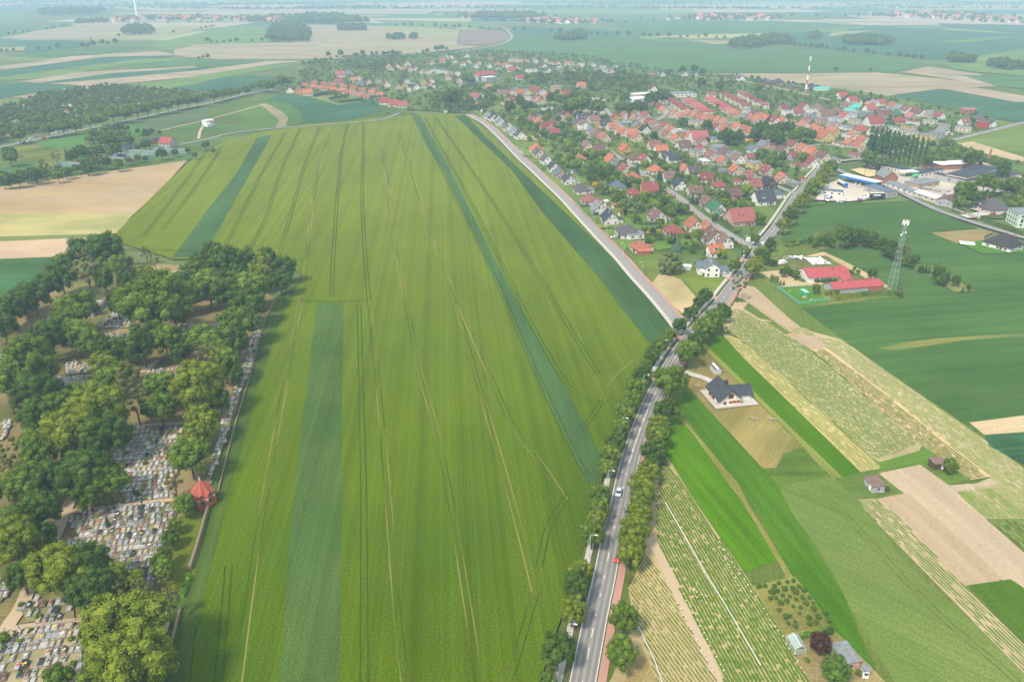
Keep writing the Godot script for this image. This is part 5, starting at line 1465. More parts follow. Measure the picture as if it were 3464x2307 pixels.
	for z in [3.0, 6.5]: part("garage_door", box_mesh(Vector3(0.1, 2.3, 2.6)), MT.timber, o, Vector3(-8.05, 0.1, z - 1.5))
	mark("hip-roofed villa", c)
	field("forecourt", "pale paved forecourt of the hip-roofed villa", P("1460,1040 1600,1020 1740,990 1600,950 1660,925 1760,960 2000,1040 2120,1040 2060,1080 1760,1075 1560,1080"), Color(0.45, 0.42, 0.38), {"tex": "soil"})
	for i in 12:
		var p: Vector2 = g(1340, 960).lerp(g(1735, 1105), i / 11.0)
		if i == 6: continue
		o = top("fence_pillar", Vector3(p.x, layer, p.y), gang(1340, 960, 1735, 1105))
		part("post", box_mesh(Vector3(0.6, 1.6, 0.6)), MT.wall_b, o)
		part("cap", box_mesh(Vector3(0.75, 0.12, 0.75)), MT.wall_g, o, Vector3(0, 1.6, 0))
		part("slat_panel", box_mesh(Vector3(0.08, 1.1, 2.2)), MT.metal, o, Vector3(0, 0.3, -1.5))
		tag(o, "brick fence pillar with grey slat panel before the villa", "fence", "villa fence pillars", "", false)
	hall("apartment_block", "mint green flat-roofed block cut by the right frame edge", g(2320, 1070, 4.5), gang(2200, 1040, 2300, 1100), 11.0, 17.0, 9.0, 0.0, "g", "n", "flat", 0)
	o = get_child(get_child_count() - 1)
	for f in 3:
		for z in [-5.5, -2.0, 1.5, 5.0]: window(o, Vector3(-5.5, 1.6 + f * 2.9, z), Vector3(-1, 0, 0), 1.5, 1.5, true)
		for x in [-3.0, 3.0]: window(o, Vector3(x, 1.6 + f * 2.9, 8.5), Vector3(0, 0, 1), 1.5, 1.5, true)
	mark("mint green block", g(2320, 1070))
	at(2464, 700, 2.355)
	c = g(2195, 285, 3.0)
	house(c, gang(2060, 250, 2330, 320), "k", "w", "H", 1.4, "house", "white bungalow with near-black hipped roof at the right edge")
	mark("black hipped bungalow", c)
	c = g(1905, 297)
	o = top("pool", Vector3(c.x, layer, c.y), gang(1850, 290, 1955, 300))
	part("rim", box_mesh(Vector3(4.4, 0.9, 8.5)), MT.white, o)
	part("water", box_mesh(Vector3(3.6, 0.1, 7.7)), mat("pool_cover", Color(0.3, 0.55, 0.5), 0.2), o, Vector3(0, 0.85, 0))
	tag(o, "covered pool with pale green top beside the black-roofed bungalow", "pool")
	at(2464, 700, 2.355)
	field("lawn", "bright lawn around the black-roofed bungalow", P("1840,290 2030,270 2100,300 2200,340 2370,350 2370,365 2030,380"), Color(0.09, 0.21, 0.03))
	# truck depot
	at(2464, 330, 2.355)
	o = top("canopy", Vector3(g(1050, 690).x, 0, g(1050, 690).y), gang(940, 665, 1165, 715))
	part("roof", box_mesh(Vector3(10, 0.3, 34)), MT.roof_w, o, Vector3(0, 5.0, 0))
	part("blue_fascia", box_mesh(Vector3(0.3, 1.6, 34.1)), mat("blue_paint", Color(0.02, 0.17, 0.5), 0.5), o, Vector3(-5.1, 3.8, 0))
	part("blue_fascia", box_mesh(Vector3(10.1, 1.6, 0.3)), MT.blue_paint, o, Vector3(0, 3.8, -17.1))
	part("rear_wall", box_mesh(Vector3(0.3, 5.0, 33)), MT.wall_g, o, Vector3(4.7, 0, 0))
	for z in 5: part("post", box_mesh(Vector3(0.35, 5.0, 0.35)), MT.blue_paint, o, Vector3(-4.6, 0, -16 + z * 8))
	tag(o, "white depot canopy with bright blue fascia", "canopy")
	mark("blue depot canopy", g(1050, 690))
	hall("workshop", "grey flat depot workshop behind the black lorry", g(1215, 745, 2.0), gang(1110, 705, 1310, 765), 11.0, 24.0, 4.2, 0.0, "l", "g", "flat", 2)
	hall("office", "low depot office with blue-grey roof", g(830, 755, 1.8), gang(775, 745, 885, 755), 7.0, 16.0, 3.4, 0.0, "l", "w", "flat", 3)
	truck(g(910, 690, 1.5), gang(955, 715, 865, 665), "tanker", "white tank lorry with blue cab in the depot yard")
	truck(g(1175, 790, 1.5), gang(1090, 790, 1260, 785), "box", "black-sided lorry with white cab on the depot grass edge")
	truck(g(780, 795, 1.5), gang(770, 800, 755, 770), "short", "blue and white lorry cab beside the depot office")
	o = top("yard_bin", Vector3(g(1050, 825).x, layer, g(1050, 825).y), 0.2)
	part("body", box_mesh(Vector3(2.4, 1.8, 2.4)), MT.roof_l, o)
	part("lid", box_mesh(Vector3(2.6, 0.2, 2.6)), MT.metal, o, Vector3(0, 1.8, 0))
	tag(o, "grey-blue bin on the depot grass edge", "bin")
	# yellow shop
	at(2200, 400, 3.925)
	o = hall("shop", "low dark-roofed shop with yellow and orange front wall", g(1320, 275, 2.0), gang(1240, 290, 1410, 270), 14.0, 15.0, 4.0, 0.0, "k", "y", "flat", 0)
	part("orange_band", box_mesh(Vector3(0.3, 1.2, 15.2)), mat("orange_paint", Color(0.7, 0.16, 0.02), 0.6), o, Vector3(-7.1, 1.2, 0))
	part("yellow_sign", box_mesh(Vector3(0.3, 1.5, 15.2)), mat("yellow_paint", Color(0.75, 0.42, 0.02), 0.6), o, Vector3(-7.12, 2.5, 0))
	part("entrance", box_mesh(Vector3(0.4, 2.0, 2.0)), MT.glass, o, Vector3(-7.1, 0, 4.0))
	mark("yellow shop", g(1320, 275))
	# school, office, parish hall
	at(1500, 180, 3.925)
	hall("school", "large white school with long red hipped roof", g(560, 300, 7.0), gang(400, 310, 715, 275), 15.0, 46.0, 10.0, 5.0, "r", "g", "hip", 12)
	mark("red-roofed school", g(560, 320))
	hall("sports_hall", "grey sports hall with white roof in front of the school", g(605, 345, 4.0), gang(530, 350, 700, 335), 14.0, 22.0, 8.0, 0.0, "w", "g", "flat", 3)
	o = hall("office_block", "tan three-storey flat-roofed block above the churchyard", g(1510, 480, 6.0), gang(1440, 480, 1590, 490), 11.0, 18.0, 11.0, 0.0, "g", "t", "flat", 0)
	for f in 3:
		for z in 5: window(o, Vector3(-5.5, 2.2 + f * 3.4, -7.2 + z * 3.6), Vector3(-1, 0, 0), 1.6, 1.6, false)
	mark("tan office block", g(1510, 480))
	hall("parish_hall", "building with one huge sloping maroon roof beside old trees", g(1640, 560, 5.0), gang(1580, 580, 1740, 560), 22.0, 22.0, 4.0, 8.0, "m", "p", "gable", 4)
	mark("huge maroon roof", g(1640, 570))
	at(2050, 220, 3.925)
	hall("factory", "white factory block at the edge of the trees", g(420, 470, 3.5), gang(330, 480, 540, 450), 18.0, 30.0, 7.0, 0.0, "w", "w", "flat", 4)
	mark("white factory", g(420, 470))
	hall("factory", "low pale works building with white roof behind the white factory", g(490, 395, 3.0), gang(420, 400, 580, 390), 16.0, 34.0, 5.0, 0.0, "w", "g", "flat", 4)
	hall("factory", "wide grey-roofed works building above the bungalows", g(940, 390, 3.0), gang(820, 395, 1080, 385), 24.0, 52.0, 5.0, 0.0, "g", "w", "flat", 8)
	# brick shell under construction, white house shell, garages on the left
	hall("house_shell", "roofless orange brick house shell at the sandy building road", g(598, 132, 2.0), gang(555, 130, 640, 130), 10.0, 13.0, 4.0, 0.0, "p", "b", "flat", 2, false, "house shell")
	at(2464, 330, 2.355)
	hall("house_shell", "unfinished pink brick shell at the east end of village", g(1915, 115, 2.0), gang(1865, 115, 1970, 115), 12.0, 16.0, 6.0, 0.0, "p", "b", "flat", 3, false, "house shell")
	at(0, 0, 2.039)
	o = hall("house_shell", "unroofed white block house in the dry meadow", g(1432, 840, 4.0), gang(1385, 850, 1480, 835), 8.0, 11.0, 6.0, 0.0, "w", "w", "flat", 3, true, "house shell")
	part("terrace_block", box_mesh(Vector3(6, 3.5, 6)), MT.wall_w, o, Vector3(-6.5, 0, -5.0))
	mark("white house shell", g(1432, 840))
	at(0, 280, 3.3643)
	hall("house", "grey house with bright red roof beside the dirt road", g(1905, 680, 3.0), gang(1850, 690, 1960, 700), 11.0, 15.0, 3.6, 5.0, "r", "g", "gable", 3, true, "house")
	mark("red-roofed roadside house", g(1905, 680))
	hall("workshop", "low dark workshop beside the red-roofed roadside house", g(1745, 660, 2.0), gang(1680, 680, 1820, 655), 10.0, 24.0, 4.0, 0.0, "d", "b", "flat", 2)
	hall("workshop", "small dark workshop hidden among trees by dirt road", g(1440, 725, 2.0), gang(1380, 740, 1520, 710), 8.0, 20.0, 3.5, 0.0, "k", "g", "flat", 2)
	for p in [[1300, 870, 1180, 1440, "with most doors in view"], [1470, 830, 1375, 1550, "second from the left"], [1680, 795, 1575, 1790, "below the red-roofed house"], [1930, 770, 1770, 2090, "nearest the dirt road"], [870, 935, 760, 990, "partly hidden by shrubs"]]:
		o = hall("garage_row", "long grey garage row with green doors, " + p[4], g(p[0], p[1], 1.5), gang(p[2], p[1] - 8, p[3], p[1] + 8), 7.0, 40.0, 2.8, 0.0, "g", "g", "flat", 0)
		for i in 12: part("garage_door", box_mesh(Vector3(0.12, 2.1, 2.3)), mat("door_green", Color(0.06, 0.28, 0.2), 0.7) if not MT.has("door_green") else MT.door_green, o, Vector3(-3.5, 0.05, -18.0 + i * 3.27))
	mark("garage rows", g(1470, 830))
	# red and white mast
	at(2100, 0, 1.7265)
	c = g(1080, 547)
	o = top("radio_mast", Vector3(c.x, 0, c.y), 0.3)
	for i in 8:
		b = MB.new()
		var h0 := i * 6.6
		b.box(Vector3(0, h0, 0), Vector3(2.2 - i * 0.15, 6.6, 2.2 - i * 0.15), Color.WHITE, 0.0, 0.93)
		part("section", b.mesh(), MT.roof_p if i % 2 == 0 else MT.white, o)
	for i in 3: part("antenna", box_mesh(Vector3(0.9, 2.5, 0.5)), MT.metal, o, Vector3(sin(i * 2.1) * 1.6, 48.0, cos(i * 2.1) * 1.6), i * 2.1)
	tag(o, "red and white banded radio mast at the building road", "mast")
	mark("red and white mast", c)
	# marquee with a green roof
	c = g(1172, 528)
	hall("marquee", "green-roofed shelter on the grass near the radio mast", c, gang(1140, 530, 1205, 530), 10.0, 22.0, 3.0, 2.5, "t", "n", "gable", 0)
	# wind turbine
	at(0, 0, 2.039)
	c = g(943, 118)
	o = top("wind_turbine", Vector3(c.x, -1, c.y))
	b = MB.new()
	b.tube(Vector3.ZERO, Vector3(0, 150, 0), 4.5, 2.4, 10)
	part("tower", b.mesh(), MT.white, o)
	part("nacelle", box_mesh(Vector3(6, 6, 14)), MT.white, o, Vector3(0, 148, 2))
	for i in 3:
		b = MB.new()
		var a := TAU * i / 3 + 0.5
		b.tube(Vector3(0, 151, 10), Vector3(sin(a) * 55, 151 + cos(a) * 55, 10), 2.2, 0.4, 5)
		part("blade", b.mesh(), MT.white, o)
	tag(o, "pale wind turbine far off beyond a village", "wind turbine")
	mark("new street corner", main_point())

func main_point() -> Vector2:
	at(0, 0, 1)
	mark("main road bend", g(2060, 1900))
	mark("bus stop zigzags", g(2560, 860))
	mark("works road junction", g(2806, 552))
	mark("top end of the new street", g(1590, 390))
	for m in [["gravel yard", 230, 1070], ["bare clearing", 580, 950], ["niche wall", 340, 1050], ["slim ivy tree", 415, 1115], ["wheat field corner", 990, 880], ["middle path", 250, 1275], ["wheel-track turn", 1040, 1020], ["left picture edge", 20, 1500], ["lower wall", 570, 2230], ["biggest round crown", 425, 2130], ["yellow-green giant", 270, 1460], ["cemetery entrance path", 30, 2020], ["central trees", 490, 1210], ["churchyard", 1850, 375], ["conifer hedge", 1890, 465], ["green-roofed house", 2424, 703], ["big grey gable", 2070, 545], ["pink semi-detached house", 2503, 736], ["turquoise roof", 2898, 360], ["brick cube house", 2990, 378], ["long white house", 2363, 465], ["yellow cube house", 2553, 557], ["grey balcony house", 2432, 503], ["long dark-grey house", 2582, 672], ["hilltop white house", 1378, 217], ["big white house", 1151, 252], ["three red roofs", 1330, 352], ["first terrace house", 1062, 280], ["last terrace house", 1284, 318], ["far white row", 1750, 205], ["climbing street", 2060, 380], ["vegetable garden", 1850, 485], ["golden hedge", 1911, 541], ["long curved hedge", 2135, 735], ["east end shell", 3277, 378], ["white works store", 3100, 650], ["orange-walled house", 2480, 655], ["left gable row", 2330, 400], ["bungalow rows", 2400, 355], ["stepped rows", 2570, 350], ["black-gabled house", 2600, 619], ["middle pink cube", 2822, 420], ["tall yellow block", 3132, 463], ["red-walled house", 3326, 421], ["upper pines", 1900, 420]]:
		mark(m[0], g(m[1], m[2]))
	mark("avenue parking", g(140, 460))
	mark("front grave plot", g(130, 2200))
	return g(2325, 1110)

func shed(c: Vector2, ang: float, w: float, l: float, wall: String, roof: String, label: String) -> void:
	var o := top("shed", Vector3(c.x, 0, c.y), ang)
	part("wall", box_mesh(Vector3(w, 2.5, l)), MT[wall], o)
	var r := part("roof", box_mesh(Vector3(w + 0.5, 0.18, l + 0.5)), MT[roof], o, Vector3(0, 2.65, 0))
	r.rotation.z = 0.1
	part("door", box_mesh(Vector3(0.1, 2.0, 1.1)), MT.white, o, Vector3(-w / 2, 0.1, l * 0.2))
	part("window", box_mesh(Vector3(0.9, 0.7, 0.1)), MT.glass, o, Vector3(0, 1.2, l / 2))
	tag(o, label, "shed")
	taken.append([c, l * 0.7])

func van(c: Vector2, ang: float, label: String) -> void:
	var o := top("van", Vector3(c.x, layer, c.y), ang)
	var b := MB.new()
	b.box(Vector3(0, 0.4, 0.6), Vector3(2.0, 2.0, 4.2), Color.WHITE, 0, 0.95)
	b.box(Vector3(0, 0.4, -2.1), Vector3(1.95, 1.2, 1.4), Color.WHITE, 0, 0.85)
	part("body", b.mesh(), MT.white, o)
	b = MB.new()
	b.quad(Vector3(-0.85, 1.55, -1.75), Vector3(0.85, 1.55, -1.75), Vector3(0.85, 2.25, -1.5), Vector3(-0.85, 2.25, -1.5))
	part("windscreen", b.mesh(), MT.glass, o)
	for s in [[-0.95, -1.8], [0.95, -1.8], [-0.95, 1.7], [0.95, 1.7]]: part("wheel", MESH.wheel, MT.rubber, o, Vector3(s[0], 0.35, s[1]))
	for s in [-1.0, 1.0]: part("window", box_mesh(Vector3(0.05, 0.6, 0.9)), MT.glass, o, Vector3(s, 1.5, -1.0))
	tag(o, label, "van")

func truck(c: Vector2, ang: float, kind: String, label: String) -> void:
	var o := top("lorry", Vector3(c.x, layer, c.y), ang)
	var cab: Material = MT.blue_paint if kind == "tanker" else MT.white
	part("cab", box_mesh(Vector3(2.5, 2.8, 2.2)), cab, o, Vector3(0, 0.6, -7.0))
	part("windscreen", box_mesh(Vector3(2.2, 1.0, 0.1)), MT.glass, o, Vector3(0, 2.0, -8.1))
	part("chassis", box_mesh(Vector3(2.3, 0.4, 15.0 if kind != "short" else 6.0)), MT.rubber, o, Vector3(0, 0.7, 0 if kind != "short" else -4.5))
	var b := MB.new()
	if kind == "tanker":
		b.tube(Vector3(0, 2.4, -5.4), Vector3(0, 2.4, 7.0), 1.3, 1.3, 12)
		b.tube(Vector3(0, 2.4, 7.0), Vector3(0, 2.4, -5.4), 1.3, 1.3, 12)
		part("tank", b.mesh(), MT.white, o)
	elif kind == "box":
		part("trailer", box_mesh(Vector3(2.55, 2.8, 12.6)), MT.granite_dark, o, Vector3(0, 1.2, 1.0))
		part("trailer_top", box_mesh(Vector3(2.5, 0.1, 12.5)), MT.wall_c, o, Vector3(0, 4.0, 1.0))
		part("side_print", box_mesh(Vector3(0.04, 0.9, 6.0)), MT.white, o, Vector3(1.29, 2.1, 0.5))
		part("side_print", box_mesh(Vector3(0.04, 0.9, 6.0)), MT.white, o, Vector3(-1.29, 2.1, 0.5))
	else:
		part("blue_deck", box_mesh(Vector3(2.5, 2.4, 4.5)), MT.blue_paint, o, Vector3(0, 1.1, -3.3))
	for z in ([-6.8, -3.5, 3.5, 4.8, 6.1] if kind != "short" else [-6.8, -3.0]):
		for s in [-1.1, 1.1]:
			var w := part("wheel", MESH.wheel, MT.rubber, o, Vector3(s, 0.48, z))
			w.scale = Vector3.ONE * 1.5
	tag(o, label, "lorry")

func wall_line(called: String, label: String, l: PackedVector2Array, h: float, t: float, m: String) -> void:
	var b := MB.new()
	var cap := MB.new()
	for i in l.size() - 1:
		var a := l[i]
		var e := l[i + 1]
		var mid := (a + e) * 0.5
		var tn := atan2(e.x - a.x, e.y - a.y)
		b.box(Vector3(mid.x, -0.3, mid.y), Vector3(t, h + 0.3, a.distance_to(e) + 0.1), Color.WHITE, tn)
		cap.box(Vector3(mid.x, h, mid.y), Vector3(t + 0.15, 0.1, a.distance_to(e) + 0.1), Color.WHITE, tn)
	var o := top(called, Vector3.ZERO)
	o.set_meta("spot", l[l.size() / 2])
	part("body", b.mesh(), MT[m], o)
	part("coping", cap.mesh(), MT.wall_stone, o)
	tag(o, label, "wall")

func fence(called: String, label: String, l: PackedVector2Array, h: float, col: Color) -> void:
	var o := top(called, Vector3(l[0].x, layer, l[0].y))
	var k := "fence%s" % col
	if not MT.has(k): mat(k, col, 0.6)
	for i in l.size() - 1:
		var d := l[i + 1] - l[i]
		var n := maxi(1, int(d.length() / 2.6))
		for j in n:
			var p := l[i] + d * j / n - l[0]
			part("post", box_mesh(Vector3(0.12, h, 0.12)), MT[k], o, Vector3(p.x, 0, p.y))
			var q := p + d / n
			var b := MB.new()
			for y in [0.15, 0.5, 0.85, 0.98]: b.tube(Vector3(p.x, h * y, p.y), Vector3(q.x, h * y, q.y), 0.035, 0.035, 4)
			for z in 8:
				var r := p.lerp(q, z / 8.0)
				b.tube(Vector3(r.x, 0.1, r.y), Vector3(r.x, h * 0.97, r.y), 0.02, 0.02, 3)
			part("panel", b.mesh(), MT[k], o)
	tag(o, label, "fence")

# ---------------------------------------------------------------- cemetery
func make_cemetery() -> void:
	# a grave: kerb, slab, headstone, a bunch of flowers or a lantern
	var b := MB.new()
	b.box(Vector3(0, 0, 0), Vector3(1.25, 0.25, 2.3))
	MESH["grave_kerb"] = b.mesh()
	b = MB.new()
	b.box(Vector3(0, 0.25, 0.1), Vector3(1.05, 0.16, 1.9), Color.WHITE, 0, 0.95)
	MESH["grave_slab"] = b.mesh()
	b = MB.new()
	b.box(Vector3(0, 0.2, -1.0), Vector3(0.9, 0.75, 0.2), Color.WHITE, 0, 0.92)
	MESH["headstone"] = b.mesh()
	b = MB.new()
	b.box(Vector3(0, 0.2, -0.95), Vector3(0.22, 1.5, 0.2))
	b.box(Vector3(0, 1.05, -0.95), Vector3(0.9, 0.22, 0.2))
	MESH["stone_cross"] = b.mesh()
	b = MB.new()
	for i in 9: b.ball(Vector3(rng.randf_range(-0.3, 0.3), 0.5 + rng.randf() * 0.15, rng.randf_range(-0.4, 0.5)), Vector3.ONE * 0.16, 4)
	MESH["flowers"] = b.mesh()
	var st := {"pale": Color(0.4, 0.385, 0.36), "grey": Color(0.29, 0.29, 0.295), "black": Color(0.05, 0.055, 0.06), "brown": Color(0.22, 0.13, 0.1), "sand": Color(0.4, 0.33, 0.25)}
	for k in st: mat("stone_" + k, st[k], 0.45, MT.wall_g.albedo_texture, 2.5)
	var fl := {"yellow": Color(0.75, 0.55, 0.02), "red": Color(0.55, 0.04, 0.05), "white": Color(0.75, 0.75, 0.7), "orange": Color(0.75, 0.25, 0.03), "green": Color(0.05, 0.13, 0.03)}
	for k in fl: mat("flower_" + k, fl[k], 0.8)
	at(0, 1757, 2.851)
	var rowd := (g(720, 985) - g(60, 1075)).normalized()
	var plots := [
		[0, 1757, "-30,1120 300,1075 705,1035 790,1140 775,1600 -30,1600", "front plot", 0.86],
		[0, 1757, "185,870 330,765 470,790 700,800 715,965 260,1000", "small path plot", 0.8],
		[0, 1300, "650,1265 1050,1225 1700,1160 1690,1290 1610,1430 1560,1640 1480,1940 1400,2120 1300,2020 1150,1950 1000,1840 760,1800 560,1700 560,1520 760,1490", "dense lower plot", 0.9],
		[0, 1300, "1290,515 1700,490 1730,700 1700,880 1640,1010 1660,1085 1220,1140 1090,930 1130,760", "dense upper plot", 0.92],
		[0, 1300, "1130,640 1240,520 1150,760 1080,900 1040,860", "shaded strip", 0.7],
		[0, 1300, "1240,430 1780,400 1760,480 1300,500", "northern path row", 0.7],
		[0, 1300, "2190,190 2275,190 2120,700 2010,965 1985,960 2080,620", "wall strip", 0.8],
		[0, 1757, "1555,985 1640,1010 1560,1240 1500,1480 1440,1580 1400,1560", "lower wall strip", 0.8],
		[0, 760, "2050,760 2095,760 1995,1150 1900,1400 1850,1500 1820,1490 1940,1130", "wall strip", 0.75],
		[0, 760, "200,860 330,770 410,755 250,885", "gravel yard strip", 0.8],
		[0, 760, "775,825 850,745 1040,590 1060,640 1040,830", "niche wall plot", 0.75],
		[0, 760, "830,880 1050,850 1060,930 850,945", "ivy tree plot", 0.8],
		[0, 760, "1430,810 1820,790 1760,850 1440,860", "shaded central plot", 0.7],
		[0, 760, "520,1100 720,1100 720,1190 520,1195", "upper path plot", 0.7],
		[0, 760, "470,1240 740,1220 700,1330 380,1290", "lower path plot", 0.7],
		[0, 760, "1170,1180 1420,1160 1480,1200 1400,1260 1160,1250", "central plot", 0.7],
		[0, 760, "0,1010 270,960 250,1010 60,1110 0,1180", "left edge plot", 0.7],
		[0, 1300, "-20,380 100,370 60,520 -20,560", "left edge plot", 0.7],
		[0, 1757, "-20,540 130,560 110,700 -20,830", "left edge plot", 0.7]]
	var spots := []
	for p in plots:
		at(p[0], p[1], 2.851 if p[1] != 760 else 2.355)
		var q := P(p[2])
		layer += 0.004
		field("grave_ground", "trodden sandy ground, " + p[3], q, Color(0.27, 0.225, 0.13), {"tex": "soil", "col2": Color(0.14, 0.15, 0.05), "blot": 0.5, "w": 1.0, "l": 1.0, "streak": 0.2})
		var n := Vector2(-rowd.y, rowd.x)
		var lo := Vector2(1e9, 1e9)
		var hi := -lo
		for e in q:
			var z := Vector2(e.dot(rowd), e.dot(n))
			lo = lo.min(z); hi = hi.max(z)
		var v := lo.y + 0.8
		while v < hi.y:
			var u := lo.x + rng.randf() * 1.0
			while u < hi.x:
				var pos := rowd * u + n * (v + rng.randf_range(-0.1, 0.1))
				if Geometry2D.is_point_in_polygon(pos, q) and rng.randf() < p[4]:
					spots.append([pos, p[3]])
				u += rng.randf_range(1.45, 1.95)
			v += rng.randf_range(2.75, 3.1)
	spots.sort_custom(func(a, c): return a[0].length() < c[0].length())
	var keys := ["pale", "pale", "pale", "grey", "grey", "grey", "grey", "black", "sand", "sand", "brown", "pale"]
	var fk := ["yellow", "red", "white", "green", "green", "green", "green"]
	var turn := atan2(-rowd.y, rowd.x)
	var mms := {}
	for i in spots.size():
		var p: Vector2 = spots[i][0]
		var k: String = keys[rng.randi() % keys.size()]
		var kerb: String = ["pale", "sand", "grey", k][rng.randi() % 4]
		var s := Vector3(rng.randf_range(0.85, 1.15) * (1.6 if rng.randf() < 0.12 else 1.0), rng.randf_range(0.8, 1.2), rng.randf_range(0.88, 1.1))
		var tn := turn + rng.randf_range(-0.05, 0.05)
		if rng.randf() < 0.09:
			var gs := rng.randf_range(0.25, 0.6)
			if not mms.has("green"): mms["green"] = []
			mms.green.append([Transform3D(Basis(Vector3.UP, rng.randf() * TAU).scaled(Vector3.ONE * gs), Vector3(p.x + rng.randf_range(-0.9, 0.9), layer, p.y + rng.randf_range(-1.2, 1.2))), Color.WHITE * rng.randf_range(0.7, 1.2)])
		if i < 290:
			var o := top("grave", Vector3(p.x, layer, p.y), tn)
			var cross := rng.randf() < 0.12
			for w in [["kerb", "grave_kerb", kerb], ["slab", "grave_slab", k], ["headstone", "stone_cross" if cross else "headstone", k]]:
				part(w[0], MESH[w[1]], MT["stone_" + w[2]], o).scale = s
			var f: String = fk[rng.randi() % fk.size()]
			if rng.randf() < 0.5: part("flowers", MESH.flowers, MT["flower_" + f], o).scale = s
			else: f = "no"
			tag(o, "%s grave with %s, %s" % [k, ("cross and " if cross else "") + (f + " flowers" if f not in ["no", "green"] else ("green plants" if f == "green" else "bare slab")), spots[i][1]], "grave", "graves in the cemetery")
		else:
			var t := Transform3D(Basis(Vector3.UP, tn).scaled(s), Vector3(p.x, layer, p.y))
			if not mms.has("kerb"): mms["kerb"] = []; mms["stone"] = []; mms["flower"] = []
			mms.kerb.append([t, st[kerb]]); mms.stone.append([t, st[k]])
			if rng.randf() < 0.45: mms.flower.append([t, fl[fk[rng.randi() % fk.size()]]])
	b = MB.new()
	b.box(Vector3(0, 0.25, 0.1), Vector3(1.05, 0.16, 1.9), Color.WHITE, 0, 0.95)
	b.box(Vector3(0, 0.2, -1.0), Vector3(0.9, 0.75, 0.2), Color.WHITE, 0, 0.92)
	MESH["grave_stone"] = b.mesh()
	if mms.has("kerb"):
		var root := top("more_graves", Vector3.ZERO)
		tag(root, "hundreds of further graves crowded between the cemetery trees", "graves", "", "stuff")
		many("kerb", root, MESH.grave_kerb, mms.kerb)
		many("stone", root, MESH.grave_stone, mms.stone)
		many("flowers", root, MESH.flowers, mms.flower)
		if mms.has("green"): many("grave_plants", root, MESH.shrub, mms.green, MT.leaf)

func many(called: String, parent: Node3D, m: Mesh, list: Array, mt: Material = null) -> MultiMeshInstance3D:
	var mm := MultiMesh.new()
	mm.transform_format = MultiMesh.TRANSFORM_3D
	mm.use_colors = true
	mm.mesh = m
	mm.instance_count = list.size()
	for i in list.size():
		mm.set_instance_transform(i, list[i][0])
		mm.set_instance_color(i, list[i][1])
	var o := MultiMeshInstance3D.new()
	o.name = called
	o.multimesh = mm
	o.material_override = mt if mt else MT.plain
	parent.add_child(o, true)
	return o

# ---------------------------------------------------------------- trees
func trees(s: String, place: String, group: String, called := "tree", old := false) -> void:
	for w in s.split(" ", false):
		var a := w.split(",")
		var k: String = a[3] if a.size() > 3 else "g"
		tree(float(a[0]), float(a[1]), float(a[2]), k, place, group, called, old)

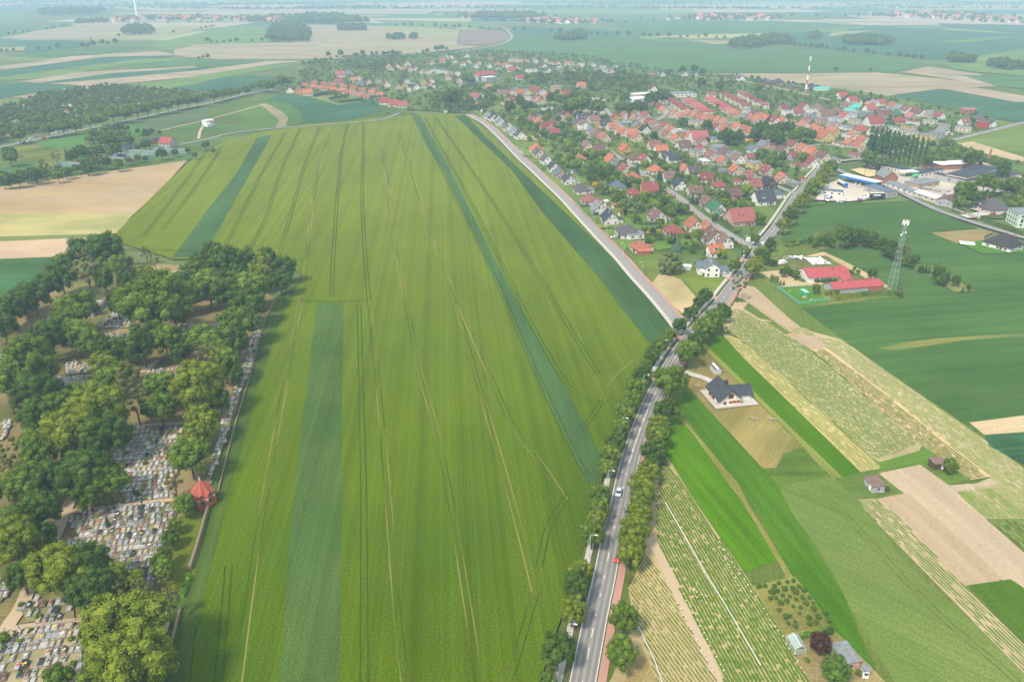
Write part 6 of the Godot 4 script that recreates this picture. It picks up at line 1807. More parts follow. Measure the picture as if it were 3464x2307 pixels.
func make_trees() -> void:
	at(0, 760, 2.355)
	var C := "in the cemetery"
	var G := "old cemetery trees"
	trees("640,230,200,d 830,210,240,d 500,320,150,g 480,420,220,d 690,410,240,b 820,440,140,t 370,500,180,d 260,570,210,d 190,640,180,d 60,700,210,d 130,610,160,d 20,820,200,d 960,330,160,g 1010,450,140,t 1150,420,170,y 1160,250,90,b 1230,310,80,b 1690,230,150,d 1800,330,260,d 1580,300,120,d 1550,395,190,g 2050,320,180,y 2120,270,150,d 2060,400,180,y 2260,350,160,d 2230,460,150,d 1470,480,190,d 1660,505,230,g 1820,560,230,d 2000,525,240,g 1440,575,210,d 1180,600,200,g 1380,700,220,d 1970,655,230,d 1890,805,260,g 600,690,260,g 510,810,200,g 620,900,220,g 740,960,220,g 920,1010,190,d 1120,960,260,d 1310,925,230,g 1600,925,210,g 1740,960,230,g 1860,950,210,d 1480,900,120,b 1430,1030,150,d 820,1120,180,y 950,1180,170,g 1780,1110,230,g 1650,1150,210,b 1850,1200,150,d 880,1250,210,g 1080,1310,260,b 1280,1320,240,g 1750,1400,140,t 600,1320,110,s 650,1400,190,g 250,1330,200,g 400,1330,200,d 1240,470,120,s 1320,545,55,s 760,675,60,s 230,930,130,s 1420,470,150,d 1900,430,180,d 1930,310,200,d 1760,450,180,d 1330,650,180,d", C, G)
	trees("1250,650,400,g 400,910,240,d 240,1110,340,g 1570,1300,330,y 920,625,130,t 90,1250,250,g", C, G, "tree", true)
	at(0, 1300, 2.851)
	trees("180,200,330,b 330,120,330,d 400,350,330,d 720,480,430,y 930,300,480,y 1010,520,380,d 380,640,350,g 750,640,240,g 250,960,330,g 460,930,320,d 830,880,400,d 1030,950,300,g 370,1240,320,d 110,1380,330,g 600,250,300,g", C, G, "tree", true)
	trees("110,740,260,b 40,1000,200,g 850,1070,280,d 1310,220,270,b 1540,240,290,g 1890,130,320,y 2070,200,120,t 1950,380,290,y 1900,500,250,y 1830,700,340,g 1680,980,220,b 1770,1170,190,g 1680,1370,130,g 1640,1490,150,d 30,850,180,b 1330,1060,50,c 1290,1040,50,c 1030,1340,70,c", C, G)
	at(0, 1757, 2.851)
	trees("150,240,400,y 10,170,300,y 210,560,250,d 560,520,440,y 800,480,400,d 880,700,360,d 1230,1050,600,y 1270,1400,620,y 1010,1500,400,g 1480,1400,300,g", C, G, "tree", true)
	trees("430,130,190,d 480,260,150,d 1100,590,280,y 1290,620,220,y 1080,800,230,b 1240,760,200,b 1380,760,220,b 1560,380,180,g 1570,500,190,g 1640,200,140,g 1600,650,170,b 1620,850,220,b 560,1540,240,g 1510,1470,140,s 30,1150,100,s 840,1100,150,d", C, G)
	# the main road's trees
	var R := "right of the main road"
	var RG := "trees along the right side of the main road"
	at(1700, 700, 2.355)
	trees("1885,645,150,b 1755,830,130,d 1690,895,180,g 1610,965,180,g 1540,1065,150,d 1480,1155,190,g 1445,1240,90,b 1365,1330,120,g", R, RG)
	at(1800, 1150, 2.613)
	trees("1230,370,290,g 1190,620,210,d 1115,755,190,y 1110,855,200,g 1080,975,200,d 1150,1045,110,d 1045,1090,150,d 1030,1165,190,y 975,1270,220,y 970,1420,230,g 950,1530,210,y", R, RG)
	at(1800, 1707, 2.613)
	trees("960,90,190,g 900,240,280,y 880,410,260,y 855,660,90,b 815,1000,270,g 795,1310,280,g", R, RG)
	var Lp := "left of the main road"
	var LG := "round trees between wheat and main road"
	at(1700, 700, 2.355)
	trees("1410,960,90,d 1340,1030,80,g 1310,1070,70,g 1255,1120,110,g 1190,1190,100,d 1500,860,85,d 1565,775,80,d 1620,720,90,d", Lp, LG, "lime_tree")
	at(1800, 1150, 2.613)
	trees("1060,150,110,g 1000,260,100,g 970,340,130,d 920,455,150,g 880,560,140,g 815,680,140,g 785,800,130,g 735,930,140,d 690,1050,150,g 660,1150,120,g 600,1390,160,g 590,1510,150,g", Lp, LG, "lime_tree")
	at(1800, 1707, 2.613)
	trees("570,150,140,y 530,290,180,g 430,610,160,y 395,735,200,d 355,970,200,y 230,1330,250,d 130,1570,130,g", Lp, LG, "lime_tree")
	at(2200, 780, 4.71)
	trees("1350,560,190,g 1525,340,150,g 1680,130,160,g 1915,210,190,d 1780,330,170,g 1810,420,180,d 1650,580,270,y 330,450,330,W 430,250,130,C 1990,510,90,d 880,330,60,c", "by the slate-roofed house", "trees round the slate-roofed house")
	at(2464, 330, 2.355)
	trees("445,1010,110,y 495,940,110,d 520,890,90,g 565,850,100,y 600,805,100,y 655,745,110,g 700,690,110,y 740,640,110,y 775,590,110,y 820,545,100,g", "in the depot avenue", "avenue trees beside the depot field")
	# poplars and the trees round the works
	trees("1130,370,75,P 1170,355,75,P 1210,365,70,P 1245,375,75,P 1270,385,70,P 1310,375,60,P 1350,380,60,P 1385,395,60,P 1425,400,60,P 1462,405,60,P 1500,412,60,P 1540,420,60,P 1580,430,60,P", "in the poplar screen", "poplars behind the works", "poplar_tree")
	mark("poplar screen", g(1350, 560))
	trees("1115,475,110,h 1215,500,90,w 1260,440,80,b 1310,470,80,b 1600,510,60,d 1520,520,80,b 2050,670,140,g 1890,745,160,g 1960,790,120,d 2130,690,120,g 2080,790,110,d 1960,490,130,d 1920,480,100,g 1700,480,80,g 2110,510,70,h 2020,440,40,h 2310,510,30,g 2270,690,120,g 2200,575,100,t 1850,830,100,g", "around the works", "trees round the works")
	at(2464, 700, 2.355)
	trees("945,230,140,d 910,190,100,g 1010,220,110,d 1070,210,100,g 1110,250,100,d 1160,240,90,d 780,260,70,d 820,275,70,d 720,270,60,d 690,290,50,h 660,260,50,d 1190,290,70,d 1240,285,80,d 1260,340,80,d 1320,310,90,d 1290,360,70,d 1370,350,90,d 1330,380,70,d 1430,360,80,b 1420,420,80,g 1470,430,70,d 1500,410,60,d 1475,465,35,c 1540,490,50,d 1580,490,40,c 1605,500,35,c 1690,490,90,g 1660,530,70,d 1730,560,70,d 1760,545,50,c 1720,590,60,d 1680,580,60,g 1820,580,75,d 1875,655,30,c 1920,640,40,d 1150,530,80,d 1040,515,35,s 985,515,35,s 1010,490,30,h 1370,680,70,b", "in the barn shelter belt", "shelter belt behind the barns", "shrub_tree")
	trees("280,390,100,d 230,440,110,y 350,440,50,d 260,360,90,g 440,520,60,d 500,520,50,d 545,530,60,g 470,490,60,g 420,600,24,c 445,605,24,c 705,645,70,h 870,670,40,h 980,565,16,c 600,580,20,c 540,570,20,c 90,655,10,s", "around the red-roofed barns", "farm trees and shrubs", "shrub_tree")
	at(2400, 1707, 2.2133)
	trees("840,1035,165,p", "in the bottom garden plot", "", "copper_beech")
	trees("955,1255,220,h", "in the bottom garden plot", "", "garden_tree")
	trees("905,1115,90,w 735,1165,35,s 900,945,60,d 1120,1260,50,h", "in the bottom garden plot", "garden plot trees", "garden_tree")
	at(2400, 1150, 2.2133)
	trees("1815,940,110,g 1770,925,50,g 1335,1110,40,s", "beside the plot sheds", "trees beside the plot sheds", "garden_tree")
	# the avenue by the allotments
	at(0, 280, 3.3643)
	trees("205,610,120,g 545,545,110,g 705,510,120,g 850,505,110,g 1010,450,110,g 1150,430,100,g 1270,370,120,g 1410,360,130,g 1550,330,110,g 1665,310,110,g 1785,280,110,g 1900,265,110,g 2015,230,110,g 2125,215,100,g 2235,200,100,g", "in the allotment avenue", "avenue trees beside the allotments", "lime_tree")
	at(0, 0, 2.039)
	trees("1470,668,60 1530,658,50 1585,648,50 1635,638,45 1695,628,45 1733,603,35 1787,593,45 1845,596,55 1880,580,40 1938,568,65 1982,566,45", "in the allotment avenue", "avenue trees beside the allotments", "lime_tree")
	# loose trees on the left
	at(0, 280, 3.3643)
	trees("105,840,150,h 70,780,100,d 130,780,90,d 630,860,120,b 745,810,70,c 800,830,110,d 860,800,120,d 920,760,110,d 990,790,110,d 1060,790,120,d 1120,770,110,d 1000,640,80,w 1070,580,80,d 1180,510,60,g 1350,500,90,d 1310,530,60,d 1250,570,80,g 1330,580,90,g 1200,670,90,d 1290,650,100,d 1400,640,80,h 1470,650,100,d 1560,550,60,d 1660,575,100,d 1720,545,60,d 1810,565,40,d 1640,700,110,d 1550,740,60,d 1475,720,40,c 1310,760,130,d 1240,790,100,g 500,980,140,b 740,1010,120,h 380,1040,160,d 290,1060,120,d 1090,880,160,b 980,960,130,d 1110,970,90,h 860,970,90,g 1330,920,120,g 1450,880,80,g 1560,850,80,g 1640,860,60,d 1830,800,110,d 1980,790,80,d 2130,765,60,d 2330,700,90,g 100,1100,140,d 30,1120,120,d 200,1100,130,d 1200,900,120,d 650,1060,110,g 2210,820,70,g 2420,770,60,g", "in the meadow thickets", "meadow thickets", "meadow_tree")
	# big trees in and round the village
	at(1500, 180, 3.925)
	trees("1700,690,190,g 1850,660,190,g 2050,710,200,g 1560,610,150,h 1850,560,150,g 1740,570,140,d 1430,590,130,d 1030,640,130,d 1090,690,110,d 1170,670,70,d 1010,600,100,d 1650,590,80,d 1510,515,70,d 100,580,200,d 180,530,150,h 370,350,110,g 310,320,130,g 880,700,150,d 660,480,100,h 560,700,100,h 1670,880,90,g 985,875,50,a 860,760,60,d 1870,520,80,d", "in the upper village", "large trees of the upper village")
	at(2050, 220, 3.925)
	trees("250,420,130,h 200,560,150,g 330,560,120,g 420,550,150,d 500,560,140,d 600,440,170,d 740,410,170,d 850,420,90,d 560,300,100,b 1270,220,110,d 1510,270,110,d 1180,45,100,d 1020,60,90,d 1290,80,80,d 835,85,60,d 1600,930,180,d 1690,960,130,d 1780,960,120,d 2090,860,200,d 2180,890,180,d 2270,960,200,d 2320,830,150,d 1350,790,130,d 640,940,120,d 1010,740,100,g 2060,430,110,h 2010,300,130,g 2340,360,70,c 2110,460,70,c 2180,480,70,c", "in the middle village", "large trees of the middle village")
	at(2200, 400, 3.925)
	trees("1400,200,150,d 1480,130,180,d 1560,230,160,g 1650,180,190,d 1720,250,140,d 1850,120,160,d 1900,230,150,g 2020,200,170,g 2140,220,140,d 1490,480,160,h 1600,570,180,h 1700,620,120,h 990,240,160,d 1100,220,100,d 1190,230,110,d 450,510,120,w 760,290,80,d 2020,520,130,g 640,630,110,w 1760,520,110,d 2310,210,60,d", "in the lower village", "large trees of the lower village")
	at(1950, 560, 3.925)
	trees("360,280,150,w 540,430,160,g 490,380,80,t 660,520,180,w 1500,420,60,C 1100,110,80,C 1100,130,90,c 810,90,120,c 1760,350,110,w 1870,370,130,w 1340,1060,130,C 1310,400,30,c 1275,400,30,c 1545,430,80,c 1600,470,60,c 1640,430,50,c 1830,720,55,t 250,260,90,a 830,540,120,w 1000,480,110,g 790,450,110,h 1450,560,120,h 1090,520,120,d 1390,620,60,p 1020,870,80,p 900,830,45,a 950,890,45,a 1100,880,70,a 1260,960,90,c 1310,960,80,c 1410,870,70,d 960,1010,100,d 1240,980,90,h 1460,1030,50,s 1110,750,110,g 200,170,120,d 330,100,120,d 430,110,120,d 250,70,110,d 420,190,100,c 540,140,110,d 690,200,80,h 1230,220,60,d 2050,700,90,w 2240,300,90,d 1400,130,60,c 1580,140,60,c", "among the near gardens", "trees of the near gardens", "garden_tree")
	scatter()

func blocked(p: Vector2) -> bool:
	for t in taken:
		if p.distance_squared_to(t[0]) < t[1] * t[1]: return true
	for l in lanes:
		var line: PackedVector2Array = l[0]
		for i in line.size() - 1:
			if Geometry2D.get_closest_point_to_segment(p, line[i], line[i + 1]).distance_to(p) < l[1]: return true
	return false

func scatter() -> void:
	# the greenery of gardens, allotments and woods that nobody could count
	var cell := {}
	for t in taken:
		var k := Vector2i((t[0] / 40.0).floor())
		for dx in [-1, 0, 1]:
			for dy in [-1, 0, 1]:
				var q := k + Vector2i(dx, dy)
				if not cell.has(q): cell[q] = []
				cell[q].append(t)
	var seg := {}
	for l in lanes:
		var line: PackedVector2Array = l[0]
		for i in line.size() - 1:
			var n := maxi(1, int(line[i].distance_to(line[i + 1]) / 3.0))
			for j in n:
				var p := line[i].lerp(line[i + 1], float(j) / n)
				var k := Vector2i((p / 10.0).floor())
				for dx in [-1, 0, 1]:
					for dy in [-1, 0, 1]:
						var q := k + Vector2i(dx, dy)
						if not seg.has(q): seg[q] = []
						seg[q].append([p, l[1]])
	var zones := [
		["garden_greenery", "gardens, fruit trees and hedgerows between the village houses", 0, 0, 0.67956, "1250,395 1330,400 1420,470 1520,590 1600,640 1690,590 1740,520 1830,440 1920,365 2000,385 2060,370 2150,320 2300,300 2280,275 2100,230 1900,205 1720,178 1500,158 1350,128 1200,118 1040,118 900,128 740,150 690,160 650,205 720,215 880,245 910,255 1000,258 1090,256 1170,300 1230,360", 6000, 0.44],
		["allotment_greenery", "dense small trees and bushes of the allotment gardens", 0, 280, 3.3643, "0,270 390,180 430,130 980,60 1200,30 1650,60 1900,80 2200,110 2355,140 2355,205 1500,310 800,510 300,610 0,690 -200,740 -200,300", 3200, 0.46],
		["park_wood", "dark mixed wood in the middle of the village", 1500, 180, 3.925, "1080,330 1450,285 1700,290 2000,260 2355,250 2700,330 2760,420 2720,480 2450,540 2355,560 2000,540 1900,470 1600,430 1400,400 1150,460", 420, 0.75],
		["park_wood", "tree belt between old village and new street", 1500, 180, 3.925, "-200,620 0,560 60,500 330,480 640,520 740,640 680,720 560,740 380,790 0,790 -150,760", 240, 0.6],
		["park_wood", "wooded allotments at the far edge of the village", 950, 180, 3.925, "240,160 330,100 620,90 900,40 1200,20 1650,-10 1650,120 1560,170 1100,250 960,200 800,180", 420, 0.6],
		["park_wood", "scrub behind the works and poplars", 2464, 330, 2.355, "1620,370 1720,360 1880,410 2000,440 2040,470 2150,490 2250,530 2180,560 2000,500 1900,520 1700,470 1600,520", 130, 0.5],
		["park_wood", "overgrown gardens at the right edge", 2464, 330, 2.355, "2200,690 2400,620 2400,900 2230,880 2180,780", 110, 0.4],
		["park_wood", "thicket at the upper left cemetery edge", 0, 280, 3.3643, "0,1060 200,1020 460,1050 900,980 1100,960 1150,1010 800,1060 400,1130 100,1178 -100,1190", 90, 0.55],
		["park_wood", "thicket beside the garage rows", 0, 280, 3.3643, "980,600 1180,520 1400,520 1500,600 1350,720 1150,760 1000,720", 70, 0.5],
		["park_wood", "bushy field between bungalows and building road", 2050, 220, 3.925, "600,170 1000,200 1500,260 1900,290 2355,400 2355,520 2200,470 1800,350 1400,300 900,320 700,290", 70, 0.4],
		["garden_greenery", "lush shrubs and conifers of the near gardens", 1950, 560, 3.925, "-300,-100 600,-150 1200,-100 2400,300 2450,900 2200,1000 1900,700 1000,720 500,420 0,150", 330, 0.58],
		["garden_greenery", "tall shrubs around the middle gardens", 1700, 380, 3.925, "100,150 700,60 1000,300 1100,340 1250,420 2000,850 1500,900 1100,700 900,560 600,340", 220, 0.52],
		["roadside_scrub", "bushes around the barns and slate-roofed house", 2464, 700, 2.355, "430,290 600,280 640,300 520,330 440,320", 14, 0.25]]
	var q := RandomNumberGenerator.new()
	q.seed = 99
	for z in zones:
		at(z[2], z[3], z[4])
		var poly := P(z[5])
		var lo := Vector2(1e9, 1e9)
		var hi := -lo
		for e in poly:
			lo = lo.min(e); hi = hi.max(e)
		var lists := {}
		var left: int = z[6]
		var tries := 0
		while left > 0 and tries < z[6] * 12:
			tries += 1
			var p := Vector2(q.randf_range(lo.x, hi.x), q.randf_range(lo.y, hi.y))
			if not Geometry2D.is_point_in_polygon(p, poly): continue
			var s: float = z[7] * q.randf_range(0.5, 1.5)
			if q.randf() < 0.35: s *= 0.5
			if p.y < -1000.0: s *= 0.85
			var bad := false
			for t in cell.get(Vector2i((p / 40.0).floor()), []):
				if p.distance_to(t[0]) < t[1] * 0.72 + s * 1.8: bad = true; break
				if t.size() > 2:
					var rel: Vector2 = t[0] - p
					var back := rel.dot(p.normalized())
					if back > 0.0 and back < t[1] + s * 14.0 and absf(rel.cross(p.normalized())) < t[1] * 0.75: bad = true; break
			if bad: continue
			for t in seg.get(Vector2i((p / 10.0).floor()), []):
				if p.distance_to(t[0]) < t[1] - 1.2 + s * 2.0: bad = true; break
			if bad: continue
			left -= 1
			var r := q.randf()
			var k := "scatter_g" if r < 0.4 else "scatter_d" if r < 0.74 else "scatter_y" if r < 0.82 else "spruce0"
			if k == "spruce0": s *= 1.1
			if not lists.has(k): lists[k] = []
			var b := q.randf_range(0.9, 1.5) * (0.8 if p.y < -900.0 or z[0] == "allotment_greenery" else 1.0)
			lists[k].append([Transform3D(Basis(Vector3.UP, q.randf() * TAU).scaled(Vector3(s, s * q.randf_range(0.85, 1.2), s)), Vector3(p.x, 0, p.y)), Color(b, b * q.randf_range(0.92, 1.05), b)])
		var root := top(z[0], Vector3.ZERO)
		root.set_meta("spot", centre(poly))
		tag(root, z[1], "greenery", "", "stuff")
		for k in lists: many("foliage", root, MESH[k], lists[k], MT.leaf)

# ---------------------------------------------------------------- lamps, cars, hedges, small things
func lamp(p3: Vector3, side: Vector2, place: String, group: String, h := 8.5) -> void:
	var o := top("street_lamp", Vector3(p3.x, layer - 0.1, p3.z), atan2(side.x, side.y))
	var b := MB.new()
	b.tube(Vector3.ZERO, Vector3(0, h, 0), 0.13, 0.08, 6)
	part("pole", b.mesh(), MT.metal, o)
	b = MB.new()
	b.tube(Vector3(0, h - 0.1, 0), Vector3(0, h + 0.3, 1.5), 0.06, 0.05, 5)
	part("arm", b.mesh(), MT.metal, o)
	part("lamp_head", box_mesh(Vector3(0.32, 0.14, 0.75)), MT.white, o, Vector3(0, h + 0.24, 1.7))
	tag(o, "grey street lamp " + place, "street lamp", group)

func hedge(called: String, label: String, l: PackedVector2Array, w: float, h: float, c1: Color, c2: Color) -> void:
	var b := MB.new()
	for i in l.size() - 1:
		var d := l[i + 1] - l[i]
		var n := maxi(1, int(d.length() / 1.2))
		var nn := Vector2(-d.y, d.x).normalized()
		var tn := atan2(d.x, d.y)
		for j in n:
			var p := l[i] + d * (j + 0.5) / n
			var t := c1.lerp(c2, rng.randf())
			var hh := h * rng.randf_range(0.86, 1.12)
			b.box(Vector3(p.x, -0.2, p.y), Vector3(w * rng.randf_range(0.7, 0.95), hh * rng.randf_range(0.8, 1.0), d.length() / n * 1.1), t, tn + rng.randf_range(-0.15, 0.15), 0.78)
			for k in 22:
				var u := Vector2(rng.randf_range(-0.6, 0.6), rng.randf_range(-0.5, 0.5))
				var e := Vector3(p.x + nn.x * u.y * w + d.normalized().x * u.x, rng.randf_range(0.2, 1.0) * hh, p.y + nn.y * u.y * w + d.normalized().y * u.x)
				if absf(u.y) < 0.35: e.y = hh * rng.randf_range(0.85, 1.05)
				var s := Vector3(rng.randfn(), rng.randfn(), rng.randfn()).normalized() * 0.3
				var v := s.cross(Vector3(rng.randfn(), rng.randfn(), rng.randfn())).normalized() * 0.25
				b.quad(e - s, e - v, e + s, e + v, t * rng.randf_range(0.8, 1.25))
	var m := mesh_top(called, b.mesh(), MT.leaf)
	m.set_meta("spot", l[l.size() / 2])
	tag(m, label, "hedge", "")

func make_small() -> void:
	var S := Vector2(0.9, 0.35)
	at(1800, 1150, 2.613)
	for p in [[1155, 8], [995, 312], [803, 695], [677, 1160]]: lamp(g3(p[0], p[1], 8.7) , S, "left of the main road", "street lamps left of the main road")
	at(1800, 1707, 2.613)
	for p in [[517, 272], [328, 1058]]: lamp(g3(p[0], p[1], 8.7), S, "left of the main road", "street lamps left of the main road")
	at(2200, 780, 4.71)
	for p in [[895, 962], [1445, 345], [1500, 90], [1740, 5]]: lamp(g3(p[0], p[1], 8.7), S, "near the slate-roofed house", "street lamps left of the main road")
	at(1700, 700, 2.355)
	for p in [[970, 292], [1120, 443], [1295, 618], [1460, 878], [835, 160], [730, 60]]: lamp(g3(p[0], p[1], 8.7), Vector2(-0.9, 0.3), "on the new street", "street lamps on the new street")
	at(1700, 380, 3.925)
	for p in [[605, 800], [270, 440], [195, 390], [40, 210]]: lamp(g3(p[0], p[1], 8.7), Vector2(-0.9, 0.3), "on the new street", "street lamps on the new street")
	at(1500, 180, 3.925)
	for p in [[405, 738], [450, 775], [505, 792]]: lamp(g3(p[0], p[1], 8.7), Vector2(-0.9, 0.3), "at the street end", "street lamps on the new street")
	# wooden poles along the works road
	at(2900, 480, 4.1755)
	for p in [[95, 415, 520], [675, 620, 735], [880, 640, 745], [905, 710, 870], [1375, 815, 925], [1690, 985, 1105]]:
		var a := g(p[0], p[2])
		var o := top("power_pole", Vector3(a.x, layer - 0.1, a.y), 0.5)
		var b := MB.new()
		b.tube(Vector3.ZERO, Vector3(0, 9, 0), 0.16, 0.11, 6)
		part("pole", b.mesh(), MT.trunk, o)
		part("crossarm", box_mesh(Vector3(1.6, 0.12, 0.12)), MT.trunk, o, Vector3(0, 8.5, 0))
		tag(o, "slim dark power pole beside the works road", "power pole", "poles along the works road")
	# overhead wires left of the road
	at(1800, 1150, 2.613)
	var heads := [g3(995, 312, 8.0), g3(803, 695, 8.0), g3(677, 1160, 8.0)]
	at(1800, 1707, 2.613)
	heads += [g3(517, 272, 8.0), g3(328, 1058, 8.0), g3(150, 1700, 8.0)]
	var wb := MB.new()
	for i in heads.size() - 1:
		for s in [-0.25, 0.25]:
			var a: Vector3 = heads[i] + Vector3(s, 0, 0)
			var e: Vector3 = heads[i + 1] + Vector3(s, 0, 0)
			for j in 6:
				var u := j / 6.0
				var v := (j + 1) / 6.0
				wb.tube(a.lerp(e, u) - Vector3(0, 3.0 * u * (1 - u), 0), a.lerp(e, v) - Vector3(0, 3.0 * v * (1 - v), 0), 0.02, 0.02, 3)
	tag(mesh_top("overhead_wire", wb.mesh(), MT.metal), "pair of thin overhead wires left of the main road", "wire")
	at(2200, 780, 4.71)
	var bs := g3(2098, 40)
	var so := top("road_sign", Vector3(bs.x, layer - 0.1, bs.z), -0.5)
	var sb := MB.new()
	sb.tube(Vector3.ZERO, Vector3(0, 2.8, 0), 0.05, 0.05, 5)
	part("post", sb.mesh(), MT.metal, so)
	part("plate", box_mesh(Vector3(0.7, 0.7, 0.06)), MT.blue_paint, so, Vector3(0, 2.1, 0.05))
	tag(so, "small blue road sign beside the bus bay", "road sign")
	# cars
	at(0, 0, 1)
	car(g3(2093, 1675), gang(2110, 1620, 2088, 1700) + PI, Color(0.45, 0.5, 0.58), "silver-blue", "driving up the main road", "")
	at(1800, 1707, 2.613)
	car(g3(768, 495), gang(752, 510, 800, 470) + 0.2, Color(0.5, 0.02, 0.02), "red", "half hidden under a roadside tree", "")
	car(g3(838, 78), gang(840, 60, 850, 120), Color(0.2, 0.22, 0.24), "dark grey", "parked under the roadside tree crowns", "")
	at(2200, 780, 4.71)
	var FC := "on the slate-roofed house's forecourt"
	car(g3(1160, 705), gang(1100, 720, 1220, 710) , Color(0.75, 0.75, 0.75), "white", FC)
	car(g3(1135, 670), gang(1090, 680, 1180, 660), Color(0.03, 0.035, 0.05), "black", FC)
	car(g3(1300, 150), gang(1280, 130, 1330, 170), Color(0.03, 0.035, 0.05), "black", "on the garden street corner")
	car(g3(1350, 200), gang(1320, 180, 1370, 225), Color(0.03, 0.035, 0.05), "black", "on the garden street corner")
	at(1950, 560, 3.925)
	car(g3(495, 970), gang(455, 975, 535, 965), Color(0.75, 0.75, 0.75), "white", "before the hip-roofed house on the new street")
	car(g3(585, 962), gang(545, 970, 625, 955), Color(0.02, 0.03, 0.06), "navy", "before the hip-roofed house on the new street")
	car(g3(130, 530), gang(100, 535, 165, 525), Color(0.3, 0.3, 0.3), "grey", "in a new street driveway")
	car(g3(255, 658), gang(220, 660, 290, 655), Color(0.05, 0.05, 0.06), "black", "in a new street driveway")
	car(g3(908, 105), gang(895, 90, 925, 120), Color(0.75, 0.75, 0.75), "white", "on the garden street")
	at(1700, 380, 3.925)
	for c in [[230, 532, "white"], [248, 547, "white"], [275, 572, "silver"], [300, 592, "maroon"], [1635, 640, "black"], [1120, 318, "navy"], [1150, 332, "silver"]]:
		var cl := {"white": Color(0.75, 0.75, 0.75), "silver": Color(0.45, 0.47, 0.5), "maroon": Color(0.15, 0.02, 0.03), "black": Color(0.03, 0.03, 0.035), "navy": Color(0.02, 0.03, 0.07)}
		car(g3(c[0], c[1]), gang(c[0] - 20, c[1] - 22, c[0] + 20, c[1] + 20), cl[c[2]], c[2], "parked on the new street" if c[0] < 1000 else "parked on the garden street")
	at(2900, 480, 4.1755)
	car(g3(1820, 1000), gang(1780, 990, 1860, 1010), Color(0.75, 0.75, 0.75), "white", "on the villa forecourt")
	car(g3(1910, 1038), gang(1865, 1040, 1955, 1038), Color(0.55, 0.02, 0.03), "red", "on the villa forecourt")
	car(g3(2075, 1040), gang(2035, 1045, 2115, 1035), Color(0.12, 0.03, 0.03), "maroon", "on the villa forecourt")
	for c in [[1235, 735], [1140, 515], [1200, 525], [1310, 550], [790, 520], [930, 487], [1070, 463], [1420, 370], [1470, 585], [1240, 780], [1640, 605], [830, 520]]:
		var k: String = ["black", "silver", "navy", "white"][rng.randi() % 4]
		car(g3(c[0], c[1]), rng.randf() * 3.0, Color(0.1, 0.1, 0.1), k, "in the works yard")
	at(2464, 330, 2.355)
	for c in [[830, 825, "white"], [878, 835, "white"], [905, 838, "silver"], [935, 825, "white"], [820, 805, "black"], [800, 828, "white"], [1015, 700, "white"], [1048, 708, "white"], [795, 690, "black"], [520, 858, "white"]]:
		car(g3(c[0], c[1]), gang(c[0], c[1], c[0] + 10, c[1] - 14), Color(0.7, 0.7, 0.7), c[2], "in the truck depot" if c[0] > 700 else "on the main road by the avenue trees")
	at(0, 280, 3.3643)
	var words := ["white", "silver", "silver", "black", "red", "red", "red", "navy"]
	for i in 8: car(g3(330 + i * 25, 645 - i * 6), gang(330, 645, 345, 620), Color(0.5, 0.02, 0.02), words[i], "parked along the avenue")
	for i in 5: car(g3(590 + i * 24, 585 - i * 5), gang(590, 585, 605, 560), Color(0.7, 0.7, 0.7), ["white", "silver", "white", "navy", "silver"][i], "parked along the avenue")
	for i in 4: car(g3(725 + i * 22, 558 - i * 5), gang(590, 585, 605, 560), Color(0.7, 0.7, 0.7), ["navy", "black", "navy", "silver"][i], "parked along the avenue")
	car(g3(325, 672), gang(300, 680, 350, 668), Color(0.7, 0.7, 0.7), "white", "turning onto the avenue")
	car(g3(485, 640), gang(460, 645, 510, 632), Color(0.5, 0.02, 0.02), "red", "driving along the avenue")
	car(g3(265, 690), gang(240, 695, 290, 685), Color(0.1, 0.1, 0.1), "black", "driving along the avenue")
	at(950, 180, 3.925)
	car(g3(1408, 803), gang(1380, 810, 1430, 797), Color(0.02, 0.03, 0.07), "navy", "on the dirt road above the wheat")
	# hedges
	var g1 := Color(0.06, 0.11, 0.025)
	var g2 := Color(0.1, 0.15, 0.035)
	var yg := Color(0.17, 0.19, 0.03)
	at(2464, 700, 2.355)
	hedge("hedge", "thick yellow-green hedge in front of the long barn", P("835,750 1040,722"), 2.6, 2.9, yg, Color(0.12, 0.15, 0.03))
	hedge("hedge", "yellow-green bushy hedge corner by the fenced lawn", P("770,705 830,695 850,740"), 2.4, 2.8, yg, Color(0.12, 0.15, 0.03))
	hedge("hedge", "dark overgrown hedge behind the yellow-green one", P("1050,712 1180,700 1290,705 1390,712"), 3.0, 2.2, g1, g2)
	hedge("hedge", "long clipped yellow-green hedge of the shelter belt", P("695,250 780,240 880,232"), 3.0, 3.6, yg, g2)
	hedge("hedge", "row of small thuja beside the red driveway", P("335,595 395,615"), 2.0, 4.0, g1, g2)
	hedge("hedge", "scrubby boundary hedge at the top of farm meadow", P("440,295 520,290 660,275"), 2.0, 1.8, g1, g2)
	hedge("hedge", "clipped hedge in front of the mint green block", P("2010,950 2240,935"), 2.0, 2.0, g1, g2) if false else null
	at(2900, 480, 4.1755)
	hedge("hedge", "long hedge along the works road beside mint block", P("1800,1110 1960,1160 2150,1230 2355,1310"), 2.0, 1.8, g1, g2)
	hedge("hedge", "clipped hedge between villa forecourt and lawn", P("1740,1085 1900,1070 2120,1070"), 2.0, 2.0, g1, g2)
	hedge("hedge", "bushy hedge along the long white store", P("480,640 640,690 830,740 990,810"), 2.5, 2.2, g1, Color(0.1, 0.17, 0.04))
	at(2200, 780, 4.71)
	hedge("hedge", "dark hedge on the garden street corner", P("480,310 680,310 850,290"), 2.0, 2.0, g1, g2)
	hedge("hedge", "clipped hedge ending at the street corner", P("1170,285 1300,275 1480,270"), 2.2, 2.2, g1, g2)
	hedge("hedge", "mixed golden and green thuja hedge", P("420,115 560,120 660,110 860,90"), 2.2, 3.2, Color(0.22, 0.2, 0.03), g1)
	at(1950, 560, 3.925)
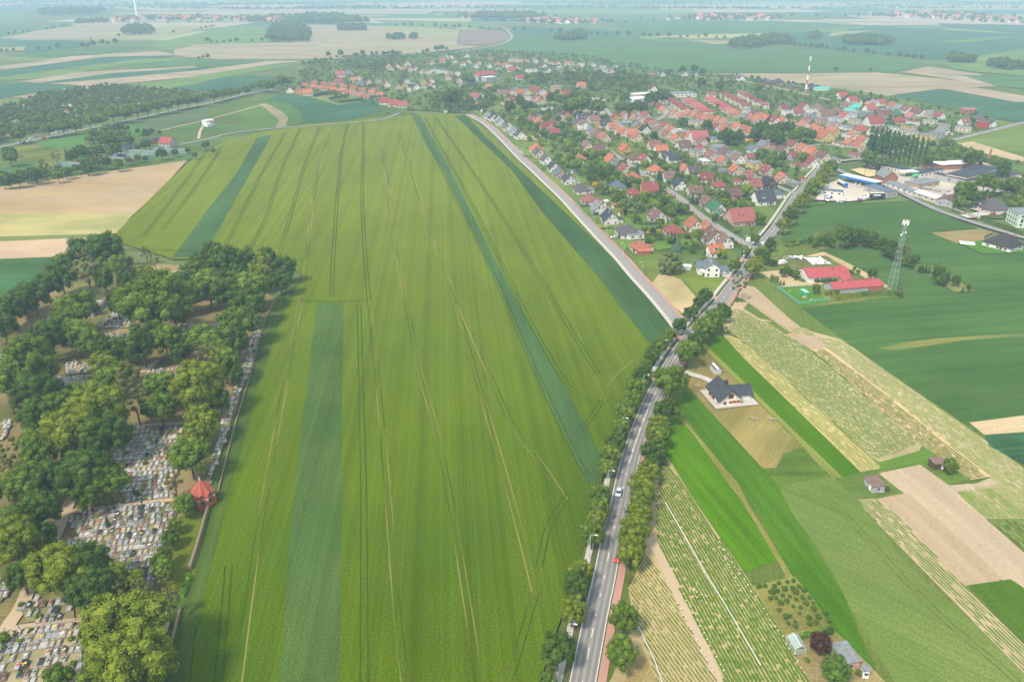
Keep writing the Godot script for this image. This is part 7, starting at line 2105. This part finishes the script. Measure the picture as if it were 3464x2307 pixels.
	hedge("hedge", "long curved hedge between two garden lawns", P("640,620 720,690 790,760 830,790"), 2.2, 2.4, yg, g2)
	hedge("hedge", "hedge behind the grey-brown-roofed white house", P("830,790 1000,790 1060,780"), 2.0, 2.0, g1, g2)
	hedge("hedge", "hedge row north of the red-roofed round garden", P("960,420 1100,430 1260,430"), 2.2, 3.0, g1, g2)
	hedge("hedge", "small hedge along the front gardens, lower one", P("310,850 420,845 500,840"), 1.2, 1.3, g1, g2)
	hedge("hedge", "small hedge along the front gardens, upper one", P("60,550 190,545"), 1.2, 1.3, g1, g2)
	hedge("hedge", "hedge down the garden street to the main road", P("1880,680 1960,750 2000,790 2060,850"), 2.0, 2.2, g1, g2)
	at(1700, 380, 3.925)
	hedge("hedge", "tall dark conifer hedge above the vegetable garden", P("560,345 800,345 1080,335"), 3.0, 5.0, Color(0.03, 0.07, 0.03), Color(0.05, 0.1, 0.04))
	hedge("hedge", "golden thuja row in the middle gardens", P("780,590 830,640 880,680"), 2.2, 4.5, Color(0.3, 0.24, 0.03), Color(0.38, 0.28, 0.03))
	hedge("hedge", "short golden hedge near the grey hipped house", P("1195,930 1240,980 1270,1020"), 2.0, 3.5, Color(0.3, 0.24, 0.03), Color(0.38, 0.28, 0.03))
	hedge("hedge", "clipped hedge below the yellow hipped house", P("1100,585 1250,575 1430,555"), 2.0, 2.4, g1, g2)
	hedge("hedge", "hedge along the left verge of the garden street", P("1210,345 1290,395 1370,440"), 1.6, 2.0, Color(0.13, 0.15, 0.04), g2)
	at(0, 1757, 2.851)
	hedge("ivy", "bright ivy covering the cemetery wall", P("1820,560 1790,660 1750,760"), 1.3, 1.8, Color(0.1, 0.2, 0.02), Color(0.14, 0.24, 0.03))
	at(950, 180, 3.925)
	hedge("hedge", "dark hedge below the terrace houses, longest", P("440,580 600,540 720,520"), 4.0, 4.0, g1, Color(0.04, 0.08, 0.03))
	hedge("hedge", "dark hedge between two lawns of the terrace field", P("640,615 780,590 900,570"), 3.0, 3.0, g1, Color(0.04, 0.08, 0.03))
	hedge("hedge", "dark hedge above the teal field edge", P("770,660 900,645 1090,620"), 3.0, 3.0, g1, Color(0.04, 0.08, 0.03))
	at(1500, 180, 3.925)
	hedge("hedge", "clipped hedge around the small churchyard", P("1130,725 1300,705 1510,695"), 2.5, 2.0, g1, g2)
	hedge("hedge", "clipped low hedge on the lower churchyard side", P("1280,770 1350,780 1530,765"), 2.5, 1.8, g1, g2)
	# lawns of the gardens
	at(1950, 560, 3.925)
	for z in [["lawn behind the dark gabled white house", "560,690 640,680 770,800 720,810"], ["lawn beside the orange pyramid-roofed house", "520,1030 700,1015 730,1090 640,1130 590,1120"], ["lawn between the long hedge and garden street", "1000,1010 1200,1000 1280,1100 1060,1140"], ["lawn below the golden thuja hedge", "1380,1000 1580,990 1620,1070 1420,1090"], ["lawn behind the grey-brown-roofed house", "800,700 900,690 990,770 850,775"], ["front lawn with stepping stones on the new street", "190,710 300,705 340,770 240,775"], ["front lawn of the light grey-roofed house", "60,570 200,565 220,655 130,660"], ["lawn above the red pyramid-roofed house", "1340,680 1480,680 1440,740 1360,740"]]:
		field("lawn", "green " + z[0], P(z[1]), Color(0.11, 0.2, 0.035), {"w": 1.0, "l": 2.0})
	at(1700, 380, 3.925)
	for z in [["lawn behind the pinkish new house", "880,800 960,820 1130,930 1040,960 960,900"], ["lawn strip behind the white new houses", "610,550 720,555 760,610 640,620"], ["lawn beside the golden thuja row", "690,630 780,610 870,690 880,730 800,750"], ["vegetable garden with rows of bushes", "150,390 560,375 1100,360 1100,420 900,430 640,440 330,490 190,440"], ["lawn above the conifer thicket", "910,490 1040,480 1100,540 920,545"], ["lawn of the front gardens", "310,570 400,565 400,590 330,595"], ["front lawn of the two white new houses", "370,640 480,630 490,670 420,680"]]:
		field("lawn", "green " + z[0], P(z[1]), Color(0.14, 0.2, 0.045), {"w": 1.5, "l": 2.0, "streak": 0.25})
	at(1500, 180, 3.925)
	for z in [["meadow above the new street's end", "540,690 740,670 860,790 560,800", Color(0.15, 0.19, 0.05)], ["clipped plot of the little churchyard", "1100,745 1260,730 1290,780 1140,785", Color(0.12, 0.17, 0.05)], ["sports lawn beside the park wood", "800,410 920,380 1110,370 1080,450 880,465", Color(0.09, 0.17, 0.05)], ["bank of grass beside the climbing street", "2150,650 2355,640 2355,820 2240,770", Color(0.16, 0.19, 0.06)]]:
		field("lawn", "green " + z[0], P(z[1]), z[2], {"w": 2.0, "l": 3.0})
	field("churchyard", "stony churchyard ground among the tall trees", P("1730,780 1960,750 2150,780 2150,820 1740,825"), Color(0.32, 0.27, 0.2), {"tex": "soil", "blot": 0.6})
	field("churchyard", "rectangle of pale graves inside clipped hedges", P("1290,735 1440,715 1490,755 1320,770"), Color(0.4, 0.36, 0.33), {"tex": "soil", "blot": 0.8, "w": 1.0, "l": 1.0, "streak": 0.6})
	field("sand_yard", "sandy yard beside the last dark-roofed new house", P("1080,1110 1190,1105 1260,1155 1070,1160"), Color(0.42, 0.31, 0.19), {"tex": "soil"})
	field("car_park", "paved car park below the park wood", P("1970,590 2140,610 2180,640 1990,650"), Color(0.38, 0.32, 0.28), {"tex": "soil"})
	# young fruit bushes in the orchard plot
	at(2400, 1707, 2.2133)
	for i in 8:
		for j in 6:
			var x := 370.0 + j * 52 + i * 38
			var y := 640.0 - j * 11 + i * 42
			if y > 940: continue
			var s := rng.randf_range(0.22, 0.42)
			if rng.randf() < 0.15: continue
			var p := g3(x + rng.randf_range(-11, 11), y + rng.randf_range(-11, 11))
			var o := mesh_top("fruit_bush", MESH.crown_h0, MT.leaf)
			o.position = p
			o.scale = Vector3.ONE * s * 0.45
			o.rotation.y = rng.randf() * TAU
			tag(o, "small round fruit bush in the grassy orchard plot", "bush", "fruit bushes in the orchard plot", "", false)
	hedge("hedge", "ragged bright hedge across the orchard plot", P("680,1005 760,985 850,955 930,935"), 1.5, 1.6, Color(0.12, 0.2, 0.02), Color(0.08, 0.14, 0.03))
	# white crates and fleece in the strawberry plots
	at(1800, 1707, 2.613)
	var pts := []
	for i in 14: pts.append(Vector2(1285 + i * 24, 900 + i * 46))
	for i in 13: pts.append(Vector2(1335 + i * 30, 815 + i * 56))
	for i in 8: pts.append(Vector2(1425 + (i % 4) * 40, 765 + int(i / 4) * 60 + (i % 4) * 20))
	for i in 12: pts.append(Vector2(1650 + i * 17, 355 + i * 38))
	at(2400, 1707, 2.2133)
	var p2 := []
	for i in 22: p2.append(Vector2(110 + i * 29, 350 + i * 44))
	for w in [[1800, 1707, 2.613, pts], [2400, 1707, 2.2133, p2]]:
		at(w[0], w[1], w[2])
		for p in w[3]:
			var q := g3(p.x + rng.randf_range(-8, 8), p.y + rng.randf_range(-10, 10))
			var o := mesh_top("crate", box_mesh(Vector3(0.38, 0.2, 0.3)), MT.wall_c)
			o.position = Vector3(q.x, layer + 0.01, q.z)
			o.rotation.y = rng.randf() * 3.0
			tag(o, "small white picking crate on the strawberry plot edge", "crate", "white crates in the strawberry plots", "", false)
	at(1800, 1707, 2.613)
	layer += 0.01
	var fb := MB.new()
	ribbon(fb, smooth(P("1175,0 1290,200 1430,450 1560,680 1700,900 1829,1120 2020,1450")), -0.17, 0.17, layer + 0.35, Color(0.45, 0.43, 0.38))
	tag(mesh_top("fleece_strip", fb.mesh(), MT.plain), "long pale fleece strip through the green strawberry rows", "fleece strip")
	fb = MB.new()
	ribbon(fb, smooth(P("940,1100 1010,1250 1080,1400 1140,1570 1180,1680")), -0.15, 0.15, layer + 0.35, Color(0.45, 0.43, 0.38))
	tag(mesh_top("fleece_strip", fb.mesh(), MT.plain), "shorter pale fleece strip behind the last roadside tree", "fleece strip")
	# timber heaps by the lone house
	at(2350, 1230, 7.84)
	for z in [[1560, 1490, "left"], [2040, 1520, "right"], [90, 620, "road"]]:
		var c := g(z[0], z[1])
		var o := top("timber_heap", Vector3(c.x, layer, c.y))
		for i in 9:
			var s := part("board", box_mesh(Vector3(0.15, 0.12, rng.randf_range(1.6, 3.2))), MT.wall_t, o, Vector3(rng.randf_range(-1, 1), i * 0.05, rng.randf_range(-0.8, 0.8)), rng.randf() * 3.0)
			s.rotation.x = rng.randf_range(-0.1, 0.1)
		tag(o, {"left": "heap of loose boards in the dry plot, left one", "right": "heap of loose boards in the dry plot, right one", "road": "heap of loose boards beside the concrete drive"}[z[2]], "heap")
	# garden sheds in the allotments and behind the houses
	at(0, 280, 3.3643)
	var sheds := "85,605,r 130,500,y 240,550,w 330,530,g 510,440,w 590,230,g 745,325,r 855,305,y 715,270,g 910,235,r 1050,400,w 1345,175,l 1470,170,o 1620,190,w 1255,290,r 1000,140,g 1470,72,c 1860,115,g 2045,100,g 2280,130,o 1690,265,g 1170,265,w 570,490,g 420,385,o 180,440,g 270,275,w 875,370,g 1220,160,g 1780,105,r 1820,220,w 295,430,w 625,425,g 780,265,w 1340,285,y 120,365,g 1585,250,w"
	for w in sheds.split(" "):
		var a := w.split(",")
		var c := g(float(a[0]), float(a[1]), 2.0)
		var o := top("garden_shed", Vector3(c.x, 0, c.y), rng.randf_range(-0.3, 0.3) + 0.5)
		part("wall", wall_mesh(5, 7, 2.6, 1.6), MT.wall_w if rng.randf() < 0.5 else MT.wall_c, o)
		var rk: String = {"r": "r", "y": "b", "w": "w", "g": "g", "o": "o", "l": "l", "c": "p"}[a[2]]
		part("roof", roof_mesh("gable", 5, 7, 2.6, 1.6, 0.3), MT["roof_" + rk], o)
		part("window", box_mesh(Vector3(1.2, 1.0, 0.1)), MT.glass, o, Vector3(0, 1.0, 3.5))
		tag(o, "small allotment hut with %s roof" % RW[rk], "hut", "allotment huts")
	at(1500, 180, 3.925)
	for w in "450,685,o 300,650,g 30,770,g 520,765,w 790,665,o 1285,1080,g".split(" "):
		var a := w.split(",")
		var c := g(float(a[0]), float(a[1]), 1.5)
		shed(c, 0.4, 3.6, 4.6, "wall_w", "roof_" + a[2], "small garden shed with %s roof" % RW[a[2]])
	at(1950, 560, 3.925)
	for w in "395,490,w 585,640,b 500,545,o 400,515,g".split(" "):
		var a := w.split(",")
		shed(g(float(a[0]), float(a[1]), 1.2), 0.5, 3.0, 3.6, "wall_t", "roof_" + a[2], "garden shed with %s roof in the near gardens" % RW[a[2]])
	at(1700, 380, 3.925)
	for w in "655,520,o 940,790,l".split(" "):
		var a := w.split(",")
		shed(g(float(a[0]), float(a[1]), 1.2), 0.5, 3.4, 5.0, "wall_g", "roof_" + a[2], "garden shed with %s roof behind new houses" % RW[a[2]])

# ---------------------------------------------------------------- the far country
func wood(label: String, pts: PackedVector2Array, n: int, s: float, q: RandomNumberGenerator) -> void:
	var lo := Vector2(1e9, 1e9)
	var hi := -lo
	for e in pts:
		lo = lo.min(e); hi = hi.max(e)
	var lists := {}
	var tries := 0
	while n > 0 and tries < 20000:
		tries += 1
		var p := Vector2(q.randf_range(lo.x, hi.x), q.randf_range(lo.y, hi.y))
		if not Geometry2D.is_point_in_polygon(p, pts): continue
		n -= 1
		var z := s * q.randf_range(0.75, 1.2)
		var k := "scatter_d" if q.randf() < 0.6 else "scatter_g"
		if not lists.has(k): lists[k] = []
		var b := q.randf_range(0.8, 1.15)
		lists[k].append([Transform3D(Basis(Vector3.UP, q.randf() * TAU).scaled(Vector3(z, z * 1.25, z)), Vector3(p.x, -1, p.y)), Color(b, b, b)])
	var root := top("far_wood", Vector3.ZERO)
	root.set_meta("spot", centre(pts))
	tag(root, label, "wood", "", "stuff")
	for k in lists: many("foliage", root, MESH[k], lists[k], MT.leaf)

func tree_row(label: String, pts: PackedVector2Array, gap: float, s: float, q: RandomNumberGenerator) -> void:
	var list := []
	for i in pts.size() - 1:
		var n := maxi(1, int(pts[i].distance_to(pts[i + 1]) / gap))
		for j in n:
			if q.randf() < 0.25: continue
			var p := pts[i].lerp(pts[i + 1], (j + q.randf_range(-0.3, 0.3)) / n)
			var z := s * q.randf_range(0.6, 1.25)
			var b := q.randf_range(0.8, 1.1)
			list.append([Transform3D(Basis(Vector3.UP, q.randf() * TAU).scaled(Vector3(z, z * 1.2, z)), Vector3(p.x, -1, p.y)), Color(b, b, b)])
	var root := top("far_tree_row", Vector3.ZERO)
	root.set_meta("spot", pts[pts.size() / 2])
	tag(root, label, "tree row", "", "stuff")
	many("foliage", root, MESH.scatter_d, list, MT.leaf)

func make_far() -> void:
	var q := RandomNumberGenerator.new()
	q.seed = 5
	at(0, 0, 2.039)
	wood("large round copse between pale fields, biggest far wood", P("1845,290 1850,240 1890,190 2000,180 2105,185 2150,270 2145,288 2000,292"), 380, 1.5, q)
	wood("oval copse beside a pale yellow field", P("842,238 850,215 900,195 1010,190 1060,215 1055,238 950,242"), 170, 1.4, q)
	wood("dark row of far poplars before a distant village", P("520,170 750,160 750,140 520,155"), 60, 1.3, q)
	tree_row("belt of trees between teal fields on the far left", P("570,332 700,312 850,305 1000,300"), 14, 1.1, q)
	tree_row("scattered trees along the far left field edge", P("0,362 120,352 260,345 330,345 440,335"), 22, 1.0, q)
	tree_row("row of trees left of the large round copse", P("1330,292 1500,296 1700,292 1845,288"), 13, 1.0, q)
	tree_row("far track trees on the left plain", P("0,248 250,215 500,175"), 40, 0.8, q)
	tree_row("far lane of trees between pale fields", P("620,275 900,245 1300,222 1450,190 1500,180"), 45, 0.8, q)
	tree_row("trees before the far village on the left", P("1100,165 1300,160 1550,160"), 22, 0.9, q)
	tree_row("few trees on the tan field edge", P("1370,408 1390,405 1445,405 1490,405"), 16, 0.9, q)
	wood("far wooded village edge left of centre", P("1600,145 1900,120 2355,110 2355,165 2000,165 1700,150"), 260, 1.4, q)
	wood("hazy wood behind the wind turbine", P("280,112 700,100 720,82 280,92"), 150, 2.2, q)
	at(1000, 0, 2.039)
	wood("rectangular grove in the tan field", P("290,212 300,190 480,188 495,208 400,214"), 130, 1.3, q)
	wood("small twin grove in the tan field", P("625,275 640,258 740,255 755,272"), 50, 1.1, q)
	wood("tiny grove right of the twin grove", P("785,272 790,255 830,255 832,270"), 18, 1.1, q)
	wood("leaf-shaped copse in the big green field", P("1787,275 1800,262 1900,255 1960,235 2000,262 2000,275 1900,280"), 120, 1.3, q)
	wood("hazy wooded hills at top centre left", P("0,165 0,120 250,112 500,150 510,165 250,168"), 260, 1.7, q)
	wood("wooded ridge behind the far white village", P("1200,140 1650,140 1650,112 1250,118"), 200, 2.0, q)
	tree_row("long row of trees right of the far road bend", P("1510,218 1700,222 1900,232 2080,245 2355,255"), 30, 1.2, q)
	tree_row("roadside trees before the far road bend", P("690,180 900,186 1000,190 1200,200 1440,212"), 20, 1.2, q)
	tree_row("trees at the top edge of the village gardens", P("230,395 330,392 440,388 560,378 690,380 870,372 1050,345 1110,340"), 28, 1.1, q)
	at(2100, 0, 1.7265)
	wood("long wood reaching into the green field", P("635,285 660,255 780,235 900,225 980,235 1010,262 880,262 760,282"), 260, 1.35, q)
	wood("oblong wood in the teal field", P("1298,262 1310,235 1520,232 1595,255 1500,266"), 190, 1.35, q)
	wood("short tree belt left of the oblong wood", P("1090,232 1100,212 1165,210 1165,232"), 30, 1.3, q)
	wood("trees at the right end of the field road", P("1905,362 1930,340 2050,345 2080,365 2000,370"), 60, 1.1, q)
	wood("trees at the right picture edge", P("2130,388 2180,370 2300,378 2355,395 2355,415 2220,405"), 60, 1.1, q)
	tree_row("field road trees below the oblong wood", P("1010,270 1180,285 1400,310 1560,325 1700,345 1820,355"), 18, 1.0, q)
	tree_row("scattered trees on the upper field edge", P("0,212 120,218 340,222 500,222 640,230"), 25, 1.1, q)
	tree_row("row of bushes on the lower green field edge", P("1270,418 1350,415 1560,424"), 30, 0.9, q)
	tree_row("far hedge of trees towards the top right", P("900,100 1300,105 1700,95 2355,110"), 40, 1.4, q)
	# distant villages: clusters of roofs too small to tell apart
	var hb := MB.new()
	hb.box(Vector3.ZERO, Vector3(12, 5, 14), Color(0.6, 0.56, 0.5))
	for s in [-1.0, 1.0]:
		hb.quad(Vector3(0, 10, -7.5), Vector3(s * 7, 4.6, -7.5), Vector3(s * 7, 4.6, 7.5), Vector3(0, 10, 7.5), Color(0.4, 0.15, 0.1))
		hb.tri(Vector3(-6, 5, s * 7), Vector3(6, 5, s * 7), Vector3(0, 9.6, s * 7), Color(0.6, 0.56, 0.5))
	MESH["far_house"] = hb.mesh()
	for v in [[0, 0, 2.039, "760,155 900,150 1500,140 1560,120 1200,115 800,130", 45, "far village with red church left of the copse"], [0, 0, 2.039, "1590,150 1950,160 1950,130 1600,130", 40, "far village above the large round copse"], [1000, 0, 2.039, "1120,135 1200,95 1450,80 1640,95 1640,120 1300,130", 60, "white village on a far rise at top centre"], [1000, 0, 2.039, "1600,150 1700,140 2080,150 2060,160 1700,160", 40, "far village with a pale hall at top centre"], [2100, 0, 1.7265, "230,115 460,90 900,100 880,115 500,122", 45, "far village at the top right of centre"], [2100, 0, 1.7265, "1450,85 1900,75 2355,110 2355,140 2000,125 1500,95", 70, "widespread far village in the top right haze"]]:
		at(v[0], v[1], v[2])
		var poly := P(v[3])
		var lo := Vector2(1e9, 1e9)
		var hi := -lo
		for e in poly:
			lo = lo.min(e); hi = hi.max(e)
		var list := []
		var tl := []
		var tries := 0
		while list.size() < v[4] and tries < 5000:
			tries += 1
			var p := Vector2(q.randf_range(lo.x, hi.x), q.randf_range(lo.y, hi.y))
			if not Geometry2D.is_point_in_polygon(p, poly): continue
			var z := q.randf_range(0.9, 1.8)
			list.append([Transform3D(Basis(Vector3.UP, q.randf() * 3.0).scaled(Vector3.ONE * z), Vector3(p.x, -1, p.y)), Color(1, 1, 1) * q.randf_range(0.8, 1.2)])
			for k in 3: tl.append([Transform3D(Basis().scaled(Vector3.ONE * q.randf_range(0.9, 1.7)), Vector3(p.x + q.randfn() * 60, -1, p.y + q.randfn() * 60)), Color.WHITE])
		var root := top("far_village", Vector3.ZERO)
		tag(root, v[5], "village", "", "stuff")
		many("houses", root, MESH.far_house, list)
		many("foliage", root, MESH.scatter_d, tl, MT.leaf)
	# hazy woods to the horizon
	var lists := []
	for i in 60:
		var z := -q.randf_range(4600, 11000)
		var x := q.randf_range(-0.8, 0.8) * -z
		var wd := q.randf_range(100, 500)
		var n := int(wd / 5.0)
		for j in n:
			lists.append([Transform3D(Basis().scaled(Vector3.ONE * q.randf_range(0.8, 1.6)), Vector3(x + q.randfn() * wd, -1, z + q.randfn() * 45)), Color.WHITE])
	var hz := top("horizon_woods", Vector3.ZERO)
	tag(hz, "scattered blue woods fading into haze near the horizon", "wood", "", "stuff")
	many("foliage", hz, MESH.scatter_d, lists, MT.leaf)
